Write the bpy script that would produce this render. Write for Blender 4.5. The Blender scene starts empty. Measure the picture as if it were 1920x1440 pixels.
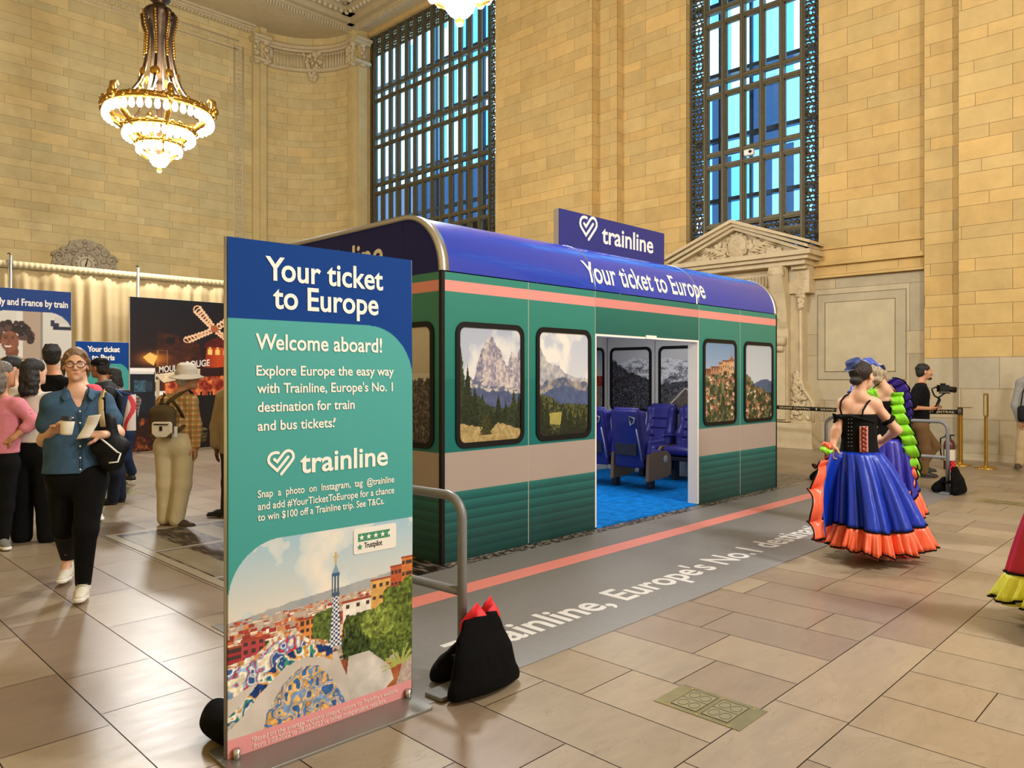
import bpy, bmesh, math, random
import numpy as np
from mathutils import Vector, Matrix

random.seed(7)
np.random.seed(7)
S = bpy.context.scene
COL = S.collection
PI = math.pi

# ---------------------------------------------------------------- camera, exposure, sky, large lights
# x runs along the carriage, y towards the far wall; the camera stands at the origin, 1.52 m up
CAM_H, FPX, AZ = 1.52, 1415.0, math.radians(44.4)
FWD = (math.cos(AZ), math.sin(AZ))
RGT = (math.sin(AZ), -math.cos(AZ))
cam_data = bpy.data.cameras.new('camera')
cam_data.sensor_width = 36.0
cam_data.lens = 36.0 * FPX / 1920.0
cam_data.shift_y = -14.0 / 1920.0
cam_data.clip_end = 200
cam = bpy.data.objects.new('camera', cam_data)
cam.location = (0, 0, CAM_H)
cam.rotation_euler = (PI / 2, 0, AZ - PI / 2)
COL.objects.link(cam)
S.camera = cam
S.view_settings.view_transform = 'Standard'
S.view_settings.look = 'None'
S.view_settings.exposure = 0.0
S.view_settings.gamma = 1.0
S.view_settings.use_curve_mapping = False
S.cycles.max_bounces = 7
S.cycles.diffuse_bounces = 4
S.cycles.glossy_bounces = 3
S.cycles.transmission_bounces = 4
S.cycles.transparent_max_bounces = 10
S.cycles.caustics_reflective = False
S.cycles.caustics_refractive = False
S.cycles.sample_clamp_indirect = 4.0
S.cycles.use_denoising = True

world = bpy.data.worlds.new('sky')
S.world = world
world.use_nodes = True
wn = world.node_tree.nodes
wl = world.node_tree.links
wn.clear()
wo = wn.new('ShaderNodeOutputWorld')
wb = wn.new('ShaderNodeBackground')
wb.inputs['Color'].default_value = (0.72, 0.88, 1.0, 1)
wb.inputs['Strength'].default_value = 4.4
wl.new(wb.outputs[0], wo.inputs[0])

# the hall's row of chandeliers: one lamp light in each (the fittings are built further down)
CHANDELIERS = [(6.0, 16.0), (6.0, 6.75), (6.0, -2.5), (6.0, -11.75)]
LAMP_W = 2080.0
for i, (lx, ly) in enumerate(CHANDELIERS):
    for lz, rad, share in ((7.55, 0.45, 0.6), (5.55, 0.25, 0.4)):
        ld = bpy.data.lights.new('chandelier_light', 'POINT')
        ld.energy = LAMP_W * share
        ld.color = (0.985, 0.985, 0.98)
        ld.shadow_soft_size = rad
        lo = bpy.data.objects.new('chandelier_light', ld)
        lo.location = (lx, ly, lz)
        COL.objects.link(lo)

# ---------------------------------------------------------------- materials
MATS = {}
def srgb(h):
    if isinstance(h, str):
        h = h.lstrip('#'); c = [int(h[i:i+2], 16) / 255 for i in (0, 2, 4)]
    else:
        c = list(h)
    return tuple(x / 12.92 if x <= 0.04045 else ((x + 0.055) / 1.055) ** 2.4 for x in c)
def mat(name, col='#808080', rough=0.6, metal=0.0, spec=0.5, emit=None, estr=0.0, noise=0.0, nscale=8.0, bump=0.0, bscale=60.0,
        attr=None, sheen=0.0, coat=0.0, stretch=None):
    if name in MATS: return MATS[name]
    m = bpy.data.materials.new(name); m.use_nodes = True
    nt = m.node_tree; N = nt.nodes; L = nt.links
    b = N['Principled BSDF']
    c = srgb(col) if isinstance(col, str) else tuple(col)
    b.inputs['Base Color'].default_value = (*c, 1)
    b.inputs['Roughness'].default_value = rough
    b.inputs['Metallic'].default_value = metal
    b.inputs['Specular IOR Level'].default_value = spec
    if coat: b.inputs['Coat Weight'].default_value = coat
    if sheen: b.inputs['Sheen Weight'].default_value = sheen
    if emit is not None:
        b.inputs['Emission Color'].default_value = (*srgb(emit), 1); b.inputs['Emission Strength'].default_value = estr
    src = None
    if attr:
        a = N.new('ShaderNodeAttribute'); a.attribute_name = attr; src = a.outputs['Color']
        L.new(src, b.inputs['Base Color'])
    tc = N.new('ShaderNodeTexCoord')
    co = tc.outputs['Object']
    if stretch:
        mp = N.new('ShaderNodeMapping'); mp.inputs['Scale'].default_value = stretch
        L.new(co, mp.inputs['Vector']); co = mp.outputs['Vector']
    if noise:
        n = N.new('ShaderNodeTexNoise'); n.inputs['Scale'].default_value = nscale; n.inputs['Detail'].default_value = 6
        n.inputs['Roughness'].default_value = 0.65
        L.new(co, n.inputs['Vector'])
        r = N.new('ShaderNodeMapRange'); r.inputs['From Min'].default_value = 0.3; r.inputs['From Max'].default_value = 0.7
        r.inputs['To Min'].default_value = 1 - noise; r.inputs['To Max'].default_value = 1 + noise
        L.new(n.outputs['Fac'], r.inputs['Value'])
        mx = N.new('ShaderNodeVectorMath'); mx.operation = 'SCALE'
        if src is not None: L.new(src, mx.inputs[0])
        else: mx.inputs[0].default_value = c
        L.new(r.outputs['Result'], mx.inputs['Scale'])
        L.new(mx.outputs['Vector'], b.inputs['Base Color'])
    if bump:
        n2 = N.new('ShaderNodeTexNoise'); n2.inputs['Scale'].default_value = bscale; n2.inputs['Detail'].default_value = 4
        L.new(co, n2.inputs['Vector'])
        bp = N.new('ShaderNodeBump'); bp.inputs['Strength'].default_value = bump; bp.inputs['Distance'].default_value = 0.02
        L.new(n2.outputs['Fac'], bp.inputs['Height']); L.new(bp.outputs['Normal'], b.inputs['Normal'])
    MATS[name] = m
    return m

# ---------------------------------------------------------------- mesh collector
class MB:
    def __init__(s): s.v = []; s.f = []; s.m = []; s.s = []; s.c = []
    def add(s, vs, fs, mi=0, smooth=False, M=None, col=None):
        o = len(s.v)
        if M is not None: vs = [tuple(M @ Vector(p)) for p in vs]
        s.v.extend([tuple(p) for p in vs])
        for f in fs:
            s.f.append(tuple(i + o for i in f)); s.m.append(mi); s.s.append(smooth); s.c.append(col)
        return s
    def box(s, x0, y0, z0, x1, y1, z1, mi=0, M=None, col=None):
        vs = [(x0,y0,z0),(x1,y0,z0),(x1,y1,z0),(x0,y1,z0),(x0,y0,z1),(x1,y0,z1),(x1,y1,z1),(x0,y1,z1)]
        return s.add(vs, [(3,2,1,0),(4,5,6,7),(0,1,5,4),(1,2,6,5),(2,3,7,6),(3,0,4,7)], mi, False, M, col)
    def tube(s, pts, r, n=8, mi=0, smooth=True, closed=False, M=None, flat=None, cap=True, up=None):
        P = [Vector(p) for p in pts]; k = len(P)
        R = r if isinstance(r, (list, tuple)) else [r] * k
        vs = []; prev = None
        for i, p in enumerate(P):
            if closed: t = P[(i+1) % k] - P[i-1]
            else: t = P[min(i+1, k-1)] - P[max(i-1, 0)]
            if t.length < 1e-9: t = Vector((0,0,1))
            t.normalize()
            if up is not None: a = Vector(up)
            elif prev is None: a = Vector((0,0,1)) if abs(t.z) < 0.9 else Vector((1,0,0))
            else: a = prev
            u = a - t * a.dot(t)
            if u.length < 1e-6: u = t.orthogonal()
            u.normalize(); w = t.cross(u); prev = u
            for j in range(n):
                an = 2*PI*j/n; cu, cw = math.cos(an)*R[i], math.sin(an)*R[i]
                if flat: cu *= flat
                vs.append(p + u*cu + w*cw)
        fs = []
        for i in range(k if closed else k-1):
            a, b = i*n, ((i+1) % k)*n
            for j in range(n): fs.append((a+j, a+(j+1)%n, b+(j+1)%n, b+j))
        if not closed and cap:
            fs.append(tuple(reversed(range(n)))); fs.append(tuple(range((k-1)*n, k*n)))
        return s.add(vs, fs, mi, smooth, M)
    def lathe(s, prof, n=24, mi=0, smooth=True, M=None, a0=0, a1=2*PI):
        full = abs(a1-a0-2*PI) < 1e-6; m = n if full else n+1; vs = []
        for r, z in prof:
            for j in range(m):
                a = a0 + (a1-a0)*j/n; vs.append((r*math.cos(a), r*math.sin(a), z))
        fs = []
        for i in range(len(prof)-1):
            for j in range(n):
                j2 = (j+1) % m; fs.append((i*m+j, i*m+j2, (i+1)*m+j2, (i+1)*m+j))
        return s.add(vs, fs, mi, smooth, M)
    def prism(s, poly, d0, d1, fn=None, mi=0, smooth=False, M=None, sides=True, col=None):
        # poly in (u, v); extruded from d0 to d1; fn(u, v, d) -> xyz
        fn = fn or (lambda u, v, d: (u, v, d)); n = len(poly)
        vs = [fn(u, v, d0) for u, v in poly] + [fn(u, v, d1) for u, v in poly]
        fs = [tuple(reversed(range(n))), tuple(range(n, 2*n))]
        if sides: fs += [(i, (i+1) % n, n+(i+1) % n, n+i) for i in range(n)]
        return s.add(vs, fs, mi, smooth, M, col)
    def sphere(s, c, r, n=12, m=8, mi=0, M=None, sc=(1,1,1)):
        vs = [(c[0], c[1], c[2]-r*sc[2])]
        for i in range(1, m):
            ph = -PI/2 + PI*i/m
            for j in range(n):
                a = 2*PI*j/n
                vs.append((c[0]+r*sc[0]*math.cos(ph)*math.cos(a), c[1]+r*sc[1]*math.cos(ph)*math.sin(a), c[2]+r*sc[2]*math.sin(ph)))
        vs.append((c[0], c[1], c[2]+r*sc[2])); fs = []
        for j in range(n): fs.append((0, 1+(j+1) % n, 1+j))
        for i in range(m-2):
            for j in range(n):
                a = 1+i*n; b = a+n; fs.append((a+j, a+(j+1) % n, b+(j+1) % n, b+j))
        e = len(vs)-1; a = 1+(m-2)*n
        for j in range(n): fs.append((a+j, a+(j+1) % n, e))
        return s.add(vs, fs, mi, True, M)
    def grid(s, fn, nu, nv, mi=0, smooth=True, closed_u=False, M=None):
        # fn(a, b) with a, b in 0..1
        mu = nu if closed_u else nu+1
        vs = [fn(i/nu, j/nv) for j in range(nv+1) for i in range(mu)]
        fs = [(j*mu+i, j*mu+(i+1) % mu, (j+1)*mu+(i+1) % mu, (j+1)*mu+i) for j in range(nv) for i in range(nu)]
        return s.add(vs, fs, mi, smooth, M)
    def build(s, name, mats, parent=None, loc=None, bevel=0.0, merge=False, solid=0.0, subsurf=0):
        me = bpy.data.meshes.new(name)
        me.from_pydata([tuple(p) for p in s.v], [], s.f)
        if not isinstance(mats, (list, tuple)): mats = [mats]
        for m in mats: me.materials.append(m)
        me.polygons.foreach_set('material_index', s.m)
        me.polygons.foreach_set('use_smooth', s.s)
        if any(c is not None for c in s.c):
            a = me.attributes.new('tone', 'FLOAT_COLOR', 'FACE')
            a.data.foreach_set('color', [x for c in s.c for x in (*(c or (1,1,1)), 1.0)])
        me.update()
        if merge:
            bm = bmesh.new(); bm.from_mesh(me); bmesh.ops.remove_doubles(bm, verts=bm.verts, dist=1e-5)
            bmesh.ops.recalc_face_normals(bm, faces=bm.faces); bm.to_mesh(me); bm.free()
        o = bpy.data.objects.new(name, me); COL.objects.link(o)
        if parent is not None: o.parent = parent
        if loc is not None: o.location = loc
        if bevel:
            md = o.modifiers.new('bevel', 'BEVEL'); md.width = bevel; md.segments = 2; md.limit_method = 'ANGLE'; md.angle_limit = math.radians(40)
        if solid:
            md = o.modifiers.new('solid', 'SOLIDIFY'); md.thickness = solid; md.offset = 0
        if subsurf:
            md = o.modifiers.new('sub', 'SUBSURF'); md.levels = subsurf; md.render_levels = subsurf
        return o

def tag(o, label=None, cat=None, group=None, kind=None):
    if label: o['label'] = label
    if cat: o['category'] = cat
    if group: o['group'] = group
    if kind: o['kind'] = kind
    return o
def thing(name, label, cat, loc=(0,0,0), rotz=0.0, group=None, kind=None):
    o = bpy.data.objects.new(name, None); COL.objects.link(o)
    o.location = loc; o.rotation_euler = (0, 0, rotz); o.empty_display_size = 0.1
    return tag(o, label, cat, group, kind)
def struct(o, label=None):
    o['kind'] = 'structure'
    if label: o['label'] = label
    return o
def dup(o, loc, rotz=None, label=None, parent=None):
    c = o.copy(); COL.objects.link(c)
    if parent is not None: c.parent = parent
    if loc is not None: c.location = loc
    if rotz is not None: c.rotation_euler = (0, 0, rotz)
    if label: c['label'] = label
    for ch in list(o.children): dup(ch, None, None, None, c)
    return c

# ---------------------------------------------------------------- lettering
def text2d(txt, width=None, cap=0.1, bold=0.012, space=1.0, rows=0.0):
    cu = bpy.data.curves.new('lettering', 'FONT'); cu.body = txt; cu.size = 1.0; cu.offset = bold; cu.space_character = space
    cu.resolution_u = 4; cu.fill_mode = 'BOTH'
    for i in range(len(txt)-1):
        q = {'Yo': -7, 'Tr': -6, 'To': -6, 'We': -2, 'y ': -2}.get(txt[i:i+2])
        if q: cu.body_format[i].kerning = q
    o = bpy.data.objects.new('lettering', cu); COL.objects.link(o)
    dg = bpy.context.evaluated_depsgraph_get(); dg.update()
    me = bpy.data.meshes.new_from_object(o.evaluated_get(dg))
    bm = bmesh.new(); bm.from_mesh(me)
    bpy.data.objects.remove(o); bpy.data.curves.remove(cu); bpy.data.meshes.remove(me)
    k = cap / 0.73
    for v in bm.verts: v.co *= k
    x0 = min(v.co.x for v in bm.verts); x1 = max(v.co.x for v in bm.verts)
    kx = 1.0 if width is None else width / (x1 - x0)
    for v in bm.verts: v.co.x = (v.co.x - x0) * kx
    if rows:
        lo = min(v.co.y for v in bm.verts); hi = max(v.co.y for v in bm.verts); y = lo + rows
        while y < hi:
            bmesh.ops.bisect_plane(bm, geom=bm.verts[:] + bm.edges[:] + bm.faces[:], plane_co=(0, y, 0), plane_no=(0, 1, 0)); y += rows
    bm.verts.index_update()
    V = [(v.co.x, v.co.y) for v in bm.verts]; Fc = [tuple(v.index for v in f.verts) for f in bm.faces]
    bm.free()
    return V, Fc, (x1 - x0) * kx
def put_text(mb, txt, fn, width=None, cap=0.1, bold=0.012, mi=0, space=1.0, rows=0.0, center=False):
    V, Fc, w = text2d(txt, width, cap, bold, space, rows)
    dx = -w / 2 if center else 0
    mb.add([fn(u + dx, v) for u, v in V], Fc, mi)
    return w
def stroke(mb, pts, wd, fn, mi=0):
    # one ribbon of even width with round ends
    n = len(pts); P = [Vector(p) for p in pts]; L = []; Rr = []
    def nrm(i): d = (P[i+1]-P[i]).normalized(); return Vector((-d.y, d.x))
    for i in range(n):
        a = nrm(max(i-1, 0)); b = nrm(min(i, n-2)); m = (a+b).normalized(); k = wd/2/max(m.dot(a), .45); L.append(P[i]+m*k); Rr.append(P[i]-m*k)
    V = [fn(*p) for p in L]+[fn(*p) for p in Rr]; F = [(n+i, n+i+1, i+1, i) for i in range(n-1)]
    mb.add(V, F, mi)
    for c, nv, sg in ((P[0], nrm(0), 1), (P[-1], nrm(n-2), -1)):
        t = Vector((-nv.y, nv.x))*sg
        mb.add([fn(*(c+nv*math.cos(k*PI/8)*wd/2*sg+t*math.sin(k*PI/8)*wd/2)) for k in range(9)], [tuple(range(9))], mi)
HEART = [[(735,335),(660,318),(560,318),(430,360),(335,460),(300,600),(330,715),(430,825),(680,1060),(930,790),(1160,530)],
         [(555,590),(680,700),(960,375),(1060,290),(1180,265),(1310,315),(1395,440),(1400,580),(1330,700),(860,1220)]]
def put_heart(mb, u, v, w, fn, mi=0):
    k = w / 1230.0
    for path in HEART:
        stroke(mb, [(u + (x-235)*k, v + (1280-y)*k*1.0) for x, y in path], 118*k, fn, mi)

def rrect(x0, y0, x1, y1, r, n=6):
    p = []
    for cx, cy, a in ((x1-r, y0+r, -PI/2), (x1-r, y1-r, 0), (x0+r, y1-r, PI/2), (x0+r, y0+r, PI)):
        for i in range(n+1): p.append((cx + r*math.cos(a + PI/2*i/n), cy + r*math.sin(a + PI/2*i/n)))
    return p
def frame_ring(mb, outer, inner, d0, d1, fn, mi=0):
    n = len(outer)
    vs = [fn(u, v, d0) for u, v in outer] + [fn(u, v, d0) for u, v in inner] + [fn(u, v, d1) for u, v in outer] + [fn(u, v, d1) for u, v in inner]
    fs = []
    for i in range(n):
        j = (i+1) % n
        fs += [(2*n+i, 2*n+j, 3*n+j, 3*n+i), (i, j, 2*n+j, 2*n+i), (n+j, n+i, 3*n+i, 3*n+j)]
    mb.add(vs, fs, mi)

# ---------------------------------------------------------------- printed pictures: a numpy raster carried by the vertices of a flat sheet
class Pic:
    def __init__(s, w, h, base=(1,1,1)):
        s.w, s.h = w, h
        s.a = np.ones((h, w, 3)) * np.array(base)
        s.x, s.y = np.meshgrid((np.arange(w)+.5)/w, (np.arange(h)+.5)/h)     # y grows upwards
    def grad(s, y0, c0, y1, c1):
        t = np.clip((s.y-y0)/(y1-y0), 0, 1)[..., None]; m = (s.y >= min(y0, y1)) & (s.y <= max(y0, y1))
        g = np.array(c0)*(1-t)+np.array(c1)*t; s.a[m] = g[m]
    def noise(s, scale, seed=0, octs=4, sx=1.0):
        rs = np.random.RandomState(seed); out = np.zeros((s.h, s.w)); amp = 1; tot = 0
        for o in range(octs):
            k = scale*2**o; gw = max(2, int(k*sx)+2); gh = max(2, int(k*s.h/s.w)+2); g = rs.rand(gh+1, gw+1)
            fx = s.x*(gw-1); fy = s.y*(gh-1); ix = fx.astype(int); iy = fy.astype(int); fx -= ix; fy -= iy
            fx = fx*fx*(3-2*fx); fy = fy*fy*(3-2*fy)
            out += amp*((g[iy, ix]*(1-fx)+g[iy, ix+1]*fx)*(1-fy)+(g[iy+1, ix]*(1-fx)+g[iy+1, ix+1]*fx)*fy); tot += amp; amp *= .55
        return out/tot
    def poly(s, pts):
        m = np.zeros((s.h, s.w), bool); n = len(pts)
        for i in range(n):
            x0, y0 = pts[i]; x1, y1 = pts[(i+1) % n]
            if y0 == y1: continue
            c = ((y0 > s.y) != (y1 > s.y)) & (s.x < (x1-x0)*(s.y-y0)/(y1-y0)+x0)
            m ^= c
        return m
    def below(s, pts, rough=0.0, seed=0, freq=40):
        xs, ys = zip(*pts); l = np.interp(s.x, xs, ys)
        if rough: l = l + rough*(s.noise(freq, seed, 3)-.5)
        return s.y < l
    def fill(s, m, c, var=0.0, n=None):
        c = np.array(c)
        if n is None: s.a[m] = c
        else: s.a[m] = (c*(1+var*(n[..., None]-.5)*2))[m]
    def mix(s, m, c0, c1, n):
        n = n[..., None]; g = np.array(c0)*(1-n)+np.array(c1)*n; s.a[m] = g[m]
    def disc(s, cx, cy, r, ry=None):
        ry = ry or r*s.w/s.h
        return ((s.x-cx)/r)**2+((s.y-cy)/ry)**2 < 1
    def tree(s, cx, y0, y1, wd, c, seed=0, var=.5):
        n = s.noise(50, seed, 3); t = np.clip((s.y-y0)/(y1-y0), 0, 1)
        m = (np.abs(s.x-cx) < wd*(1-t)*(.55+.9*(n-.2))) & (s.y > y0) & (s.y < y1)
        s.fill(m, c, var, s.noise(70, seed+9, 2))
    def sheet(s, name, fn, material, parent=None, mask=None):
        # fn(u, v) -> xyz for u, v in 0..1
        w, h = s.w, s.h
        P = np.array([fn((i+.5)/w if 0 < i < w-1 else (0.0 if i == 0 else 1.0), (j+.5)/h if 0 < j < h-1 else (0.0 if j == 0 else 1.0)) for j in range(h) for i in range(w)])
        I = np.arange(w*h).reshape(h, w)
        Q = np.stack([I[:-1, :-1], I[:-1, 1:], I[1:, 1:], I[1:, :-1]], -1).reshape(-1, 4)
        if mask is not None:
            mk = mask; km = (mk[:-1, :-1] & mk[:-1, 1:] & mk[1:, 1:] & mk[1:, :-1]).reshape(-1); Q = Q[km]
        me = bpy.data.meshes.new(name); me.from_pydata(P.tolist(), [], Q.tolist())
        a = me.attributes.new('print', 'FLOAT_COLOR', 'POINT')
        c = np.clip(s.a, 0, 1); c = np.where(c <= .04045, c/12.92, ((c+.055)/1.055)**2.4)
        a.data.foreach_set('color', np.concatenate([c.reshape(-1, 3), np.ones((w*h, 1))], 1).astype(np.float32).ravel())
        me.materials.append(material); me.update()
        o = bpy.data.objects.new(name, me); COL.objects.link(o)
        if parent is not None: o.parent = parent
        return o
def C(h): return tuple(int(h[i:i+2], 16)/255 for i in (1, 3, 5))

# ---------------------------------------------------------------- soft bodies: signed distance field -> surface nets
class SDF:
    def __init__(s): s.p = []
    def cap(s, a, b, ra, rb=None, k=.02, op=1, fl=None):
        # tapered capsule; fl = (axis vector, scale): squeezed along that axis
        s.p.append(('cap', np.array(a, float), np.array(b, float), ra, ra if rb is None else rb, k, op, fl)); return s
    def chain(s, pts, rs, k=.02, op=1, fl=None):
        for i in range(len(pts)-1): s.cap(pts[i], pts[i+1], rs[i], rs[i+1], k, op, fl)
        return s
    def ell(s, c, r, R=None, k=.02, op=1):
        s.p.append(('ell', np.array(c, float), np.array(r, float), None if R is None else np.array(R, float), k, op)); return s
    def box(s, c, hs, rd=.01, R=None, k=.01, op=1):
        s.p.append(('box', np.array(c, float), np.array(hs, float), None if R is None else np.array(R, float), k, op, rd)); return s
    def stack(s, rows, k=.02, op=1):
        # rows of (z, cx, cy, rx, ry), rising: a trunk of elliptical slices
        s.p.append(('stk', np.array(rows, float), k, op)); return s
    def half(s, pt, nrm):
        # cut away everything on the side the normal points to
        n = np.array(nrm, float); s.p.append(('half', np.array(pt, float), n/np.linalg.norm(n))); return s
    def mesh(s, h, wob=None):
        lo = np.full(3, 1e9); hi = -lo
        for p in s.p:
            if p[0] == 'half': continue
            op = p[6] if p[0] == 'cap' else p[5] if p[0] in ('ell', 'box') else p[3]
            if op < 0: continue
            a, b = s._bb(p, .02); lo = np.minimum(lo, a); hi = np.maximum(hi, b)
        lo -= 2*h; n = np.ceil((hi+2*h-lo)/h).astype(int)+1
        ax = [lo[i]+h*np.arange(n[i]) for i in range(3)]
        D = np.full(n, .25)
        for p in s.p:
            if p[0] == 'half':
                d = (ax[0]-p[1][0])[:, None, None]*p[2][0]+(ax[1]-p[1][1])[None, :, None]*p[2][1]+(ax[2]-p[1][2])[None, None, :]*p[2][2]
                D = np.maximum(D, d); continue
            k = {'cap': 5, 'ell': 4, 'box': 4, 'stk': 2}[p[0]]; k = p[k]
            op = p[6] if p[0] == 'cap' else p[5] if p[0] in ('ell', 'box') else p[3]
            a, b = s._bb(p, k+3*h)
            i0 = np.clip(np.floor((a-lo)/h).astype(int), 0, n-1); i1 = np.clip(np.ceil((b-lo)/h).astype(int)+1, 1, n)
            if np.any(i1 <= i0): continue
            sl = tuple(slice(i0[i], i1[i]) for i in range(3))
            X = ax[0][sl[0]][:, None, None]; Y = ax[1][sl[1]][None, :, None]; Z = ax[2][sl[2]][None, None, :]
            d = s._ev(p, X, Y, Z); e = D[sl]
            if op > 0:
                t = np.clip(.5+.5*(e-d)/k, 0, 1); D[sl] = e*(1-t)+d*t-k*t*(1-t)
            else:
                d = -d; t = np.clip(.5-.5*(e-d)/k, 0, 1); D[sl] = e*(1-t)+d*t+k*t*(1-t)
        if wob is not None: D = D + wob(ax[0][:, None, None], ax[1][None, :, None], ax[2][None, None, :])
        return nets(D, lo, h)
    def _bb(s, p, m):
        if p[0] == 'cap': r = max(p[3], p[4])+m; return np.minimum(p[1], p[2])-r, np.maximum(p[1], p[2])+r
        if p[0] in ('ell', 'box'):
            r = (p[2].max()*(1.0 if p[0] == 'ell' else 1.75)+m) if p[3] is not None else p[2]+m
            return p[1]-r, p[1]+r
        q = p[1]; return (np.array([(q[:, 1]-q[:, 3]).min(), (q[:, 2]-q[:, 4]).min(), q[0, 0]])-m,
                          np.array([(q[:, 1]+q[:, 3]).max(), (q[:, 2]+q[:, 4]).max(), q[-1, 0]])+m)
    def _ev(s, p, X, Y, Z):
        if p[0] == 'cap':
            a, b = p[1], p[2]; ab = b-a; L = max(ab @ ab, 1e-12)
            x, y, z = X-a[0], Y-a[1], Z-a[2]
            t = np.clip((x*ab[0]+y*ab[1]+z*ab[2])/L, 0, 1)
            x = x-t*ab[0]; y = y-t*ab[1]; z = z-t*ab[2]
            if p[7] is not None:
                v, sc = p[7]; v = np.array(v, float); v /= np.linalg.norm(v)
                q = (x*v[0]+y*v[1]+z*v[2])*(1/sc-1); x = x+q*v[0]; y = y+q*v[1]; z = z+q*v[2]
                return (np.sqrt(x*x+y*y+z*z)-(p[3]+(p[4]-p[3])*t))*min(1, sc*1.3)
            return np.sqrt(x*x+y*y+z*z)-(p[3]+(p[4]-p[3])*t)
        if p[0] in ('ell', 'box'):
            c, r, R = p[1], p[2], p[3]; x, y, z = X-c[0], Y-c[1], Z-c[2]
            if R is not None:
                x, y, z = (R[0, 0]*x+R[1, 0]*y+R[2, 0]*z), (R[0, 1]*x+R[1, 1]*y+R[2, 1]*z), (R[0, 2]*x+R[1, 2]*y+R[2, 2]*z)
            if p[0] == 'ell':
                k0 = np.sqrt((x/r[0])**2+(y/r[1])**2+(z/r[2])**2); k1 = np.sqrt((x/r[0]**2)**2+(y/r[1]**2)**2+(z/r[2]**2)**2)
                return k0*(k0-1)/np.maximum(k1, 1e-9)
            rd = p[6]; qx, qy, qz = np.abs(x)-r[0]+rd, np.abs(y)-r[1]+rd, np.abs(z)-r[2]+rd
            return np.sqrt(np.maximum(qx, 0)**2+np.maximum(qy, 0)**2+np.maximum(qz, 0)**2)+np.minimum(np.maximum(np.maximum(qx, qy), qz), 0)-rd
        q = p[1]; z = Z.ravel(); cx, cy, rx, ry = (np.interp(z, q[:, 0], q[:, i])[None, None, :] for i in (1, 2, 3, 4))
        x, y = X-cx, Y-cy
        k0 = np.sqrt((x/rx)**2+(y/ry)**2); k1 = np.sqrt((x/rx**2)**2+(y/ry**2)**2)
        d = k0*(k0-1)/np.maximum(k1, 1e-6)
        d = np.where(k0 < .05, -np.minimum(rx, ry), d)
        return np.maximum(d, np.maximum(Z-q[-1, 0], q[0, 0]-Z))

def nets(D, lo, h):
    ins = D < 0; n = D.shape
    c = [(0,0,0),(1,0,0),(0,1,0),(1,1,0),(0,0,1),(1,0,1),(0,1,1),(1,1,1)]
    sub = lambda A, o: A[o[0]:n[0]-1+o[0], o[1]:n[1]-1+o[1], o[2]:n[2]-1+o[2]]
    cnt = sum(sub(ins, o).astype(np.int8) for o in c); act = (cnt > 0) & (cnt < 8)
    idx = np.full(act.shape, -1, np.int64); cells = np.argwhere(act); idx[act] = np.arange(len(cells))
    acc = np.zeros((len(cells), 3)); num = np.zeros(len(cells))
    dv = [sub(D, o)[act] for o in c]
    for a in range(8):
        for ax in range(3):
            if c[a][ax]: continue
            o = list(c[a]); o[ax] = 1; b = c.index(tuple(o)); da, db = dv[a], dv[b]; m = (da < 0) != (db < 0)
            t = da[m]/(da[m]-db[m]); pt = np.tile(np.array(c[a], float), (m.sum(), 1)); pt[:, ax] += t
            acc[m] += pt; num[m] += 1
    V = lo+h*(cells+acc/num[:, None])
    F = []
    for ax in range(3):
        u, w = [(1, 2), (2, 0), (0, 1)][ax]
        s0 = [slice(None)]*3; s1 = [slice(None)]*3; s0[ax] = slice(0, n[ax]-1); s1[ax] = slice(1, n[ax])
        A, B = ins[tuple(s0)], ins[tuple(s1)]
        e = np.argwhere(A != B)
        e = e[(e[:, u] > 0) & (e[:, w] > 0) & (e[:, u] < n[u]-1) & (e[:, w] < n[w]-1)]
        if not len(e): continue
        f = []
        for du, dw in ((1, 1), (0, 1), (0, 0), (1, 0)):
            q = e.copy(); q[:, u] -= du; q[:, w] -= dw; f.append(idx[q[:, 0], q[:, 1], q[:, 2]])
        f = np.stack(f, 1); flip = ~A[e[:, 0], e[:, 1], e[:, 2]]
        f[flip] = f[flip][:, ::-1]; F.append(f)
    return V, np.concatenate(F)
def sdf_obj(name, sdf, h, material, parent=None, wob=None, paint=None, base=None, loc=None):
    V, F = sdf.mesh(h, wob)
    me = bpy.data.meshes.new(name); me.from_pydata(V.tolist(), [], F.tolist())
    me.materials.append(material); me.polygons.foreach_set('use_smooth', [True]*len(F))
    if base is not None:
        c = np.tile(np.array(base, float), (len(V), 1))
        for cen, rad, colr, hard in (paint or []):
            q = (V-np.array(cen))/np.array(rad); t = np.clip((1-np.sqrt((q**2).sum(1)))*hard, 0, 1)[:, None]
            c = c*(1-t)+np.array(colr)*t
        a = me.attributes.new('tone', 'FLOAT_COLOR', 'POINT')
        a.data.foreach_set('color', np.concatenate([c, np.ones((len(V), 1))], 1).astype(np.float32).ravel())
    me.update()
    o = bpy.data.objects.new(name, me); COL.objects.link(o)
    if parent is not None: o.parent = parent
    if loc is not None: o.location = loc
    return o
def rot(yaw=0, pitch=0, roll=0):
    return np.array(Matrix.Rotation(yaw, 3, 'Z') @ Matrix.Rotation(pitch, 3, 'X') @ Matrix.Rotation(roll, 3, 'Y'))

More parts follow.
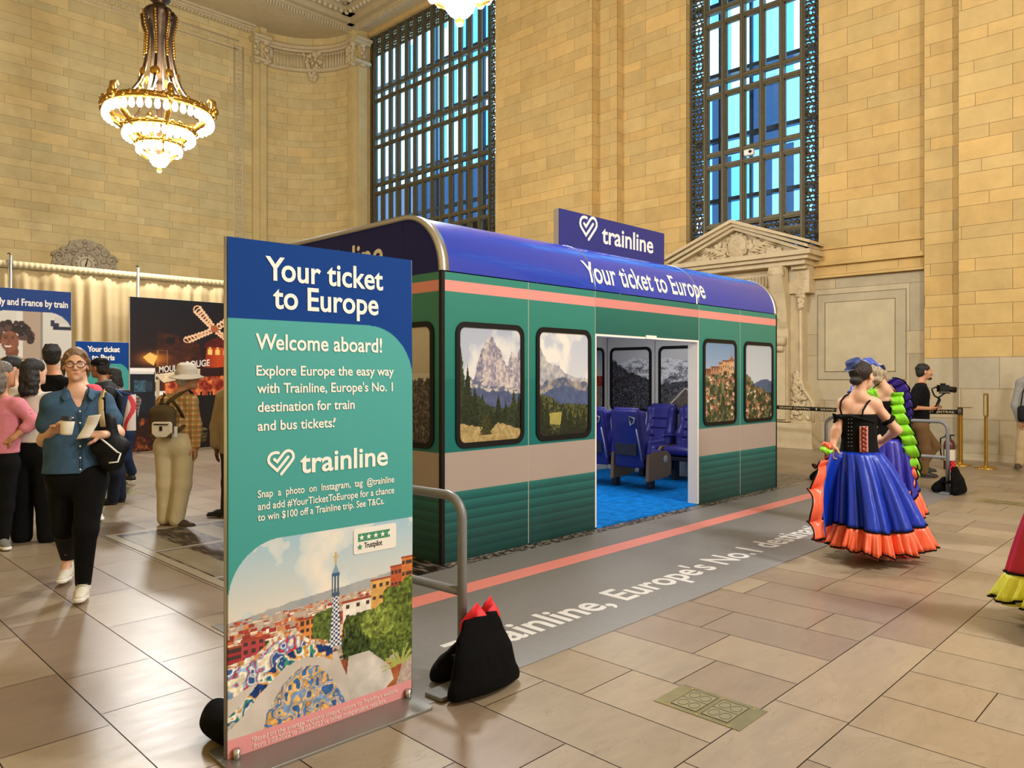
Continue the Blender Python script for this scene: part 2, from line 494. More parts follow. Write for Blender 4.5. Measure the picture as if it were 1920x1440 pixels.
# ---------------------------------------------------------------- the hall
XR, XM, XP, XW = 16.1, 15.91, 15.68, 16.32      # right wall: base, step, pilaster and window planes
YL, XB, YB = 25.8, -4.0, -16.0
ZS, ZC = 14.15, 15.0                            # beam soffit and coffer ceiling
M_STONE = mat('limestone', attr='tone', rough=0.75, noise=0.10, nscale=2.2, bump=0.12, bscale=40, spec=0.3)
M_MARBLE = mat('grey_marble', attr='tone', rough=0.55, noise=0.12, nscale=3.5, bump=0.05, bscale=30, spec=0.4)
M_CARVED = mat('carved_stone', '#c9b894', rough=0.7, noise=0.10, nscale=6, bump=0.15, bscale=50, spec=0.3)
M_CEIL = mat('ceiling_stone', '#c4b28a', rough=0.75, noise=0.08, nscale=4)
M_BRONZE = mat('window_bronze', '#625a42', rough=0.5, metal=0.2, noise=0.15, nscale=12)
M_BRONZE_D = mat('lattice_bronze', '#4a432f', rough=0.5, metal=0.2, noise=0.25, nscale=18)
M_DARK = mat('dark_void', '#14130f', rough=0.8)

def jitter(c, a=0.09, w=0.04):
    k = 1 + random.uniform(-a, a); q = random.uniform(-w, w)
    return (c[0]*k*(1+q), c[1]*k, c[2]*k*(1-q*1.5))
YEL_LIT = srgb('#c9aa6e'); PALE = srgb('#cdb782'); GREY = srgb('#b9ab8e'); MORT = srgb('#7d6842')  # right wall's yellow: golden stone with warm lamp light put into the colour
def ashlar(mb, u0, u1, z0, z1, fn, base, L=1.0, tall=0.366, short=0.234, off=0.0, joint=0.007, mort=MORT, uoff=0.0):
    if u1 < u0: u0, u1 = u1, u0
    mb.add([fn(u0, z0, 0), fn(u1, z0, 0), fn(u1, z1, 0), fn(u0, z1, 0)], [(0,1,2,3)], 0, False, None, mort)
    z = math.floor((z0-off)/(tall+short))*(tall+short)+off; row = int(round((z-off)/(tall+short)))*2
    while z < z1:
        for hgt in (tall, short):
            a, b = max(z, z0), min(z+hgt, z1)
            if b-a > 0.03:
                rr = random.Random(row*31+int(u0*10))
                u = math.floor(u0/L)*L + (0.5*L if row % 2 else 0)+uoff-L
                while u < u1:
                    l = L*(1+rr.choice([-.12, 0, 0, .1])) if row % 2 else L
                    p, q = max(u, u0), min(u+l, u1)
                    if q-p > 0.02:
                        j = joint/2
                        mb.add([fn(p+j, a+j, .004), fn(q-j, a+j, .004), fn(q-j, b-j, .004), fn(p+j, b-j, .004)], [(0,1,2,3)], 0, False, None, jitter(base))
                    u += l
            z += hgt; row += 1
fx = lambda X: (lambda u, z, d: (X-d, u, z))          # a plane facing the room across x
fy = lambda Y: (lambda u, z, d: (u, Y-d, z))

# floor: long rows of marble slabs along y, one border strip along x
def slab_floor():
    mb = MB(); J = srgb('#33291d'); B = [srgb(c) for c in ('#968670', '#92816a', '#8c7b66', '#988872', '#887664', '#908069')]
    mb.add([(XB, YB, -.003), (XR+.3, YB, -.003), (XR+.3, YL, -.003), (XB, YL, -.003)], [(0,1,2,3)], 0, False, None, J)
    rr = random.Random(11)
    def slab(x0, y0, x1, y1):
        j = .0026; c = jitter(rr.choice(B), .045, .02)
        mb.add([(x0+j, y0+j, 0), (x1-j, y0+j, 0), (x1-j, y1-j, 0), (x0+j, y1-j, 0)], [(0,1,2,3)], 0, False, None, c)
    def cols(x0, y0, y1):
        x = x0
        while x > XB: x -= .42
        k = 0
        while x < XR+.3:
            a = y0; l = rr.uniform(.3, 1.0)
            while a < y1-.01:
                b = min(a+l, y1)
                if y1-b < .28: b = y1
                slab(x, a, x+.42, b); a = b; l = rr.choice([.55, .8, .8, 1.1])
            x += .42; k += 1
    cols(1.13, 1.60, YL); cols(1.28, YB, 1.26)
    x = XB-.3
    while x < XR+.3:
        l = rr.choice([.8, 1.0, 1.25]); slab(x, 1.26, x+l, 1.60); x += l
    m = bpy.data.materials.new('floor_marble'); m.use_nodes = True; nt = m.node_tree; N = nt.nodes; Lk = nt.links; b = N['Principled BSDF']
    at = N.new('ShaderNodeAttribute'); at.attribute_name = 'tone'
    tc = N.new('ShaderNodeTexCoord'); mp = N.new('ShaderNodeMapping'); mp.inputs['Scale'].default_value = (1.0, 3.2, 1.0); mp.inputs['Rotation'].default_value = (0, 0, .5)
    n1 = N.new('ShaderNodeTexNoise'); n1.inputs['Scale'].default_value = 2.6; n1.inputs['Detail'].default_value = 8; n1.inputs['Roughness'].default_value = .7; n1.inputs['Distortion'].default_value = 1.2
    Lk.new(tc.outputs['Object'], mp.inputs['Vector']); Lk.new(mp.outputs['Vector'], n1.inputs['Vector'])
    r1 = N.new('ShaderNodeMapRange'); r1.inputs['From Min'].default_value = .3; r1.inputs['From Max'].default_value = .7; r1.inputs['To Min'].default_value = .86; r1.inputs['To Max'].default_value = 1.1
    Lk.new(n1.outputs['Fac'], r1.inputs['Value'])
    wv = N.new('ShaderNodeTexNoise'); wv.inputs['Scale'].default_value = 1.3; wv.inputs['Detail'].default_value = 5; wv.inputs['Distortion'].default_value = 2.5
    Lk.new(mp.outputs['Vector'], wv.inputs['Vector'])
    ab = N.new('ShaderNodeMath'); ab.operation = 'SUBTRACT'; ab.inputs[1].default_value = .5; Lk.new(wv.outputs['Fac'], ab.inputs[0])
    a2 = N.new('ShaderNodeMath'); a2.operation = 'ABSOLUTE'; Lk.new(ab.outputs[0], a2.inputs[0])
    r2 = N.new('ShaderNodeMapRange'); r2.inputs['From Max'].default_value = .006; r2.inputs['To Min'].default_value = .78; r2.inputs['To Max'].default_value = 1.0
    Lk.new(a2.outputs[0], r2.inputs['Value'])
    mu = N.new('ShaderNodeMath'); mu.operation = 'MULTIPLY'; Lk.new(r1.outputs[0], mu.inputs[0]); Lk.new(r2.outputs[0], mu.inputs[1])
    sc = N.new('ShaderNodeVectorMath'); sc.operation = 'SCALE'; Lk.new(at.outputs['Color'], sc.inputs[0]); Lk.new(mu.outputs[0], sc.inputs['Scale'])
    Lk.new(sc.outputs['Vector'], b.inputs['Base Color'])
    r3 = N.new('ShaderNodeMapRange'); r3.inputs['To Min'].default_value = .26; r3.inputs['To Max'].default_value = .44; Lk.new(n1.outputs['Fac'], r3.inputs['Value'])
    Lk.new(r3.outputs[0], b.inputs['Roughness']); b.inputs['Specular IOR Level'].default_value = .5
    struct(mb.build('floor', m), 'polished beige marble slab floor')
slab_floor()

# window openings: (y low, y high, z low)
W1 = (16.05, 23.25, 2.6); W2 = (6.6, 9.82, 3.6)
def right_wall():
    mb = MB(); zb = -.0
    # corner pier, left of the big window
    ashlar(mb, 23.25, 23.6, 0, ZS, fx(XR), YEL_LIT)
    mb.box(XR, 23.24, 0, XW+.2, 23.26, ZS, 0, None, YEL_LIT)
    # wall under the big window
    ashlar(mb, 16.05, 23.25, 0, W1[2], fx(XR), YEL_LIT); mb.box(XR, 16.05, W1[2]-.02, XW+.2, 23.25, W1[2], 0, None, YEL_LIT)
    mb.box(XR+.02, 16.05, W1[2]+11.4, XW+.2, 23.25, ZS, 0, None, YEL_LIT)
    def pier(y0, y1, lo=True, hi=True):
        # pilaster with one step on either side, pale marble foot up to 1.87 m
        m0 = y0-.64 if lo else y0; m1 = y1+.64 if hi else y1
        for X, a, b in ((XM, m0, y0), (XP, y0, y1), (XM, y1, m1)):
            if b-a < .05: continue
            ashlar(mb, a, b, 1.87, ZS, fx(X), YEL_LIT, off=.07)
            ashlar(mb, a, b, .12, 1.87, fx(X), GREY, L=1.6, tall=.62, short=.56, off=.12)
            mb.box(X-.02, a, 0, XR+.2, b, .12, 0, None, GREY)
        for X0, X1, y in ((XM, XR, m0), (XP, XM, y0), (XP, XM, y1), (XM, XR, m1)):
            s = 1 if y > (y0+y1)/2 else -1
            z = 1.87
            ashlar(mb, X0, X1, 1.87, ZS, lambda u, z, d, y=y, s=s: (u, y+s*d, z), YEL_LIT, off=.07, L=.9)
            ashlar(mb, X0, X1, 0, 1.87, lambda u, z, d, y=y, s=s: (u, y+s*d, z), GREY, L=1.6, tall=.62, short=.56, off=.12)
    pier(12.39, 15.94, True, False)
    mb.box(XP, 15.94, 0, XW+.2, 16.05, ZS, 0, None, YEL_LIT)
    pier(.30, 3.85); pier(-11.4, -7.9)
    # bays between the piers
    for (b0, b1, w0, w1) in ((4.49, 11.75, W2[0], W2[1]), (-7.26, -.34, -5.4, -2.2)):
        ashlar(mb, w1, b1, 4.22, ZS, fx(XR), YEL_LIT, off=.02); ashlar(mb, b0, w0, 4.22, ZS, fx(XR), YEL_LIT, off=.02)
        for y in (w0, w1):
            s = 1 if y == w0 else -1
            ashlar(mb, XR, XW+.2, 3.6, ZS, lambda u, z, d, y=y, s=s: (u, y+s*d, z), YEL_LIT, off=.02, L=.9)
        ashlar(mb, b0, b1, 3.63, 4.22, fx(XR-.03), YEL_LIT, tall=.3, short=.29, off=3.63)
        for z, h, o in ((4.20, .04, .05), (3.86, .07, .10), (3.93, .035, .06), (3.60, .05, .09), (3.66, .03, .05)):
            mb.box(XR-o-.03, b0, z, XR+.1, b1, z+h, 0, None, YEL_LIT)
        ashlar(mb, b0, b1, .12, 3.6, fx(XR), GREY, L=2.4, tall=.95, short=.45, off=-.38)
        mb.box(XR-.05, b0, 0, XR+.2, b1, .12, 0, None, GREY)
        mb.box(XR+.24, w0-.3, 3.4, XR+.5, w1+.3, 3.62, 0, None, YEL_LIT)
    # raised marble panel to the right of the door
    G2 = srgb('#b4a98f'); G3 = srgb('#c2b596')
    for (y0, y1, z0, z1, d, c) in ((4.86, 6.62, 1.45, 3.26, .012, G2), (5.06, 6.46, 1.62, 3.09, .02, G3)):
        mb.box(XR-d, y0, z0, XR, y1, z1, 0, None, c)
        for q in ((y0, z0, y1, z0+.012), (y0, z1-.012, y1, z1), (y0, z0, y0+.012, z1), (y1-.012, z0, y1, z1)):
            mb.box(XR-d-.003, q[0], q[1], XR-d, q[2], q[3], 0, None, MORT)
    ashlar(mb, YB, -11.4, 0, ZS, fx(XR), YEL_LIT)
    struct(mb.build('wall_right', M_STONE), 'golden limestone wall, yellowed for warm lamp light, with tall windows and pilasters')
right_wall()

def left_wall():
    mb = MB()
    ashlar(mb, XB, 12.9, 0, ZS, fy(YL), PALE, off=.1)
    # belt course behind the clock
    mb.box(XB, YL-.06, 4.78, 12.9, YL, 4.86, 0, None, PALE); mb.box(XB, YL-.04, 4.72, 12.9, YL, 4.78, 0, None, PALE)
    struct(mb.build('wall_left', M_STONE), 'pale limestone wall behind the chandelier')
    # carved border and cornice
    t = MB()
    for a, b in (((XB, 13.32), (12.41, 13.32)), ((12.41, 13.32), (12.41, 3.0))):
        L = math.hypot(b[0]-a[0], b[1]-a[1]); n = int(L/.16)
        dx, dz = (b[0]-a[0])/L, (b[1]-a[1])/L; nx, nz = dz, -dx
        for o in (-.16, .16): t.tube([(a[0]+nx*o, YL, a[1]+nz*o), (b[0]+nx*o, YL, b[1]+nz*o)], .035, 6, 0)
        for i in range(n):
            p = (a[0]+dx*(i+.5)*.16, YL-.005, a[1]+dz*(i+.5)*.16)
            for q in (-.05, .05): t.sphere((p[0]+nx*q+dx*.03*(1 if q > 0 else -1), p[1], p[2]+nz*q), .05, 6, 4, 0, None, (1, .8, 1))
    struct(t.build('trim_1', M_CARVED), 'carved leaf border around the left wall panel')
    t = MB()
    for z0, z1, o in ((13.95, 14.02, .10), (14.02, 14.08, .16), (14.08, 14.15, .26)): t.box(XB, YL-o, z0, 12.95, YL, z1)
    for i in range(int(16.9/.12)): t.sphere((XB+.06+i*.12, YL-.12, 13.92), .05, 6, 4)
    struct(t.build('trim_2', M_CARVED), 'carved cornice at the top of the left wall')
left_wall()

def niche():
    cx, cy, r = 13.3, 23.4, 2.35
    P = lambda a, rr=r: (cx+rr*math.sin(a), cy+rr*math.cos(a))
    mb = MB(); n = 26
    z = 0.1; row = 0
    mb.grid(lambda a, b: (*P(a*PI/2, r+.006), b*ZS), n, 1, 0)
    mb.c = [MORT]*len(mb.f)
    while z < ZS:
        for h in (.366, .234):
            z1 = min(z+h, ZS)
            if z1-z > .03:
                k = 4; o = .5 if row % 2 else 0
                for i in range(k+1):
                    a0 = max(0, (i-o)/k)*PI/2; a1 = min(1, (i+1-o)/k)*PI/2
                    if a1-a0 < .02: continue
                    c = jitter(PALE, .06); st = 5
                    for q in range(st):
                        b0 = a0+.0016+(a1-a0-.0032)*q/st; b1 = a0+.0016+(a1-a0-.0032)*(q+1)/st
                        mb.add([(*P(b0), z+.0035), (*P(b1), z+.0035), (*P(b1), z1-.0035), (*P(b0), z1-.0035)], [(0,1,2,3)], 0, True, None, c)
            z = z1; row += 1
            if z >= ZS: break
    # flanking piers
    for (x0, y0, x1, y1) in ((12.9, 25.66, 13.12, 25.8), (13.12, 25.56, 13.36, 25.8), (15.55, 23.36, 15.8, 23.6), (15.72, 23.2, 16.1, 23.4)):
        mb.box(x0, y0, 0, x1, y1, ZS, 0, None, PALE)
    struct(mb.build('wall_corner', M_STONE), 'curved limestone corner niche')
    t = MB()
    for z0, z1, d in ((12.86, 12.95, .14), (12.95, 13.0, .08), (13.58, 13.66, .12), (13.66, 13.76, .22)):
        t.grid(lambda a, b: (*P(a*PI/2, r-d), z0+b*(z1-z0)), 24, 1, 0)
        t.grid(lambda a, b: (*P(a*PI/2, r-d*(1-b)), z0), 24, 1, 0); t.grid(lambda a, b: (*P(a*PI/2, r-d*(1-b)), z1), 24, 1, 0)
        for (x0, y0, x1, y1) in ((12.84, 25.5, 13.42, 25.8), (15.5, 23.1, 16.1, 23.45)): t.box(x0-d*.3, y0-d, z0, x1, y1, z1)
    for i in range(30):
        a = (i+.5)/30*PI/2; x, y = P(a, r-.02)
        if 12 <= i <= 17: continue
        t.tube([(x, y, 13.02), (x, y, 13.5)], .045, 8, 0); t.sphere((x, y, 13.52), .055, 8, 5)
    rr = random.Random(3)
    for (a, w) in ((PI/4, .16), (.04, .1), (PI/2-.04, .1)):
        for i in range(26):
            q = a+rr.uniform(-w, w); x, y = P(q, r-.1); z = rr.uniform(12.95, 13.6)
            t.sphere((x, y, z), rr.uniform(.05, .1), 7, 5, 0, None, (1, 1, rr.uniform(.8, 1.6)))
    for i in range(14): x, y = P(PI/4+rr.uniform(-.06, .06), r-.12); t.sphere((x, y, rr.uniform(12.55, 12.85)), rr.uniform(.05, .1), 7, 5)
    for (x, y) in ((12.98, 25.55), (13.3, 25.48), (15.55, 23.3), (15.85, 23.12)):
        for z in (12.9, 13.6): t.sphere((x, y, z), .13, 8, 6, 0, None, (1, 1, .8))
        for i in range(8): t.sphere((x+rr.uniform(-.08, .08), y, rr.uniform(13.0, 13.5)), rr.uniform(.04, .08), 7, 5)
    struct(t.build('trim_3', M_CARVED), 'carved fluted frieze around the top of the corner niche')
niche()

def ceiling():
    mb = MB()
    mb.box(XB, 23.7, ZS, XW+1.2, YL+.1, ZS+1.2); mb.box(15.75, YB, ZS, XW+1.2, 23.7, ZS+1.2)
    mb.box(XB-.3, YB, ZS, XB+.6, 23.7, ZS+1.2); mb.box(XB, YB-.2, ZS, XW, YB+.5, ZS+1.2)
    mb.box(XB, YB, ZC, 15.75, 23.7, ZC+.3)
    for o0, o1, z0, z1 in ((0, .22, 14.42, ZC), (.22, .6, 14.62, ZC), (.6, .8, 14.8, ZC)):
        mb.box(XB+.6, 23.7-o1, z0, 15.75-o0, 23.7-o0, z1); mb.box(15.75-o1, YB+.5, z0, 15.75-o0, 23.7-o0, z1)
    for i in range(8):
        y = 20.6-i*4.2; mb.box(XB+.6, y-.35, 14.55, 15.75, y+.35, ZC)
    for i in range(4):
        x = 12.4-i*4.2; mb.box(x-.35, YB+.5, 14.55, x+.35, 23.7, ZC)
    struct(mb.build('ceiling', M_CEIL), 'coffered stone coloured ceiling')
    t = MB()
    for i in range(int(16.5/.11)):
        x = 15.72-i*.11; t.box(x-.07, 23.62, ZS-.02, x, 23.74, ZS+.12)
    for i in range(int(22/.11)):
        y = 23.6-i*.11; t.box(15.67, y-.07, ZS-.02, 15.79, y, ZS+.12)
    for i in range(70):
        t.sphere((15.2-i*.22, 23.2, 14.6), .085, 6, 4); t.sphere((15.22, 23.2-i*.22, 14.6), .085, 6, 4)
        t.sphere((15.0-i*.3, 22.98, 14.78), .11, 6, 4, 0, None, (1, 1, .7)); t.sphere((15.0, 22.98-i*.3, 14.78), .11, 6, 4, 0, None, (1, 1, .7))
    struct(t.build('trim_4', M_CARVED), 'dentil and bead mouldings of the ceiling')
ceiling()

def other_walls():
    mb = MB(); ashlar(mb, YB, YL, 0, ZS+.3, lambda u, z, d: (XB+d, u, z), PALE, L=1.4, tall=.6, short=.5)
    struct(mb.build('wall_concourse', M_STONE), 'limestone wall behind the camera')
    mb = MB(); ashlar(mb, XB, XW, 0, ZS+.3, lambda u, z, d: (u, YB+d, z), PALE, L=1.4, tall=.6, short=.5)
    struct(mb.build('wall_back', M_STONE), 'limestone end wall')
other_walls()

# ---------------------------------------------------------------- windows
def glass(name, col, gloss=.08, rough=.02):
    m = bpy.data.materials.new(name); m.use_nodes = True; nt = m.node_tree; N = nt.nodes; L = nt.links; N.clear()
    o = N.new('ShaderNodeOutputMaterial'); t = N.new('ShaderNodeBsdfTransparent'); t.inputs[0].default_value = (*col, 1)
    g = N.new('ShaderNodeBsdfGlossy'); g.inputs['Roughness'].default_value = rough; x = N.new('ShaderNodeMixShader'); x.inputs[0].default_value = gloss
    L.new(t.outputs[0], x.inputs[1]); L.new(g.outputs[0], x.inputs[2]); L.new(x.outputs[0], o.inputs[0]); return m
M_GLASS = glass('clear_blue_glass', (.80, .92, 1.0), .06)
M_DAY_TINT = [glass('blue_daylight_tint', (.10, .40, .82)), glass('pale_daylight_tint', (.62, .88, 1.0)), glass('slate_daylight_tint', (.018, .05, .11)), glass('mid_daylight_tint', (.18, .55, .95))]  # daylight's blue, white and dark parts put into made-up pane tints
M_STEEL = mat('outer_steel', '#33475a', rough=.5, metal=.3)

def lattice_cell(mb, y, z, w, h):
    # one cast panel: frame, ring, four leaf scrolls, rosette
    X = XW; k = .018
    for (a, b) in (((-w/2, -h/2), (w/2, -h/2)), ((w/2, -h/2), (w/2, h/2)), ((w/2, h/2), (-w/2, h/2)), ((-w/2, h/2), (-w/2, -h/2))):
        mb.tube([(X, y+a[0], z+a[1]), (X, y+b[0], z+b[1])], k, 4, 0, False)
    R = min(w, h)*.33
    mb.tube([(X, y+R*math.cos(t*PI/5), z+R*math.sin(t*PI/5)) for t in range(10)], .016, 4, 0, True, True)
    mb.sphere((X, y, z), R*.42, 6, 4, 0, None, (.5, 1, 1))
    for t in range(8):
        a = t*PI/4+.2; mb.tube([(X, y+R*math.cos(a), z+R*math.sin(a)), (X+.01, y+w*.36*math.cos(a+.35), z+h*.42*math.sin(a+.35)), (X, y+w*.5*max(-1, min(1, 1.3*math.cos(a+.2))), z+h*.5*max(-1, min(1, 1.3*math.sin(a+.2))))], .02, 4, 0)
    for t in range(4):
        a = PI/4+t*PI/2; cy, cz = y+math.cos(a)*w*.40, z+math.sin(a)*h*.40
        mb.sphere((X, cy, cz), .055, 6, 4, 0, None, (.5, 1, 1))
        b = t*PI/2; mb.sphere((X, y+math.cos(b)*R, z+math.sin(b)*R), .045, 6, 4, 0, None, (.5, 1, 1))
        mb.tube([(X, y+math.cos(b)*R*.4, z+math.sin(b)*R*.4), (X, y+math.cos(b+.35)*R, z+math.sin(b+.35)*R)], .014, 4, 0)
def window(n, y0, y1, z0, z1, mulls, rows, lat_z, lab):
    root = thing('window_%d' % n, lab, None, (0, 0, 0)); struct(root)
    f = MB(); X = XW
    for y in mulls: f.box(X-.07, y-.05, z0, X+.07, y+.05, z1); f.box(X-.10, y-.02, z0, X-.07, y+.02, z1)
    for a, b in rows:
        for z in (a, b): f.box(X-.06, mulls[0], z-.05, X+.06, mulls[-1], z+.05); f.box(X-.085, mulls[0], z-.015, X-.06, mulls[-1], z+.015)
    for y in (y0+.02, y1-.02): f.box(X-.08, y-.03, z0, X+.1, y+.03, z1)
    f.box(X-.08, y0, z1-.06, X+.1, y1, z1+.1); f.box(X-.08, y0, z0, X+.1, y1, z0+.08)
    # slim inner sashes
    zz = sorted([z0]+[v for r in rows for v in r]+[z1])
    for i in range(len(mulls)-1):
        a, b = mulls[i]+.05, mulls[i+1]-.05
        for j in range(len(zz)-1):
            if zz[j+1]-zz[j] < .5: continue
            p, q = zz[j]+.05, zz[j+1]-.05
            for bx in ((a, p, a+.028, q), (b-.028, p, b, q), (a, p, b, p+.028), (a, q-.028, b, q)): f.box(X-.03, bx[0], bx[1], X+.03, bx[2], bx[3])
    f.build('window_frame', M_BRONZE, root)
    l = MB()
    for (a, b) in ((y0+.04, mulls[0]-.04), (mulls[-1]+.04, y1-.04)):
        w = b-a; z = z0+.1
        while z < z1-.2: lattice_cell(l, (a+b)/2, z+.21, w, .42); z += .43
    for a, b in lat_z:
        for i in range(len(mulls)-1):
            k = max(1, round((b-a)/.45)); hh = (b-a)/k
            for j in range(k): lattice_cell(l, (mulls[i]+mulls[i+1])/2, a+(j+.5)*hh, mulls[i+1]-mulls[i]-.08, hh-.03)
    l.build('lattice', M_BRONZE_D, root)
    g = MB(); g.add([(X+.02, y0, z0), (X+.02, y1, z0), (X+.02, y1, z1), (X+.02, y0, z1)], [(0,1,2,3)]); g.build('pane', M_GLASS, root)
    return root
mul1 = [16.45+.42+i*.476 for i in range(13)]+[22.95]
mul1 = [16.91+i*(23.0-16.91)/13 for i in range(14)]
rows = [(11.62, 11.93), (9.93, 10.25), (8.22, 8.52), (6.52, 6.81), (4.82, 5.10)]
window(1, W1[0]+.28, W1[1]-.02, W1[2], 14.02, [y for y in mul1 if y < 23.1], rows, [(13.25, 14.0)], 'large bronze gridded window with blue daylight panes')
window(2, W2[0], W2[1], W2[2], 14.02, [7.02+i*.476 for i in range(6)], rows, [(3.7, 5.05), (13.25, 14.0)], 'narrow bronze gridded window above the pediment door')
window(3, -5.4, -2.2, W2[2], 14.02, [-4.98+i*.476 for i in range(6)], rows, [(3.7, 5.05), (13.25, 14.0)], 'narrow bronze gridded window further along')
def outer_glazing():
    # the second, outer skin of the window wall with its steel posts, walkways and panes; daylight's blue and white put into their tint
    st = MB(); gl = MB(); rr = random.Random(5)
    for (a, b, dark, lo) in ((15.2, 26.5, 7.2, 1), (5.6, 13.5, 4.6, 0), (-6.5, 0, 4.6, 0)):
        y = a; i = 0
        while y < b:
            w = .24 if i % 2 else .30
            z = 2.0
            while z < 15:
                hh = 1.7
                t = (0 if i % 2 else 1) if rr.random() < .8 else rr.choice([0, 1, 3])
                if not lo: t = rr.choice([0, 3, 1, 1]) if z > 8 else rr.choice([2, 3, 0, 2, 3])
                if z < dark: t = 2
                gl.add([(17.5, y, z), (17.5, y+w, z), (17.5, y+w, z+hh), (17.5, y, z+hh)], [(0,1,2,3)], t); z += hh
            if i % 3 == 0: st.box(17.45, y-.03, 0, 17.55, y+.03, 15)
            y += w; i += 1
        for z in (6.0, 7.55, 9.2, 11.0, 12.8): st.box(17.42, a, z-.05, 17.58, b, z+.05)
        if lo: st.box(17.7, a, 0, 17.8, b, 6.85)  # added opaque sheet that keeps the big window's lower row dark
    o = struct(gl.build('trim_5', M_DAY_TINT), 'outer glazing with daylight tones put into its tint, beyond the windows'); struct(st.build('trim_6', M_STEEL), 'steel posts of the outer glazing, with an added dark sheet behind')
outer_glazing()
# ---------------------------------------------------------------- pictures printed in the carriage windows
M_PRINT = mat('print', attr='print', rough=0.32, spec=0.5)
M_PRINT_MATT = mat('matt_print', attr='print', rough=0.6, spec=0.3)
M_FABRIC_PRINT = mat('fabric_print', attr='print', rough=0.8, spec=0.2, bump=0.05, bscale=300)
M_WHITE = mat('white_vinyl', '#f2efe8', rough=0.55)
M_BOARD = mat('board_edge', '#e9e7e2', rough=0.5)
M_BLACK = mat('black_vinyl', '#08090a', rough=0.5, spec=.3)
M_NAVY = mat('navy_vinyl', '#1f3cb4', rough=0.25, spec=0.6, coat=0.3)
M_NAVY_END = mat('navy_end_vinyl', '#292c70', rough=0.75, spec=.2)
M_SILVER = mat('silver_trim', '#c9c9c6', rough=0.28, metal=0.9)
M_GREY_POST = mat('grey_paint', '#76787a', rough=0.35, spec=0.5)

def pic_peak(w, h):
    p = Pic(w, h); n = p.noise(6, 1); p.grad(0, C('#c8cdd6'), 1, C('#aab4c8'))
    cl = p.noise(3, 4, 5); p.mix((cl > .5) & (p.y > .5), C('#b9c0cf'), C('#dcdcdc'), np.clip((cl-.5)*5, 0, 1))
    rk = p.noise(9, 2, 5, 3.2); rk2 = p.noise(34, 8, 3)
    m = p.below([(0, .45), (.22, .52), (.27, .66), (.34, .80), (.40, .86), (.44, .93), (.48, .90), (.52, .94), (.58, .84), (.66, .80), (.72, .70), (.77, .66), (.84, .80), (.9, .74), (1, .84)], .05, 3, 30)
    p.mix(m, C('#6a6a88'), C('#d3c6c0'), np.clip((rk*.6+rk2*.5-.32)*2.6, 0, 1))
    m = p.below([(0, .58), (.3, .54), (.55, .5), (.8, .47), (1, .42)], .12, 5, 12); p.mix(m, C('#5f6584'), C('#c9c2b6'), np.clip((p.noise(22, 6, 4)-.45)*5, 0, 1))
    m = p.below([(0, .5), (.35, .46), (.6, .44), (1, .42)], .06, 7, 12); p.mix(m, C('#3c4668'), C('#5d6a90'), p.noise(14, 9))
    m = p.below([(0, .42), (.3, .40), (.5, .30), (.7, .28), (1, .34)], .05, 7, 30); p.mix(m, C('#1d2a20'), C('#4b5a34'), np.clip((p.noise(40, 9, 3)-.3)*2, 0, 1))
    for i, (x, y1, wd) in enumerate([(.02, .84, .2), (.13, .68, .16), (.24, .50, .14), (.36, .44, .12), (.62, .42, .12), (.74, .36, .1), (.88, .47, .12), (.97, .44, .1), (.5, .32, .1), (.8, .3, .1)]):
        p.tree(x, .10, y1, wd, C('#1f2a1a') if i % 3 else C('#2a3522'), 20+i, .7)
    m = p.below([(0, .17), (.3, .14), (.5, .10), (.62, .16), (1, .09)], .03, 8, 30); p.mix(m, C('#8a7448'), C('#c9b47e'), p.noise(30, 12, 3))
    p.tree(.42, .06, .30, .13, C('#36391c'), 44, .7); return p
def pic_slope(w, h):
    p = Pic(w, h); p.grad(0, C('#e6e4e2'), 1, C('#b7c0d0')); cl = p.noise(3, 14, 5)
    p.mix((cl > .48) & (p.y > .55), C('#c3c9d4'), C('#e6e3de'), np.clip((cl-.48)*7, 0, 1))
    m = p.below([(0, .88), (.08, .78), (.2, .70), (.4, .66), (.55, .60), (.75, .56), (1, .545)], .05, 2, 26); p.mix(m, C('#8a8fa2'), C('#ccc6c0'), np.clip((p.noise(14, 3, 5)-.3)*2.4, 0, 1))
    m = p.below([(0, .48), (.2, .54), (.45, .58), (.7, .52), (1, .50)], .07, 4, 16); p.mix(m, C('#4c5878'), C('#a79c92'), np.clip((p.noise(9, 5, 4)-.4)*3.4, 0, 1))
    m = p.below([(0, .40), (.3, .46), (.5, .5), (.75, .42), (1, .44)], .05, 6, 14); p.mix(m, C('#39476a'), C('#5e6f96'), p.noise(12, 7))
    m = p.below([(0, .40), (.2, .38), (.45, .30), (.7, .31), (1, .28)], .05, 8, 30); p.mix(m, C('#1b2418'), C('#6b6d3c'), np.clip((p.noise(34, 9, 3)-.3)*2, 0, 1))
    m = p.poly([(.2, .22), (.45, .23), (.42, .1), (.18, .12)]); p.mix(m, C('#8f8a48'), C('#b3a85c'), p.noise(20, 3))
    for i, (x, y1, wd) in enumerate([(.04, .42, .14), (.16, .36, .12), (.5, .3, .14), (.62, .28, .14), (.78, .24, .12), (.9, .27, .12)]): p.tree(x, .0, y1, wd, C('#1f2818'), 60+i, .8)
    m = p.below([(0, .05), (.4, .03), (1, .05)], .03, 5); p.fill(m, C('#20241a'), .5, p.noise(40, 2)); return p
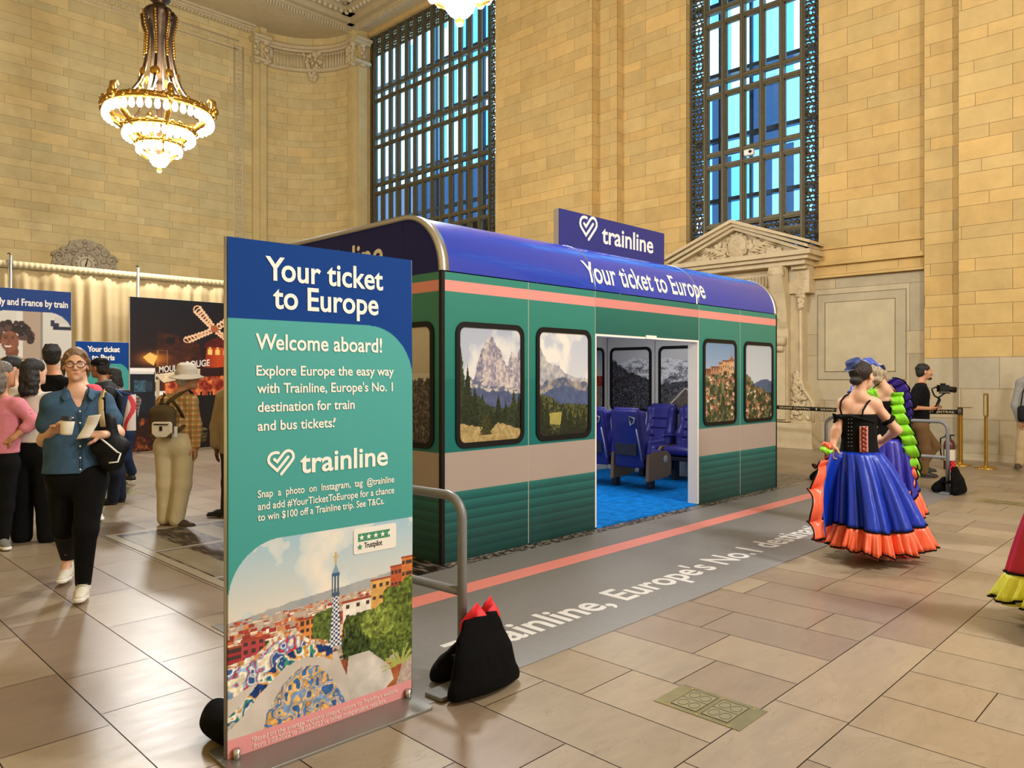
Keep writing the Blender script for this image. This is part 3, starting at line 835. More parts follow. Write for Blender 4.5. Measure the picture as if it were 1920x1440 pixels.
def pic_village(w, h, right=False):
    p = Pic(w, h); p.grad(0, C('#d8dde4'), 1, C('#6f8fb8') if not right else C('#aeb9c6')); rr = np.random.RandomState(4+right)
    if right:
        m = p.below([(0, .48), (.35, .48), (.55, .52), (.8, .54), (1, .50)], .03, 3); p.fill(m, C('#46597c'), .2, p.noise(8, 2))
        prof = [(0, .62), (.08, .60), (.2, .55), (.35, .45), (.6, .42), (1, .32)]
    else: prof = [(0, .66), (.15, .66), (.3, .68), (.55, .66), (.75, .7), (1, .68)]
    m = p.below(prof, .06, 5, 20); p.mix(m, C('#24301c'), C('#8a8560'), np.clip((p.noise(20, 6, 4)-.35)*2.4, 0, 1))
    for i in range(130 if not right else 110):
        x, y = rr.rand(), rr.rand()*.64; top = np.interp(x, *zip(*prof))
        if y > top-.04 or (not right and .25 < x < .72 and y < .48 and rr.rand() < .8): continue
        ww, hh = rr.uniform(.03, .09), rr.uniform(.02, .05)
        p.fill((np.abs(p.x-x) < ww/2) & (np.abs(p.y-y) < hh/2), [C('#caa584'), C('#b88a6a'), C('#d8c2a4'), C('#a06a4c')][rr.randint(4)], .3, p.noise(50, i))
        p.fill((np.abs(p.x-x) < ww/2) & (np.abs(p.y-y-hh/2) < .008), C('#8f4f38')); p.fill((np.abs(p.x-x-ww*.2) < .006) & (np.abs(p.y-y) < .01), C('#3a2a22'))
    if not right:
        for (x0, x1, y0, y1, c) in ((.45, .62, .62, .74, '#b98d68'), (.58, .8, .64, .77, '#c69c74'), (.8, .98, .62, .78, '#c9a27c'), (.2, .46, .6, .69, '#a9795c'), (0, .2, .58, .66, '#8d6048')):
            p.fill((p.x > x0) & (p.x < x1) & (p.y > y0) & (p.y < y1), C(c), .3, p.noise(40, 7)); p.fill((p.x > x0) & (p.x < x1) & (np.abs(p.y-y1) < .012), C('#84482f'))
            for k in range(3): xx = x0+(x1-x0)*(k+.5)/3; p.fill((np.abs(p.x-xx) < .012) & (np.abs(p.y-y0-.06) < .02), C('#3d2a20'))
        p.fill(p.poly([(.8, .78), (.98, .78), (.89, .84)]), C('#9a5a3c')); p.fill((np.abs(p.x-.86) < .008) & (p.y > .8) & (p.y < .9), C('#8a6a50'))
    for i in range(26):
        x, y = rr.rand(), rr.rand()*.4; p.fill(p.disc(x, y, rr.uniform(.02, .06)), C('#28361a'), .7, p.noise(60, i))
    return p
def pic_snow(w, h, kind):
    p = Pic(w, h); p.grad(0, C('#a9a9a8'), 1, C('#d6d6d4'))
    if kind == 0: prof = [(0, .78), (.2, .76), (.35, .80), (.6, .86), (.8, .85), (1, .84)]
    elif kind == 1: prof = [(0, .86), (.3, .84), (.6, .80), (1, .74)]
    else: prof = [(0, .30), (.2, .5), (.5, .52), (1, .5)]
    m = p.below(prof, .03, 3, 30); n = p.noise(14, 5, 5, .5); n2 = p.noise(46, 6, 3)
    p.mix(m, C('#3f434e'), C('#e4e6ea'), np.clip((n*.7+n2*.5+(p.y-.55)*.5-.38)*3, 0, 1))
    if kind == 0:
        m = p.below([(0, .82), (.15, .78), (.3, .7), (.6, .58), (1, .5)], .1, 8, 26); p.mix(m, C('#15161b'), C('#7d7f88'), np.clip((p.noise(50, 9, 3)-.38)*2.4, 0, 1))
    if kind == 1:
        m = p.below([(0, .42), (.4, .46), (1, .5)], .05, 8, 30); p.mix(m, C('#1f2126'), C('#8b8d94'), np.clip((p.noise(50, 9, 3)-.35)*2, 0, 1))
        p.mix(p.poly([(-.1, .0), (.56, .36), (.66, .36), (1.3, 0)]), C('#3a3532'), C('#83796f'), p.noise(60, 4, 2))
        for a, b in (((.1, 0), (.6, .36)), ((1.1, 0), (.62, .36))):
            l = np.abs((p.x-a[0])*(b[1]-a[1])-(p.y-a[1])*(b[0]-a[0])); p.fill((l < .008) & (p.y < .36), C('#c8c4c0'))
    if kind == 2: m = p.below([(0, .5), (1, .56)], .08, 3, 40); p.mix(m, C('#221d1c'), C('#8f8a86'), np.clip((p.noise(50, 9, 3)-.4)*2.4, 0, 1)); p.grad(.6, C('#b8b2a4'), 1, C('#cfc9bb'))
    return p
def pic_station(w, h):
    p = Pic(w, h); p.grad(.5, C('#d8cdbd'), 1, C('#7f97a6')); p.fill(p.y < .55, C('#7d6a5c'), .4, p.noise(30, 3)); p.fill((p.y > .38) & (p.y < .56), C('#96402f'), .5, p.noise(30, 4))
    p.fill(p.y < .38, C('#8c8078'), .4, p.noise(40, 5))
    l = np.abs(p.y-(.4-.55*p.x**2)); p.fill(l < .015, C('#2a2624')); return p
PANEL_BANDS = [(0, '#123f44'), (.025, '#15504f')]
def panel_print(w=2, h=474):
    # woven from the design sheet: green, pink band, grey band, ribbed skirting; h rows stand for 2.37 m
    p = Pic(w, h); z = p.y*2.37
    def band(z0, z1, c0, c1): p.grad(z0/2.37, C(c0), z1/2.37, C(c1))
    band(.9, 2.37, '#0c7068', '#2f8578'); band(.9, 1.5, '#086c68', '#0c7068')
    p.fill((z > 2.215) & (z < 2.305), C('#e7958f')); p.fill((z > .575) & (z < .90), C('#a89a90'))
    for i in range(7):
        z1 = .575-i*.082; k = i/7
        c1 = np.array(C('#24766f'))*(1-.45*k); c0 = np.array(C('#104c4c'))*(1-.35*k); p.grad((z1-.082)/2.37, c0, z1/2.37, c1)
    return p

CX0, CY0, CL, CW, CHT, CR = 3.95, 4.66, 6.0, 2.92, 2.37, 0.5
carriage = thing('train_carriage_booth', 'green and navy mock train carriage with an open doorway and printed windows', 'booth', (CX0, CY0, 0))
pf = lambda d: (lambda u, v: (u, -d, v))
def win(parent, u0, u1, z0, z1, fn, pic, axis_fn3):
    # black rounded frame and the picture inside it; fn(u, v) for the sheet, axis_fn3(u, v, d) for the frame
    f = MB(); o = rrect(u0, z0, u1, z1, .10); i = rrect(u0+.045, z0+.045, u1-.045, z1-.045, .06)
    frame_ring(f, o, i, .0, .012, axis_fn3); f.build('window_frame', M_BLACK, parent)
    a, b, c, e = u0+.04, u1-.04, z0+.04, z1-.04
    pic.sheet('window_picture', lambda s, t: fn(a+(b-a)*s, c+(e-c)*t), M_PRINT, parent)
def carriage_front():
    ppr = panel_print()
    spec = [(0, 1.02, (.142, .955), pic_peak(150, 196)), (1.02, 1.99, (1.115, 1.915), pic_slope(150, 196)),
            (3.96, 4.97, (4.05, 4.865), pic_village(130, 170)), (4.97, 6.0, (5.06, 5.89), pic_village(130, 170, True))]
    for u0, u1, w, pc in spec:
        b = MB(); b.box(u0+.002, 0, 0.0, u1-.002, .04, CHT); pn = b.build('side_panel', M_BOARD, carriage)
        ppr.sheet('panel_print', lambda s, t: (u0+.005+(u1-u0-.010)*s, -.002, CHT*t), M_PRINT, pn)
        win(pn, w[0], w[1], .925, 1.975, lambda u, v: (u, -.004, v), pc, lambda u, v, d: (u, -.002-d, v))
    # header over the door
    b = MB(); b.box(1.992, 0, 1.945, 3.958, .04, CHT); hd = b.build('door_header', M_BOARD, carriage)
    q = Pic(2, 86); zz = 1.945+q.y*(CHT-1.945); q.fill(zz > 0, C('#0f655f')); q.grad(0, C('#0c5f58'), 1, C('#26766a')); q.fill((zz > 2.215) & (zz < 2.305), C('#d98a86'))
    q.sheet('panel_print', lambda s, t: (1.995+1.96*s, -.002, 1.947+(CHT-1.947)*t), M_PRINT, hd)
    b = MB(); b.box(2.86, -.012, 1.925, 3.06, .05, 1.965); b.build('door_sensor', M_WHITE, carriage)
    # door lining
    b = MB(); b.box(3.935, .0, .0, 3.958, .13, 1.945); b.build('door_jamb', M_WHITE, carriage)
    b = MB(); b.box(1.992, .0, .0, 2.012, .13, 1.945); b.build('door_jamb', M_WHITE, carriage)
    b = MB(); b.box(2.012, 0, 1.925, 3.935, .13, 1.945); b.build('door_lintel', M_WHITE, carriage)
    # corner strips
    b = MB(); b.box(-.012, -.012, 0, .022, .022, CHT); b.build('corner_trim', M_BLACK, carriage)
    b = MB(); b.box(CL-.018, -.006, 0, CL+.006, .022, CHT); b.build('corner_trim', M_BLACK, carriage)
carriage_front()
def arc(t, r=CR): return (CR-r*math.cos(t), CHT+.01+r*math.sin(t))      # y, z along the front curve, t in 0..pi/2
def carriage_roof():
    for u0, u1 in ((.07, 1.99), (1.99, 3.96), (3.96, 5.94)):
        b = MB(); n = 18
        prof = [arc(i/n*PI/2) for i in range(n+1)]+[(CW-y, z) for y, z in [arc((n-i)/n*PI/2) for i in range(n+1)]]
        b.grid(lambda a, c: (u0+.002+(u1-u0-.004)*c, *prof[min(int(round(a*(len(prof)-1))), len(prof)-1)]), len(prof)-1, 1)
        r = b.build('roof_panel', M_NAVY, carriage)
    for u0, u1 in ((-.01, .07), (5.94, 6.01)):
        b = MB(); n = 20
        for rr_, flip in ((CR+.012, 0), (CR-.03, 1)): pass
        P = [arc(i/n*PI/2, CR+.010) for i in range(n+1)]+[(CW-y, z) for y, z in [arc((n-i)/n*PI/2, CR+.010) for i in range(n+1)]]
        Q = [arc(i/n*PI/2, CR-.03) for i in range(n+1)]+[(CW-y, z) for y, z in [arc((n-i)/n*PI/2, CR-.03) for i in range(n+1)]]
        m = len(P); vs = [(u0, *p) for p in P]+[(u1, *p) for p in P]+[(u0, *p) for p in Q]+[(u1, *p) for p in Q]; fs = []
        for i in range(m-1): fs += [(i, i+1, m+i+1, m+i), (2*m+i, 2*m+i+1, i+1, i), (m+i, m+i+1, 3*m+i+1, 3*m+i), (3*m+i, 3*m+i+1, 2*m+i+1, 2*m+i)]
        b.add(vs, fs, 0, True); b.build('roof_trim', M_SILVER, carriage)
    for u in (1.99, 3.96):
        b = MB(); b.tube([(u, *arc(i/20*PI/2, CR+.001)) for i in range(21)], .004, 5); b.build('roof_seam', M_SILVER, carriage)
    # lettering wrapped round the curve
    b = MB()
    def onarc(u, v):
        t = v/CR; y, z = arc(t, CR+.005); return (1.86+u, y, z)
    V = put_text(b, 'Your ticket to Europe', lambda u, v: onarc(u, v+.075), width=2.27, cap=.245, bold=.014, space=1.0, rows=.022)
    b.build('lettering', M_WHITE, carriage)
    # end cap at the near end: two navy boards and the wall below
    for a, c in ((0, .51), (.51, CW)):
        pts = []
        n = 12
        if a == 0: pts = [(0, CHT)]+[arc(i/n*PI/2, CR-.012) for i in range(n+1)]+[(.508, CHT+CR-.002), (.508, CHT)]
        else: pts = [(.512, CHT), (.512, CHT+CR-.002), (CW-.5, CHT+CR-.002)]+[(CW-y, z) for y, z in [arc((n-i)/n*PI/2, CR-.012) for i in range(n+1)]]+[(CW, CHT)]
        b = MB(); b.prism(pts, 0, .04, lambda u, v, d: (d+.004, u, v)); e = b.build('end_cap', M_NAVY_END, carriage)
    b = MB(); fn = lambda u, v: (.0015, 2.33-u, 2.495+v)
    put_heart(b, 0, 0, .27, fn); b.build('heart_logo', M_WHITE, carriage); b = MB(); put_text(b, 'trainline', lambda u, v: fn(u+.37, v), width=1.16, cap=.245, bold=.016)
    b.build('lettering', M_WHITE, carriage)
    for a, c, in ((0, .985), (.985, 1.95), (1.95, CW)):
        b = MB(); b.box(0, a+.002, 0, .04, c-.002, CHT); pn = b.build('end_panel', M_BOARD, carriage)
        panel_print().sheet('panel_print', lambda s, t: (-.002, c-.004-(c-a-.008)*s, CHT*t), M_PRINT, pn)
        m0 = (a+c)/2; win(pn, -m0-.40, -m0+.40, .925, 1.975, lambda u, v: (-.004, -u, v), pic_snow(90, 120, 2), lambda u, v, d: (-.002-d, -u, v))
    # the far sides
    b = MB(); b.box(.04, CW-.04, 0, CL, CW, CHT); b.build('rear_wall', M_BOARD, carriage)
    b = MB(); b.box(CL-.03, .03, 0, CL, CW-.03, CHT); b.prism([(.03, CHT)]+[arc(i/12*PI/2, CR-.02) for i in range(13)]+[(CW-y, z) for y, z in [arc((12-i)/12*PI/2, CR-.02) for i in range(13)]]+[(CW-.03, CHT)], CL-.03, CL, lambda u, v, d: (d, u, v))
    b.build('far_end_wall', mat('end_wall_board', '#dedfe0', rough=.35, metal=.2), carriage)
carriage_roof()
def carriage_inside():
    M_CARPET = mat('blue_carpet', '#0a78d2', rough=.95, noise=.4, nscale=9, bump=.6, bscale=90, spec=.1)
    b = MB(); b.box(.05, .0, .002, CL-.05, CW-.05, .018); b.build('carpet', M_CARPET, carriage)
    M_IN = mat('inner_board', '#d8d8d6', rough=.3, metal=.25)
    xe = CL-.04                                     # inner face of the far end wall
    for a, c, pc in ((2.84-.0, 1.935, pic_snow(110, 145, 0)), (1.925, 1.0, pic_snow(110, 145, 1)), (.99, .1, pic_snow(90, 120, 1))):
        b = MB(); b.box(xe-.02, c+.003, .02, xe, a-.003, CHT); pn = b.build('inner_panel', M_IN, carriage); m = (a+c)/2
        win(pn, -m-.40, -m+.40, .97, 1.985, lambda u, v: (xe-.024, -u, v), pc, lambda u, v, d: (xe-.022-d, -u, v))
    for i in range(6):
        a, c = .06+i*.98, .06+(i+1)*.98
        b = MB(); b.box(a+.003, CW-.07, .02, min(c, xe-.03)-.003, CW-.045, CHT); pn = b.build('inner_panel', M_IN, carriage); m = (a+c)/2
        if i >= 3: win(pn, m-.40, m+.40, .97, 1.985, lambda u, v: (u, CW-.074, v), pic_station(70, 90), lambda u, v, d: (u, CW-.072-d, v))
    b = MB(); b.box(.05, .05, CHT-.01, CL-.05, CW-.05, CHT+.0); b.build('inner_ceiling', M_WHITE, carriage)
    b = MB(); b.box(1.2, 1.2, CHT-.04, 5.2, 1.5, CHT-.01); b.build('ceiling_lamp', mat('strip_lamp', '#ffffff', emit='#fff4e2', estr=3), carriage)
    ld = bpy.data.lights.new('strip_light', 'AREA'); ld.shape = 'RECTANGLE'; ld.size = 4.0; ld.size_y = .3; ld.energy = 36; ld.color = (1, .95, .87)
    lo = bpy.data.objects.new('strip_light', ld); lo.location = (3.2, 1.35, CHT-.045); COL.objects.link(lo); lo.parent = carriage
carriage_inside()
# sign board standing on the roof
def roof_sign():
    t = thing('roof_sign', 'navy sign board with silver edge standing upright on the carriage roof', 'sign', (6.16, 5.33, 2.88))
    b = MB(); b.box(0, 0, 0, 2.04, .07, .455); b.build('board', M_SILVER, t)
    b = MB(); b.box(.004, -.006, 0, 2.04, 0, .455); b.build('face', mat('navy_sign', '#252c7c', rough=.4), t)
    b = MB(); fn = lambda u, v: (u, -.008, v); put_heart(b, .34, .165, .33, fn); b.build('heart_logo', M_WHITE, t); b = MB(); put_text(b, 'trainline', lambda u, v: fn(.75+u, .175+v), width=1.04, cap=.215, bold=.018)
    b.build('lettering', M_WHITE, t)
roof_sign()

# ---------------------------------------------------------------- seats
def make_seat(name, label, group):
    M_LTH = mat('blue_leather', '#33338c', rough=.38, spec=.5, bump=.05, bscale=40)
    M_SHELL = mat('blue_shell', '#1d2170', rough=.5)
    M_TAN = mat('tan_panel', '#80674a', rough=.55)
    M_DK = mat('dark_seat_metal', '#2a2d38', rough=.5, metal=.3)
    t = thing(name, label, 'seat', (0, 0, 0), 0, group)
    s = SDF(); s.box((.02, 0, .44), (.25, .225, .055), .05, k=.02); s.ell((.22, 0, .45), (.06, .22, .06), k=.04); s.ell((.0, 0, .495), (.2, .17, .02), k=.03)
    sdf_obj('seat', s, .014, M_LTH, t)
    s = SDF(); R = rot(0, 0, math.radians(-12))
    rows = [(.46, -.19, 0, .07, .215), (.6, -.22, 0, .075, .225), (.8, -.265, 0, .07, .21), (.92, -.29, 0, .07, .215), (1.02, -.305, 0, .07, .225), (1.09, -.315, 0, .045, .2)]
    s.stack(rows, k=.03)
    for sd in (-1, 1): s.chain([(-.14, sd*.19, .5), (-.17, sd*.2, .66), (-.23, sd*.185, .84), (-.24, sd*.205, 1.0)], [.045, .055, .04, .05], k=.05)
    for z in (.6, .72, .86): s.cap((-.145-(z-.5)*.22, -.15, z), (-.145-(z-.5)*.22, .15, z), .012, .012, k=.012, op=-1)
    sdf_obj('backrest', s, .011, M_LTH, t)
    s = SDF(); s.stack([(.3, -.235, 0, .05, .225), (.46, -.25, 0, .055, .235), (.7, -.30, 0, .05, .235), (.9, -.345, 0, .05, .225), (1.06, -.365, 0, .04, .22)], k=.02)
    sdf_obj('back_shell', s, .016, M_SHELL, t)
    b = MB(); b.box(-.335, -.17, .46, -.315, .17, .62, 0, Matrix.Rotation(math.radians(-0), 4, 'Y')); b.build('pocket', M_DK, t, bevel=.01)
    b = MB(); b.tube([(-.40, -.19, .96), (-.40, -.10, .98), (-.39, -.12, .86), (-.395, -.17, .90)], .012, 6, 0, True, True); b.build('grab_handle', mat('grey_handle', '#8d9094', rough=.4), t)
    b = MB(); b.tube([(-.40, -.215, .82), (-.34, -.225, .6), (-.29, -.225, .4)], .010, 6); b.build('edge_piping', mat('grey_piping', '#8c8ea6', rough=.5), t)
    b = MB(); b.prism([(-.24, .12), (.26, .15), (.32, .28), (.30, .44), (.22, .50), (-.22, .5)], -.295, -.245, lambda u, v, d: (u, d, v)); b.build('side_panel', M_TAN, t, bevel=.012)
    b = MB(); b.tube([(.16, -.296, .40), (.16, -.30, .40)], .05, 14); sd = b.build('recline_button', mat('pale_button', '#c8c8c4', rough=.4), t)
    s = SDF(); s.cap((-.16, -.27, .63), (.16, -.27, .64), .032, .03, fl=((0, 0, 1), .7)); s.cap((-.2, -.27, .5), (-.18, -.27, .63), .03, .03); sdf_obj('armrest', s, .012, M_LTH, t)
    b = MB(); b.box(-.04, -.2, .0, .06, -.12, .4); b.build('leg', M_DK, t, bevel=.008)
    b = MB(); b.box(-.2, -.24, .30, .24, .24, .36); b.build('underframe', M_DK, t, bevel=.01)
    return t
seat = make_seat('recliner_chair', 'blue leather train seat seen from behind, wholly in the doorway, with tan side panel', 'carriage seats')
seat.location = (8.5, 5.90, .018)
dup(seat, (8.5, 6.47, .018), 0, 'blue leather train seat seen from behind, half hidden by the doorway edge')
dup(seat, (9.53, 6.40, .018), PI, 'blue leather train seat seen from the front, below the snowy forest picture')
dup(seat, (9.53, 5.83, .018), PI, 'blue leather train seat seen from the front, below the railway track picture')

# ---------------------------------------------------------------- printed floor mats
def floor_mats():
    M_MAT = mat('mat_grey', '#7d7b7a', rough=.42, noise=.06, nscale=20, spec=.45)
    M_PINK = mat('mat_pink', '#e58d84', rough=.45)
    t = thing('platform_mat', 'long grey platform floor mat with a pink line and white lettering', 'mat', (2.0, 2.72, 0))
    b = MB(); b.box(0, 0, .0, 9.35, 1.8, .004); b.build('mat', M_MAT, t)
    b = MB(); b.add([(0, 1.2, .0048), (9.35, 1.2, .0048), (9.35, 1.385, .0048), (0, 1.385, .0048)], [(0,1,2,3)]); b.build('pink_line', M_PINK, t)
    b = MB(); put_text(b, "Trainline, Europe's No.1 destination for train tickets", lambda u, v: (u+.75, v+.30, .005), width=7.55, cap=.255, bold=.02); b.build('lettering', mat('mat_white', '#d9d8d6', rough=.5), t)
    # printed gravel and track under and beside the carriage
    p = Pic(240, 130); x = 2.42+p.x*(3.95-2.42+.02); y = 4.5+p.y*3.3
    n = p.noise(60, 3, 2); p.mix(p.x >= 0, C('#15120f'), C('#7d7266'), np.clip((n-.36)*2.6, 0, 1))
    sl = (((x-2.52) % .62) < .24) & (y > 4.95) & (y < 7.6); p.fill(sl, C('#8c8470'), .15, p.noise(20, 5))
    for yy in (5.55, 6.77): p.fill(np.abs(y-yy) < .05, C('#6d6a66')); p.fill(np.abs(y-yy) < .02, C('#c9c7c2'))
    p.fill((x < 2.5) | (y > 7.72), C('#a39a86'))
    t2 = thing('track_mat', 'printed floor mat of gravel and railway track beside the carriage end', 'mat', (2.42, 4.525, 0))
    p.sheet('track_print', lambda u, v: (u*1.53, v*3.28, .005), mat('glossy_print', attr='print', rough=.4, spec=.35), t2)
    b = MB(); b.box(0, 0, 0, 1.53, 3.28, .0045); b.build('mat', M_MAT, t2)
    b = MB(); b.box(1.53, 0, 0, 8.0, .135, .0045); m = b.build('gravel_strip_base', M_MAT, t2)
    q = Pic(1000, 22); n = q.noise(240, 8, 2); q.mix(q.x >= 0, C('#241f1b'), C('#a6978a'), np.clip((n-.3)*2.2, 0, 1))
    q.sheet('gravel_strip', lambda u, v: (1.53+u*6.4, v*.133, .0052), M_PRINT, t2)
    b = MB(); b.box(7.53, .135, 0, 9.0, 3.2, .0045); b.build('gravel_strip_base', M_MAT, t2)
    q = Pic(140, 300); n = q.noise(34, 8, 3); q.mix(q.x >= 0, C('#3a342e'), C('#96897c'), np.clip((n-.3)*2.2, 0, 1)); q.sheet('gravel_print', lambda u, v: (7.53+u*1.4, .14+v*3.0, .0052), M_PRINT, t2)
floor_mats()

# ---------------------------------------------------------------- the near roll-up banner
def pic_hill_city(w, h):
    # a generic sunny hillside town: hazy sky, tiled rooftops, a chequered spire, trees and a mosaic terrace wall
    p = Pic(w, h); rr = np.random.RandomState(3)
    p.grad(.55, C('#e3d9cc'), 1, C('#9fc0d4')); cl = p.noise(3, 5, 5); p.mix((p.y > .6) & (cl > .5), C('#c2d0d6'), C('#ece4d8'), np.clip((cl-.5)*5, 0, 1))
    m = p.below([(0, .60), (.3, .64), (.6, .67), (1, .70)], .015, 3, 20); p.mix(m, C('#8e9aa8'), C('#b9b5b0'), p.noise(12, 4))
    m = p.below([(0, .565), (.4, .61), (1, .64)], .01, 4); p.mix(m, C('#a08a80'), C('#d2c2b4'), p.noise(70, 5, 2))
    for i in range(420):
        y = rr.uniform(.36, .62); x = rr.rand(); s = .008+(.62-y)*.12; c = ['#b0483c', '#c86a4c', '#e0c9ae', '#d8b48c', '#a63a3e', '#f0e4d4', '#c98a5a'][rr.randint(7)]
        p.fill((np.abs(p.x-x) < s) & (np.abs(p.y-y+.02*(1-x)) < s*.55), C(c), .25, p.noise(60, i % 9))
        if i % 2: p.fill((np.abs(p.x-x) < s) & (np.abs(p.y-y+.02*(1-x)-s*.5) < s*.14), C('#8c4434'))
    def green(n, x0, x1, y0, y1, r0, r1, c, sd):
        for i in range(n):
            q = np.random.RandomState(sd+i); p.fill(p.disc(q.uniform(x0, x1), q.uniform(y0, y1), q.uniform(r0, r1)), C(c), .75, p.noise(64, sd+i % 7))
    green(40, 0, .45, .30, .42, .02, .05, '#4a5a30', 10)
    for (x0, x1, y0, y1, c) in ((.0, .06, .36, .47, '#a8343c'), (.06, .17, .37, .49, '#b84a50'), (.34, .43, .40, .53, '#d98a48'), (.575, .75, .40, .57, '#e6e0d6'), (.74, .86, .45, .66, '#d9a85e'), (.86, .93, .5, .72, '#b85a38'), (.93, 1, .56, .76, '#c8783c'), (.84, 1.0, .50, .60, '#c46a40'), (.66, .74, .24, .35, '#c98a3c')):
        p.fill((p.x > x0) & (p.x < x1) & (p.y > y0) & (p.y < y1), C(c), .15, p.noise(30, 3))
        for k in range(3):
            for l in range(3):
                xx, yy = x0+(x1-x0)*(k+.5)/3, y0+(y1-y0)*(l+.5)/3; p.fill((np.abs(p.x-xx) < .010) & (np.abs(p.y-yy) < .011), C('#4a3a38'))
        p.fill((p.x > x0-.005) & (p.x < x1+.005) & (np.abs(p.y-y1) < .006), C('#9a4a34'))
    green(60, .44, .54, .40, .52, .02, .04, '#55652f', 60); green(80, .62, 1.0, .20, .44, .03, .07, '#4f5f2a', 90); green(60, .84, 1.0, .30, .58, .03, .06, '#5c6b2c', 130); green(40, .72, .85, .36, .47, .03, .05, '#77863c', 170)
    for i in range(9): p.tree(.56+i*.02, .12, .46-.02*abs(i-3), .06, C('#34421f'), i, .8)
    # red earth terrace
    m = p.poly([(.66, .0), (.70, .18), (.95, .15), (.9, 0)]); p.mix(m, C('#8a3a24'), C('#c98a50'), p.noise(24, 7))
    # chequered spire
    tw = np.interp(p.y, [.30, .38, .60, .62], [.038, .030, .016, .02]); xc = .535; m = (np.abs(p.x-xc) < tw) & (p.y > .30) & (p.y < .62)
    ck = ((np.floor((p.x-xc+.2)/.0125)+np.floor(p.y/.0125)) % 2 == 0); p.fill(m & ck, C('#2b4a86')); p.fill(m & ~ck, C('#ece8e0'))
    m = (np.abs(p.x-xc) < .022) & (p.y > .62) & (p.y < .75); p.fill(m & ((np.floor(p.x/.008) % 2 == 0) | (p.y < .64)), C('#4a5a72')); p.fill(m & (p.y > .735), C('#3f5f8a'))
    p.fill((np.abs(p.x-xc) < .018*np.clip((.80-p.y)/.05, 0, 1)+.002) & (p.y > .75) & (p.y < .84), C('#7f9ab0')); p.fill((np.abs(p.x-xc) < .004) & (p.y > .8) & (p.y < .87), C('#c8a860')); p.fill((np.abs(p.x-xc) < .014) & (np.abs(p.y-.845) < .005), C('#c8a860'))
    for (x, y0, y1, wd) in ((.535, .22, .33, .05), (.40, .24, .36, .05)):
        m = (np.abs(p.x-x) < wd*(1-.35*np.clip((p.y-y0)/(y1-y0), 0, 1))) & (p.y > y0) & (p.y < y1); p.fill(m, C('#b8a898'), .35, p.noise(40, 3)); p.fill(m & (p.noise(46, 5, 2) > .6), C('#5a4a48'))
    p.fill(p.poly([(.39, .1), (.44, .27), (.6, .24), (.62, .12), (.5, .06)]), C('#8a4a30'), .3, p.noise(40, 8))
    green(30, .40, .50, .2, .24, .01, .025, '#e4dccf', 210)
    # mosaic wave benches
    def mosaic(m, cols, sc, sd):
        n = p.noise(sc, sd, 2); b = np.clip(((n-.25)/.5*len(cols)), 0, len(cols)-.01).astype(int)
        for i, c in enumerate(cols): p.fill(m & (b == i), C(c), .25, p.noise(80, sd+1, 2))
    ox, oy = p.x, p.y; p.x, p.y = ox/1.3, oy/1.28
    m = p.below([(0, .285), (.1, .30), (.17, .36), (.24, .37), (.30, .31), (.36, .30)], 0) & (p.x < .36) & (p.y > .12); mosaic(m, ['#3a5a9a', '#dfe4e6', '#6f93c4', '#c23a3a', '#88a8d0', '#e8e0c8'], 34, 5)
    m = p.below([(0, .30), (.1, .315), (.17, .375), (.24, .385), (.30, .325), (.38, .30)], 0) & ~p.below([(0, .28), (.1, .295), (.17, .35), (.24, .36), (.30, .30), (.38, .28)], 0) & (p.x < .38); mosaic(m, ['#d8cfc0', '#c98a58', '#e8e2d8'], 40, 6)
    m = p.below([(0, .16), (.1, .2), (.2, .26), (.28, .28), (.36, .26), (.42, .23), (.46, .12), (.62, .0)], 0); p.mix(m, C('#b5aca6'), C('#ddd6ce'), p.noise(9, 4))
    out = [(0, .06), (.05, .10), (.12, .18), (.2, .25), (.28, .275), (.36, .255), (.40, .23)]
    m = p.below([(x, y+.03) for x, y in out], 0) & ~p.below([(x, y-.025) for x, y in out], 0) & (p.x < .40); mosaic(m, ['#1f3c78', '#d8a054', '#e8e4dc', '#3f8a74', '#2a4f90', '#c8c4bc'], 30, 12)
    m = p.below([(.11, -.1), (.14, .06), (.2, .16), (.27, .215), (.34, .20), (.40, .12), (.45, .02), (.48, -.1)], 0) & (p.x > .11) & (p.x < .48); mosaic(m, ['#d9a860', '#4a78b4', '#d8b070', '#7fa0cc', '#e0b878', '#3a66a4'], 26, 21)
    m = p.poly([(.46, .10), (.47, .20), (.56, .20), (.66, .1), (.68, .03), (.62, -.02), (.48, -.02)]); p.mix(m, C('#a9a49e'), C('#e6e1da'), p.noise(16, 9))
    p.x, p.y = ox, oy
    for i in range(26):
        q = np.random.RandomState(300+i); a = q.uniform(-.2, 3.3); x0, y0 = .93, .12; l = q.uniform(.06, .13)
        d = np.abs((p.x-x0)*math.sin(a)-(p.y-y0)*math.cos(a)*1.2); tt = (p.x-x0)*math.cos(a)+(p.y-y0)*math.sin(a); p.fill((d < .004) & (tt > 0) & (tt < l), C('#a8b060'))
    return p

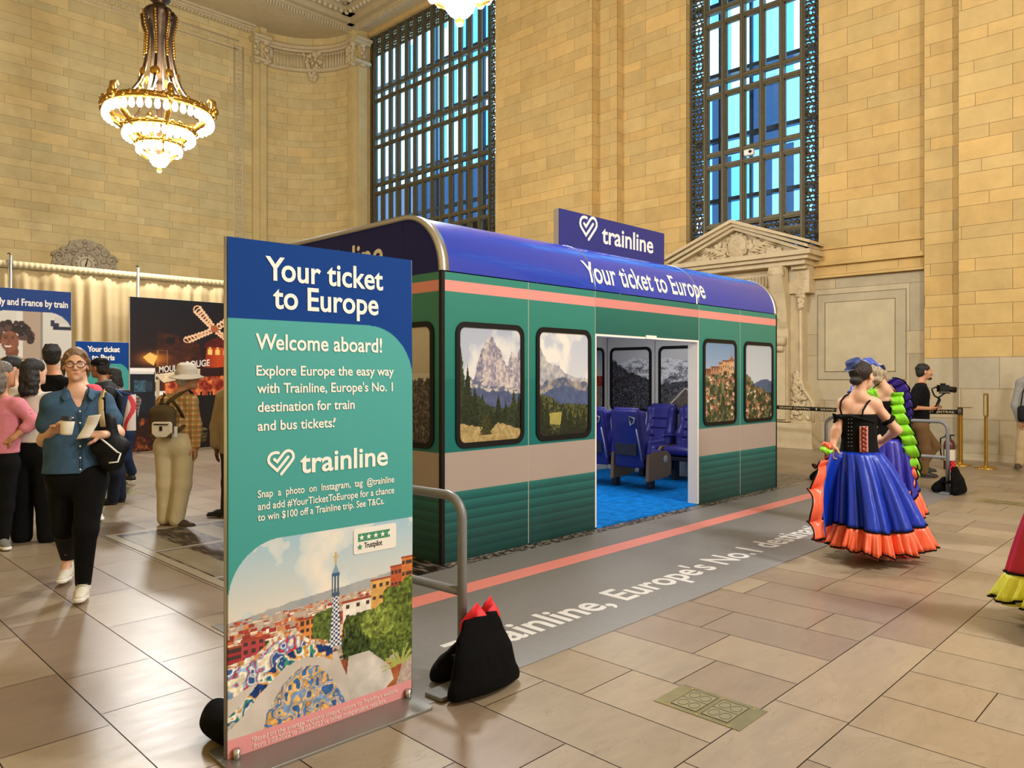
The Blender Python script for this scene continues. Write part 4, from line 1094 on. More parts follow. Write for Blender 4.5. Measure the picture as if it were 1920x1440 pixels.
def roll_banner():
    W, H = .885, 2.06; z0 = .012
    ang = math.atan2(2.857-2.89, 2.228-1.339)
    t = thing('roll_up_banner', 'tall roll-up banner reading Your ticket to Europe, Welcome aboard, standing nearest', 'banner', (1.339, 2.89, 0), ang)
    # printed sheet, slightly bowed, with round top corners
    w, h = 300, 700
    p = Pic(w, h); X = p.x*W; Z = p.y*H
    NAVY, TEAL = C('#0b3d8a'), C('#469c9c')
    p.fill(p.x >= 0, NAVY)
    tealtop = 1.738; r = .24
    m = (Z < tealtop) & ~((X > W-r) & (Z > tealtop-r) & ((X-(W-r))**2+(Z-(tealtop-r))**2 > r*r))
    p.fill(m, TEAL); q = Pic(2, h); p.a[m] = (np.array(C('#38908f'))*(1-p.y[..., None])+np.array(C('#56aaa8'))*p.y[..., None])[m]
    pz0, pz1 = .075, .845
    pic = pic_hill_city(300, 244)
    r = .22; m = (Z > pz0) & (Z < pz1) & ~((X < r) & (Z > pz1-r) & ((X-r)**2+(Z-(pz1-r))**2 > r*r))
    sy = np.clip(((Z-pz0)/(pz1-pz0)*244).astype(int), 0, 243); sx = np.clip((p.x*300).astype(int), 0, 299)
    p.a[m] = pic.a[sy, sx][m]
    p.fill(Z < pz0, C('#e39a9c'))
    bow = lambda u, v: -.012-.010*math.sin(v*PI)-.004*math.sin(u*PI)
    mask = np.ones((h, w), bool)
    s = p.sheet('banner_sheet', lambda u, v: (u*W, bow(u, v), z0+v*H), M_FABRIC_PRINT, t)
    md = s.modifiers.new('solid', 'SOLIDIFY'); md.thickness = .02; md.offset = -1 if False else 1
    md.offset = -1
    def put(name, items, m):
        b = MB()
        for (txt, x, z, wd, cp, bold) in items:
            fn = lambda u, v: (x+u, bow((x+u)/W, (z+v-z0)/H)-.0025, z+v)
            if txt == 'HEART': put_heart(b, 0, 0, wd, fn)
            else: put_text(b, txt, fn, wd, cp, bold)
        return b.build(name, m, s)
    L = []
    def B(px, py):        # where a spot of the photograph falls on the banner plane
        ca, sa = math.cos(ang), math.sin(ang); dx, dy = FWD[0]+(px-960)/FPX*RGT[0], FWD[1]+(px-960)/FPX*RGT[1]
        k = (1.339*sa-2.89*ca)/(dx*sa-dy*ca); return ((dx*k-1.339)*ca+(dy*k-2.89)*sa, CAM_H-(py-706)/FPX*k)
    def line(txt, xl, yl, xr, yr, cap, bold=.02):
        (x0, a), (x1, b) = B(xl, yl), B(xr, yr); L.append((txt, x0, (a+b)/2, x1-x0, cap, bold))
    line('Your ticket', 494, 525, 714, 544, .1, .018); line('to Europe', 508, 578, 705, 591, .1, .018)
    line('Welcome aboard!', 475, 655, 711, 661, .067, .016)
    line('Explore Europe the easy way', 476, 704, 733, 704, .042, .014); line("with Trainline, Europe's No. 1", 477, 737, 731, 733, .042, .014)
    line('destination for train', 478, 772, 659, 766, .042, .014); line('and bus tickets:', 478, 806, 621, 801, .042, .014); line('*', 619, 795, 624, 795, .03, .02)
    line('trainline', 557, 886, 721, 870, .092, .018)
    (a, b) = B(495, 893); L.append(('HEART', a, b, B(547, 893)[0]-a, 0, 0))
    line('Snap  a  photo  on  Instagram,  tag  @trainline', 478, 930, 733, 905, .031, .012)
    line('and add #YourTicketToEurope for a chance', 478, 952, 733, 926, .031, .012); line('to win $100 off a Trainline trip. See T&Cs.', 478, 976, 714, 943, .031, .012)
    for it in L: put('heart_logo' if it[0] == 'HEART' else 'lettering', [it], M_WHITE)
    L = []
    def line2(txt, xl, yl, xr, yr, cap, bold=.01):
        (x0, a), (x1, b) = B(xl, yl), B(xr, yr); return (txt, x0, (a+b)/2, x1-x0, cap, bold)
    for it in [line2("*Based on the average monthly unique visitors to Trainline's website", 468, 1388, 742, 1297, .021), line2('from 1.03.2022 to 28.02.2023 vs other independent retailers.', 472, 1400, 720, 1315, .021)]: put('small_print', [it], mat('small_print_pale', '#f3dcd8', rough=.6))
    # rating card
    b = MB(); x0, z1 = B(657, 991); x1, _ = B(737, 980); zb = B(657, 1039)[1]
    fn3 = lambda u, v, d: (u, bow(u/W, (v-z0)/H)-.0015-d, v)
    b.prism(rrect(x0, zb, x1, z1, .012), 0, .001, fn3); b.build('rating_card', mat('card_white', '#e6e3dc', rough=.6), s)
    g = MB(); st = MB(); sq = (x1-x0)*.155
    def star(mb, cx, cz, r):
        mb.add([fn3(cx, cz, .003)]+[fn3(cx+(r if i % 2 == 0 else r*.4)*math.sin(i*PI/5), cz+(r if i % 2 == 0 else r*.4)*math.cos(i*PI/5), .003) for i in range(10)], [(0, 1+i, 1+(i+1) % 10) for i in range(10)])
    zt = z1-(z1-zb)*.52
    for i in range(5):
        u = x0+(x1-x0)*.10+i*sq*1.05; g.prism([(u, zt), (u+sq*(1 if i < 4 else .6), zt), (u+sq*(1 if i < 4 else .6), zt+sq), (u, zt+sq)], .001, .002, fn3); star(st, u+sq/2, zt+sq/2, sq*.4)
    star(g, x0+(x1-x0)*.14, zb+(z1-zb)*.27, sq*.42)
    g.build('rating_squares', mat('rating_green', '#2f8a68', rough=.6), s); st.build('rating_stars', M_WHITE, s)
    b = MB(); put_text(b, 'Trustpilot', lambda u, v: fn3(x0+(x1-x0)*.24+u, zb+(z1-zb)*.2+v, .002), (x1-x0)*.42, .026, .015); b.build('rating_name', mat('ink', '#20242c', rough=.6), s)
    # base plate, feet, rear pole
    b = MB(); b.prism(rrect(-.03, -.19, W, .12, .02), 0, .012); b.build('base_plate', mat('plate_steel', '#8f8e8a', rough=.35, metal=.7), t, bevel=.002)
    for x in (.03, W-.03):
        b = MB(); b.tube([(x, -.03, .008), (x, -.03, .05)], .014, 10); b.build('foot_peg', M_SILVER, t)
    b = MB(); b.tube([(.0, .0, z0), (.0, .0, z0+H)], .010, 8); b.build('side_pole', M_SILVER, t)
    b = MB(); b.tube([(W, .0, z0), (W, .0, z0+H)], .010, 8); b.build('side_pole', M_SILVER, t)
    b = MB(); b.tube([(0, .0, z0+H-.012), (W, 0, z0+H-.012)], .011, 8); b.build('top_rail', M_SILVER, t)
    return t
roll_banner()

# ---------------------------------------------------------------- pediment door
def leaf_cluster(mb, n, fn, r0, r1, seed, mi=0):
    rr = random.Random(seed)
    for i in range(n):
        a = rr.random(); b = rr.random(); p, fl = fn(a, b); r = rr.uniform(r0, r1)
        M = Matrix.Translation(p) @ Matrix.Rotation(rr.uniform(0, PI), 4, 'X')
        mb.sphere((0, 0, 0), r, 7, 5, mi, M, (.55, 1.5, .8))
def pediment_door():
    d = thing('door_1', 'carved stone doorway with a pointed pediment', None, (0, 0, 0)); struct(d)
    ST = mat('door_stone', '#c9b794', rough=.65, noise=.1, nscale=5, bump=.12, bscale=40)
    yc = 8.27
    f = lambda u, z, dd: (dd, yc+u, z)                 # u across the wall, dd = x
    b = MB()
    for s in (-1, 1):
        b.box(15.72, yc+s*1.02-.15, .55, 16.2, yc+s*1.02+.17, 3.55); b.box(15.66, yc+s*1.02-.11, .6, 15.73, yc+s*1.02+.12, 2.3)
        b.box(15.66, yc+s*1.02-.2, 0, 16.2, yc+s*1.70+.1*s if s < 0 else yc+1.78, .55) if False else b.box(15.62, min(yc+s*.85, yc+s*1.72), 0, 16.2, max(yc+s*.85, yc+s*1.72), .53)
        b.box(15.60, min(yc+s*.83, yc+s*1.74), 0, 16.2, max(yc+s*.83, yc+s*1.74), .12)
        pl = [(s*1.17, .53), (s*1.70, .53), (s*1.70, .95), (s*1.62, 1.08), (s*1.50, 1.22), (s*1.44, 1.42), (s*1.43, 3.5), (s*1.17, 3.5)]
        b.prism(pl if s > 0 else pl[::-1], 15.86, 16.2, f)
        b.tube([(15.84, yc+s*1.66, .56), (15.84, yc+s*1.66, .95), (15.84, yc+s*1.58, 1.08), (15.84, yc+s*1.46, 1.24), (15.84, yc+s*1.40, 1.45), (15.84, yc+s*1.39, 3.45)], .035, 8)
    b.build('door_jamb', ST, d)
    b = MB()
    for s in (-1, 1):
        u = s*1.02
        pr = [(15.72, 3.86), (15.42, 3.86), (15.40, 3.66), (15.46, 3.5), (15.55, 3.3), (15.62, 3.0), (15.66, 2.7), (15.72, 2.55)]
        b.prism(pr, yc+u-.15, yc+u+.15, lambda x, z, q: (x, q, z)); b.tube([(15.47, yc+u-.16, 3.72), (15.47, yc+u+.16, 3.72)], .09, 12); b.tube([(15.64, yc+u-.12, 2.28), (15.64, yc+u+.12, 2.28)], .10, 12); b.tube([(15.64, yc+u-.08, 2.12), (15.64, yc+u+.08, 2.12)], .07, 10)
        leaf_cluster(b, 26, lambda a, c: ((15.5+.14*c, yc+u-.12*s+(a-.5)*.08, 3.7-1.0*c), 0), .03, .055, 5)
        leaf_cluster(b, 44, lambda a, c: ((15.80, yc+s*(1.42+(a-.5)*.26*(1-c*.7)), 3.82-.85*c), 0), .03, .06, 6)
        leaf_cluster(b, 90, lambda a, c: ((15.83, yc+s*(1.30+(a-.35)*(.10+.30*(1-c))), .6+1.0*c), 0), .025, .055, 7)
        b.box(15.66, yc+s*1.42-.16, 3.80, 16.2, yc+s*1.42+.16, 3.90)
    b.build('console', ST, d)
    b = MB()
    b.box(15.78, yc-1.6, 3.30, 16.2, yc+1.6, 3.88); b.box(15.74, yc-.85, 3.2, 16.2, yc+.85, 3.34)
    for i in range(22):
        y = yc-.82+i*.078; b.tube([(15.77, y, 3.45), (15.77, y, 3.72)], .03, 6)
    for z0, z1, o in ((3.88, 3.98, 0), (3.98, 4.06, .1), (4.06, 4.16, .18)): b.box(15.52-o, yc-1.62-o, z0, 16.2, yc+1.62+o, z1)
    b.prism([(-1.65, 4.14), (1.65, 4.14), (0, 4.80)], 15.72, 16.2, f)
    for s in (-1, 1):
        for o, t0, t1 in ((.0, 0, .07), (.08, .07, .14), (.16, .14, .2)):
            pl = [(s*(1.62+o), 4.14+t0), (s*(1.62+o), 4.14+t1), (0, 4.80+t1+o*.1), (0, 4.80+t0)]
            b.prism(pl, 15.54-o, 16.2, f)
    b.build('pediment', ST, d)
    b = MB()
    b.lathe([(0, .05), (.2, .05), (.25, 0)], 20, 0, True, Matrix.Translation((15.70, yc, 4.47)) @ Matrix.Rotation(-PI/2, 4, 'Y') @ Matrix.Scale(1.15, 4, (1, 0, 0)))
    for i in range(14): a = i*PI*2/14; b.tube([(15.68, yc+.25*math.cos(a), 4.46+.25*math.sin(a)), (15.66, yc+.28*math.cos(a+.25), 4.46+.28*math.sin(a+.25)), (15.68, yc+.25*math.cos(a+.45), 4.46+.25*math.sin(a+.45))], .028, 6)
    leaf_cluster(b, 24, lambda a, c: ((15.66, yc+(a-.5)*.28, 4.32+.28*c), 0), .03, .06, 8)
    for s in (-1, 1):
        leaf_cluster(b, 70, lambda a, c: ((15.68, yc+s*(.3+.75*a), 4.22+(.36*(1-a)+.02)*c), 0), .03, .065, 9)
        for i in range(7): b.tube([(15.67, yc+s*.28, 4.3), (15.64, yc+s*(.45+.05*i), 4.3+.05*i*(1 if i < 4 else .6)), (15.67, yc+s*(.6+.08*i), 4.25+.02*i)], [.02, .035, .008], 6)
    b.build('relief', ST, d)
    b = MB(); b.box(16.02, yc-.9, 0, 16.1, yc+.9, 3.3); b.build('door_leaf', mat('door_green', '#25413c', rough=.4), d)
    b = MB()
    for z in (.3, .9, 1.5, 2.1, 2.7, 3.2): b.box(15.97, yc-.88, z-.03, 16.03, yc+.88, z+.03)
    for u in (-.86, -.02, .02, .86): b.box(15.96, yc+u-.04, 0, 16.03, yc+u+.04, 3.3)
    b.build('door_frame', M_BRONZE, d)
pediment_door()

# ---------------------------------------------------------------- chandeliers
M_GOLD = mat('gilded_bronze', '#b58a3c', rough=.3, metal=.9, noise=.35, nscale=20)
M_OLD = mat('dark_bronze', '#4c3a2a', rough=.4, metal=.7, noise=.3, nscale=14)
M_BULB = mat('lit_bulb', '#ffffff', emit='#fff3d6', estr=9.0)
M_BULB.cycles.emission_sampling = 'NONE'
def make_chandelier(label, loc):
    t = thing('chandelier', label, 'chandelier', loc, 0, 'hall chandeliers')
    b = MB(); b.lathe([(.05, 14.9), (.05, 9.5), (.08, 9.45), (.19, 9.35), (.21, 9.25), (.12, 9.17), (.13, 9.1), (.24, 9.05), (.26, 8.95), (.15, 8.85), (.10, 8.6), (.06, 8.5), (.06, 5.95)], 20); b.build('stem', M_OLD, t)
    n = 8
    for i in range(n):
        g = MB(); k = MB()
        a = 2*PI*i/n+.2; c, s = math.cos(a), math.sin(a)
        path = [(.24, 9.0), (.31, 8.9), (.29, 8.7), (.235, 8.5), (.24, 8.2), (.27, 7.95), (.32, 7.72), (.42, 7.45), (.58, 7.22), (.78, 7.05), (.98, 6.97)]
        k.tube([(r*c, r*s, z) for r, z in path], [.04, .05, .045, .034, .03, .03, .032, .03, .028, .026, .026], 8)
        for j in range(16): z = 8.9-j*.055; r = np.interp(z, [8.0, 8.5, 8.7, 8.9], [.265, .235, .29, .31])+.03; g.sphere((r*c, r*s, z), .03, 6, 4, 0, None, (1, 1, 1.2))
        g.lathe([(0, .04), (.05, .035), (.09, .015), (.10, 0)], 10, 0, True, Matrix.Translation((.36*c, .36*s, 7.66)) @ Matrix.Rotation(a, 4, 'Z') @ Matrix.Rotation(PI/2, 4, 'Y'))
        for j in range(5): g.sphere((.37*c+.02*math.cos(j), .37*s+.02*math.sin(j), 7.5-.04*j), .035, 6, 4)
        g.build('leaf_overlay', M_GOLD, k.build('arm', M_OLD, t))
    def ring(name, R, z, h, m):
        b = MB(); b.lathe([(R-.05, z), (R-.02, z+h*.6), (R, z+h), (R+.05, z+h), (R+.07, z+h*.5), (R+.04, z), (R-.05, z)], 48)
        nb = int(R*44)
        for i in range(nb): a = 2*PI*i/nb; b.sphere(((R+.06)*math.cos(a), (R+.06)*math.sin(a), z+h*(.7+.25*math.sin(i*2.1))), .045, 6, 4)
        return b.build(name, m, t)
    ring('garland_ring', 1.0, 6.90, .12, M_GOLD); ring('middle_ring', .64, 6.52, .09, M_GOLD); ring('lower_ring', .39, 6.24, .07, M_GOLD)
    g = MB()
    for i in range(6):
        a = 2*PI*i/6+.35; c, s = math.cos(a), math.sin(a)
        g.tube([(1.0*c, 1.0*s, 6.95), (1.08*c, 1.08*s, 7.05), (1.07*c, 1.07*s, 7.17), (1.0*c, 1.0*s, 7.22), (.96*c, .96*s, 7.16)], [.05, .07, .06, .045, .03], 8); g.sphere((1.1*c, 1.1*s, 6.98), .085, 8, 6)
        g.tube([(.95*c, .95*s, 6.9), (.85*c, .85*s, 6.72), (.72*c, .72*s, 6.62), (.62*c, .62*s, 6.5), (.5*c, .5*s, 6.36), (.38*c, .38*s, 6.26)], [.04, .06, .05, .05, .04, .03], 8)
        for j in range(3): g.sphere(((.9-.06*j)*c, (.9-.06*j)*s, 6.8-.06*j), .06, 6, 4)
        g.tube([(.38*c, .38*s, 6.24), (.36*c, .36*s, 6.08), (.24*c, .24*s, 6.0), (.1*c, .1*s, 6.02)], [.03, .035, .03, .02], 8)
    g.build('scroll_crest', M_GOLD, t)
    b = MB(); b.lathe([(.0, 5.70), (.04, 5.71), (.06, 5.76), (.03, 5.8), (.02, 5.83)], 12); b.build('finial', M_GOLD, t)
    b = MB(); b.lathe([(0, 5.80), (.12, 5.84), (.18, 5.92), (.2, 6.0), (.18, 6.02)], 20); b.build('light_bowl', M_BULB, t)
    bulb = None
    for R, z, m in ((1.0, 6.80, 40), (.64, 6.44, 30), (.39, 6.17, 18)):
        for i in range(m):
            a = 2*PI*(i+.5)/m; p = (R*math.cos(a), R*math.sin(a), z)
            if bulb is None:
                b = MB(); b.lathe([(0, -.11), (.03, -.10), (.055, -.06), (.06, -.01), (.045, .05), (.03, .09), (.0, .1)], 10); bulb = b.build('bulb', M_BULB, t, p)
            else:
                o = bulb.copy(); COL.objects.link(o); o.location = p
    return t
ch = make_chandelier('whole bronze and gold chandelier with three glowing rings of bulbs', (6.0, 16.0, 0))
dup(ch, (6.0, 6.75, 0), .3, 'chandelier of which only the glowing tip shows, in front of the big window')

# ---------------------------------------------------------------- wall clock
def wall_clock():
    t = thing('wall_clock', 'round clock in a grey carved scroll surround above the curtain', 'clock', (7.43, 25.8, 4.98))
    G = mat('grey_carving', '#a89a80', rough=.7, noise=.2, nscale=7, bump=.2, bscale=30)
    b = MB()
    pl = [(-.92, -.75), (.92, -.75), (.92, -.1), (.86, .22), (.66, .42), (.46, .50), (.40, .68), (.15, .76), (-.15, .76), (-.42, .68), (-.48, .50), (-.66, .42), (-.86, .22), (-.92, -.1)]
    b.prism(pl, -.12, 0, lambda u, v, d: (u, d, v))
    rr = random.Random(2)
    for s in (-1, 1):
        for (u, v, r) in ((.74, .18, .17), (.55, .38, .12), (.78, -.15, .14), (.8, -.45, .15)):
            b.tube([(s*(u+r*(1-i/22)*math.cos(i*.5)), -.13-.02*i/10, v+r*(1-i/22)*math.sin(i*.5)) for i in range(20)], .04, 6)
    for i in range(70):
        a = rr.uniform(-.3, PI+.3); R = rr.uniform(.43, .74); b.sphere((R*math.cos(a)*1.1, -.14, R*math.sin(a)*.95), rr.uniform(.03, .08), 7, 5)
    b.build('carved_surround', G, t)
    b = MB(); b.lathe([(.40, -.02), (.40, .09), (.35, .12), (.33, .06)], 32, 0, True, Matrix.Translation((0, -.12, 0)) @ Matrix.Rotation(PI/2, 4, 'X')); b.build('bezel', G, t)
    b = MB(); b.lathe([(0, .04), (.35, .04), (.35, 0)], 32, 0, True, Matrix.Translation((0, -.12, 0)) @ Matrix.Rotation(PI/2, 4, 'X')); b.build('dial', mat('dial_stone', '#cbbd9e', rough=.6), t)
    b = MB()
    for i, s in enumerate(('XII', 'I', 'II', 'III', 'IIII', 'V', 'VI', 'VII', 'VIII', 'IX', 'X', 'XI')):
        a = PI/2-i*PI/6; ca, sa = math.cos(a-PI/2), math.sin(a-PI/2)
        put_text(b, s, lambda u, v: (.27*math.cos(a)+u*ca-(v-.035)*sa, -.163, .27*math.sin(a)+u*sa+(v-.035)*ca), None, .07, .02, center=True)
    b.tube([(.16*math.cos(i*PI/12), -.162, .16*math.sin(i*PI/12)) for i in range(24)], .008, 4, 0, True, True); b.build('numerals', mat('clock_ink', '#3a3026', rough=.6), t)
    for L, a, w in ((.2, PI/2-.25, .022), (.29, -PI/2-.2, .015)):
        b = MB(); b.tube([(-.05*math.cos(a), -.175, -.05*math.sin(a)), (L*math.cos(a), -.175, L*math.sin(a))], [w, w*.4], 6); b.build('hand', M_BLACK, t)
wall_clock()

# ---------------------------------------------------------------- pipe and drape
M_DRAPE = mat('cream_drape', '#ab956a', rough=.85, noise=.05, nscale=3, sheen=.2)
def drapes():
    M_ALU = mat('aluminium_pole', '#a3a4a5', rough=.35, metal=.7)
    Y = 17.0; XS = [1.28, 3.6, 5.92, 8.24, 10.56]
    for i in range(4):
        x0, x1 = XS[i], XS[i+1]
        def fn(a, b, x0=x0, x1=x1, i=i):
            x = x0+.03+(x1-x0-.06)*a; z = .04+3.68*b
            fold = (.02 if i == 0 else .05)*math.sin(a*2*PI*6+1.6*math.sin(a*9+i))+.014*math.sin(a*2*PI*13+i*2+2*math.sin(a*7))+.03*math.sin(a*5+b*2)
            k = .25+.75*min(1, (1-b)*3.5)
            return (x, Y+fold*k, z)
        b = MB(); b.grid(fn, 150, 10); hem = MB()
        t = thing('curtain_panel', ('cream curtain panel behind the smiling woman backdrop', 'cream curtain panel below the stone clock', 'cream curtain panel above the night windmill backdrop', 'cream curtain panel hidden behind the tall banner')[i], 'curtain', (0, 0, 0), 0, 'cream pipe and drape curtains')
        b.build('drape', M_DRAPE, t, solid=.004)
        hem.grid(lambda a, c: (x0+.03+(x1-x0-.06)*a, Y-.045-.006*math.sin(a*150), 3.60+.14*c), 150, 1); hem.build('rod_pocket', mat('drape_hem', '#a39570', rough=.85), t, solid=.006)
        b = MB(); b.tube([(x0, Y, 3.69), (x1, Y, 3.69)], .02, 8); b.build('crossbar', M_ALU, t)
    for i, x in enumerate(XS):
        b = MB(); b.tube([(x, Y-.06, .02), (x, Y-.06, 3.84)], .024, 10); t = thing('drape_post', ('aluminium upright at the far end of the cream curtains', 'aluminium upright between the backdrop of the woman and the clock', 'aluminium upright rising behind the night windmill backdrop', 'aluminium upright behind the banner top', 'aluminium upright at the hidden curtain end')[i], 'pole', (0, 0, 0), 0, 'curtain uprights')
        b.build('pole', M_ALU, t); b = MB(); b.box(x-.22, Y-.28, 0, x+.22, Y+.16, .012); b.build('base', M_GREY_POST, t); b = MB(); b.tube([(x, Y-.06, 3.84), (x-.02, Y-.06, 3.88), (x-.05, Y-.06, 3.86)], .012, 6); b.build('hook', M_BLACK, t)
drapes()

# ---------------------------------------------------------------- the two backdrops and the small banner
def pic_night(w, h):
    # a windmill cabaret street at night
    p = Pic(w, h); p.y = np.interp(p.y, [0, .2, .36, .49, .535, .66, .8, 1], [0, .17, .27, .39, .44, .60, .80, 1]); p.grad(.45, C('#2a0f10'), 1, C('#0a0a16')); n = p.noise(20, 3, 4)
    m = p.poly([(.2, .30), (.22, .78), (.5, .72), (.58, .66), (.62, .3)]); p.mix(m, C('#1d0c0a'), C('#7a3418'), np.clip(n*.9+(.5-p.y)*.8, 0, 1))
    p.fill((np.abs(p.x-.33) < .035) & (np.abs(p.y-.70) < .03), C('#160a0a')); p.fill((np.abs(p.x-.22) < .006) & (p.y < .6) & (p.y > .4), C('#8a5a34')); p.fill((np.abs(p.x-.3) < .006) & (p.y < .6) & (p.y > .4), C('#8a5a34'))
    for i in range(9): p.fill((np.abs(p.y-.44-.02*i) < .002) & (p.x > .21) & (p.x < .31), C('#7a4a2a'))
    # glowing lamp
    g = np.exp(-(((p.x-.18)/.11)**2+((p.y-.53)/.05)**2)); p.a = p.a*(1-g[..., None])+np.array(C('#e08a2a'))*g[..., None]; p.fill(p.poly([(.10, .54), (.16, .58), (.22, .55), (.2, .50), (.19, .47), (.14, .5)]), C('#ffcf70'))
    # round mill house
    m = (np.abs(p.x-.78) < .14+.03*np.clip((.62-p.y)/.2, 0, 1)) & (p.y < .64) & (p.y > .42); p.mix(m, C('#6a1408'), C('#c84a1e'), np.clip(1.1-np.abs(p.x-.76)*5, 0, 1)); p.fill((p.y > .64) & (((p.x-.78)/.16)**2+((p.y-.64)/.10)**2 < 1), C('#5a1210'), .3, n)
    for i in range(4):
        x = .67+.07*i; p.fill((np.abs(p.x-x) < .02) & (p.y > .57) & (p.y < .61), C('#ffd27a')); p.fill(p.disc(x, .61, .02), C('#ffd27a')); p.fill(p.disc(x, .635, .012), C('#ffb860'))
    def arm(x0, y0, x1, y1):
        L = math.hypot(x1-x0, (y1-y0)*h/w)
        for k in range(9):
            t = (k+.5)/9; cx, cy = x0+(x1-x0)*t, y0+(y1-y0)*t; r = .018+.016*t
            d = np.sqrt((p.x-cx)**2+((p.y-cy)*h/w)**2); p.fill(np.abs(d-r) < .0055, C('#ffc8a0'))
            nx, ny = -(y1-y0)*h/w/L, (x1-x0)/L
            for s in (-1, 1): p.fill((p.x-cx-nx*r*s)**2+((p.y-cy)*h/w-ny*r*s)**2 < .011**2, C('#ffd8b4'))
    for x1, y1 in ((.55, .95), (.97, .95), (.46, .70), (.91, .67)): arm(.71, .815, x1, y1)
    p.fill(p.disc(.71, .815, .035), C('#b0603c'))
    p.fill((p.y < .46) & (p.y > .42) & (p.x > .2), C('#3a1210'))
    m = p.poly([(.58, .44), (1, .49), (1, .40), (.5, .36)]); p.fill(m, C('#2c0c0c'))
    p.fill(p.poly([(.2, .395), (.58, .44), (.58, .39), (.27, .35)]), C('#e9d6b4'), .15, n); p.fill(p.poly([(.2, .395), (.58, .44), (.58, .447), (.2, .402)]), C('#f6ead2'))
    m = p.poly([(.28, .345), (.60, .385), (1, .40), (1, .27), (.28, .27)]); p.mix(m, C('#7a1a10'), C('#f08a4c'), np.clip((p.noise(26, 9, 3)-.3)*2.4, 0, 1))
    p.fill((p.y < .27), C('#120c10')); p.fill((p.x < .2) & (p.y < .42) & (p.y > .2), C('#141a26'), .4, n); p.fill((p.x < .19) & (p.y > .405) & (p.y < .425), C('#e8e8e8')); p.fill((np.abs(p.x-.08) < .05) & (np.abs(p.y-.33) < .035), C('#3a5a70'), .6, p.noise(40, 4)); p.fill((np.abs(p.x-.15) < .025) & (np.abs(p.y-.33) < .03), C('#26323c'), .6, p.noise(40, 5))
    p.fill((np.abs(p.x-.22) < .015) & (p.y < .37) & (p.y > .2), C('#c9b79a'))
    m = (p.y < .18); p.mix(m, C('#2a0e0a'), C('#c86a2e'), np.clip((p.noise(30, 12, 4)-.45)*3.2*(1-np.abs(p.x-.3)), 0, 1)); p.fill((p.y < .2) & (p.x > .55), C('#1a0c0c'), .5, n)
    for i in range(16):
        q = np.random.RandomState(i); p.fill((np.abs(p.x-q.uniform(.3, 1)) < .008) & (np.abs(p.y-.25) < q.uniform(.02, .05)), C('#0c0808'))
    g = np.exp(-(((p.x-1.0)/.10)**2+((p.y-.72)/.03)**2)); p.a = p.a*(1-g[..., None])+np.array(C('#ff9a4a'))*g[..., None]
    return p
def pic_station_woman(w, h):
    p = Pic(w, h); W = 2.4; H = 3.1; X = p.x*W; Z = p.y*H
    p.fill(X > -1, C('#d7d5cf')); p.grad(0, C('#c4c2bb'), 1, C('#dcdad4'))
    p.fill((X > 1.62) & (X < 1.9), C('#b3a08f')); p.fill((X > 1.9) & (X < 1.93), C('#8c8a86')); p.fill((X > 1.52) & (X < 1.62), C('#e2e0da'))
    for i in range(10): p.fill((X > 2.06) & (np.abs(Z-1.72-i*.045) < .008) & (Z < 1.9+.1*(X-2.06)), C('#aaa9a6'))
    p.fill((X > 2.06) & (X < 2.2) & (Z > 2.44) & (Z < 2.56), C('#2a3048')); p.fill((X > 2.12) & (Z > 2.5) & (Z < 2.62), C('#cfcdc8')); p.fill((X > 2.1) & (Z > 2.38) & (Z < 2.44), C('#20263c'))
    rr = np.random.RandomState(1); X = X-.12; Z = Z-.30
    def disc(cx, cz, r, c, var=0, sz=1.0): p.fill((X-cx)**2+((Z-cz)/sz)**2 < r*r, C(c), var, p.noise(70, 5, 2))
    # smiling woman with curly hair
    m = (np.abs(X-1.33) < .42*np.clip((1.62-Z)/.2, 0, 1)) & (Z < 1.62); p.fill(m, C('#a5813c'), .2, p.noise(30, 4)); disc(1.33, 1.66, .10, '#7c4a34', 0, 1.5)
    for i in range(90): a = rr.uniform(-.5, PI+.7); R = rr.uniform(.08, .25); disc(1.36+R*math.cos(a)*1.15, 1.95+R*math.sin(a), rr.uniform(.03, .06), ['#3b2a26', '#5a443c', '#2a1e1c'][i % 3])
    disc(1.30, 1.84, .14, '#8a5640', .15, 1.35); disc(1.27, 1.76, .05, '#f4f0ea', 0, .55); disc(1.27, 1.775, .045, '#8a5640', 0, .35)
    for x in (1.235, 1.345): disc(x, 1.90, .02, '#2a1a18', 0, .5); disc(x, 1.935, .03, '#3a2420', 0, .25)
    disc(1.29, 1.845, .022, '#7a4634', 0, .9)
    disc(.75, 1.95, .2, '#2a2628', .3); disc(.74, 1.8, .15, '#b58468', 0, 1.3); p.fill((np.abs(X-.74) < .38) & (Z < 1.55), C('#4c5a70'))
    disc(1.02, 2.42, .09, '#1c1c20')
    X = X+.12; Z = Z+.30; m = (Z > 2.70) | ((Z > 2.44) & (X > 2.0) & (((X-2.0)/.40)**2+((Z-2.34)/.36)**2 > 1) & (X > 2.0)) | ((X < 1.35) & (Z > 2.70-.10*np.clip((1.35-X)/.4, 0, 1)))
    p.fill(m, C('#0d3a84')); return p
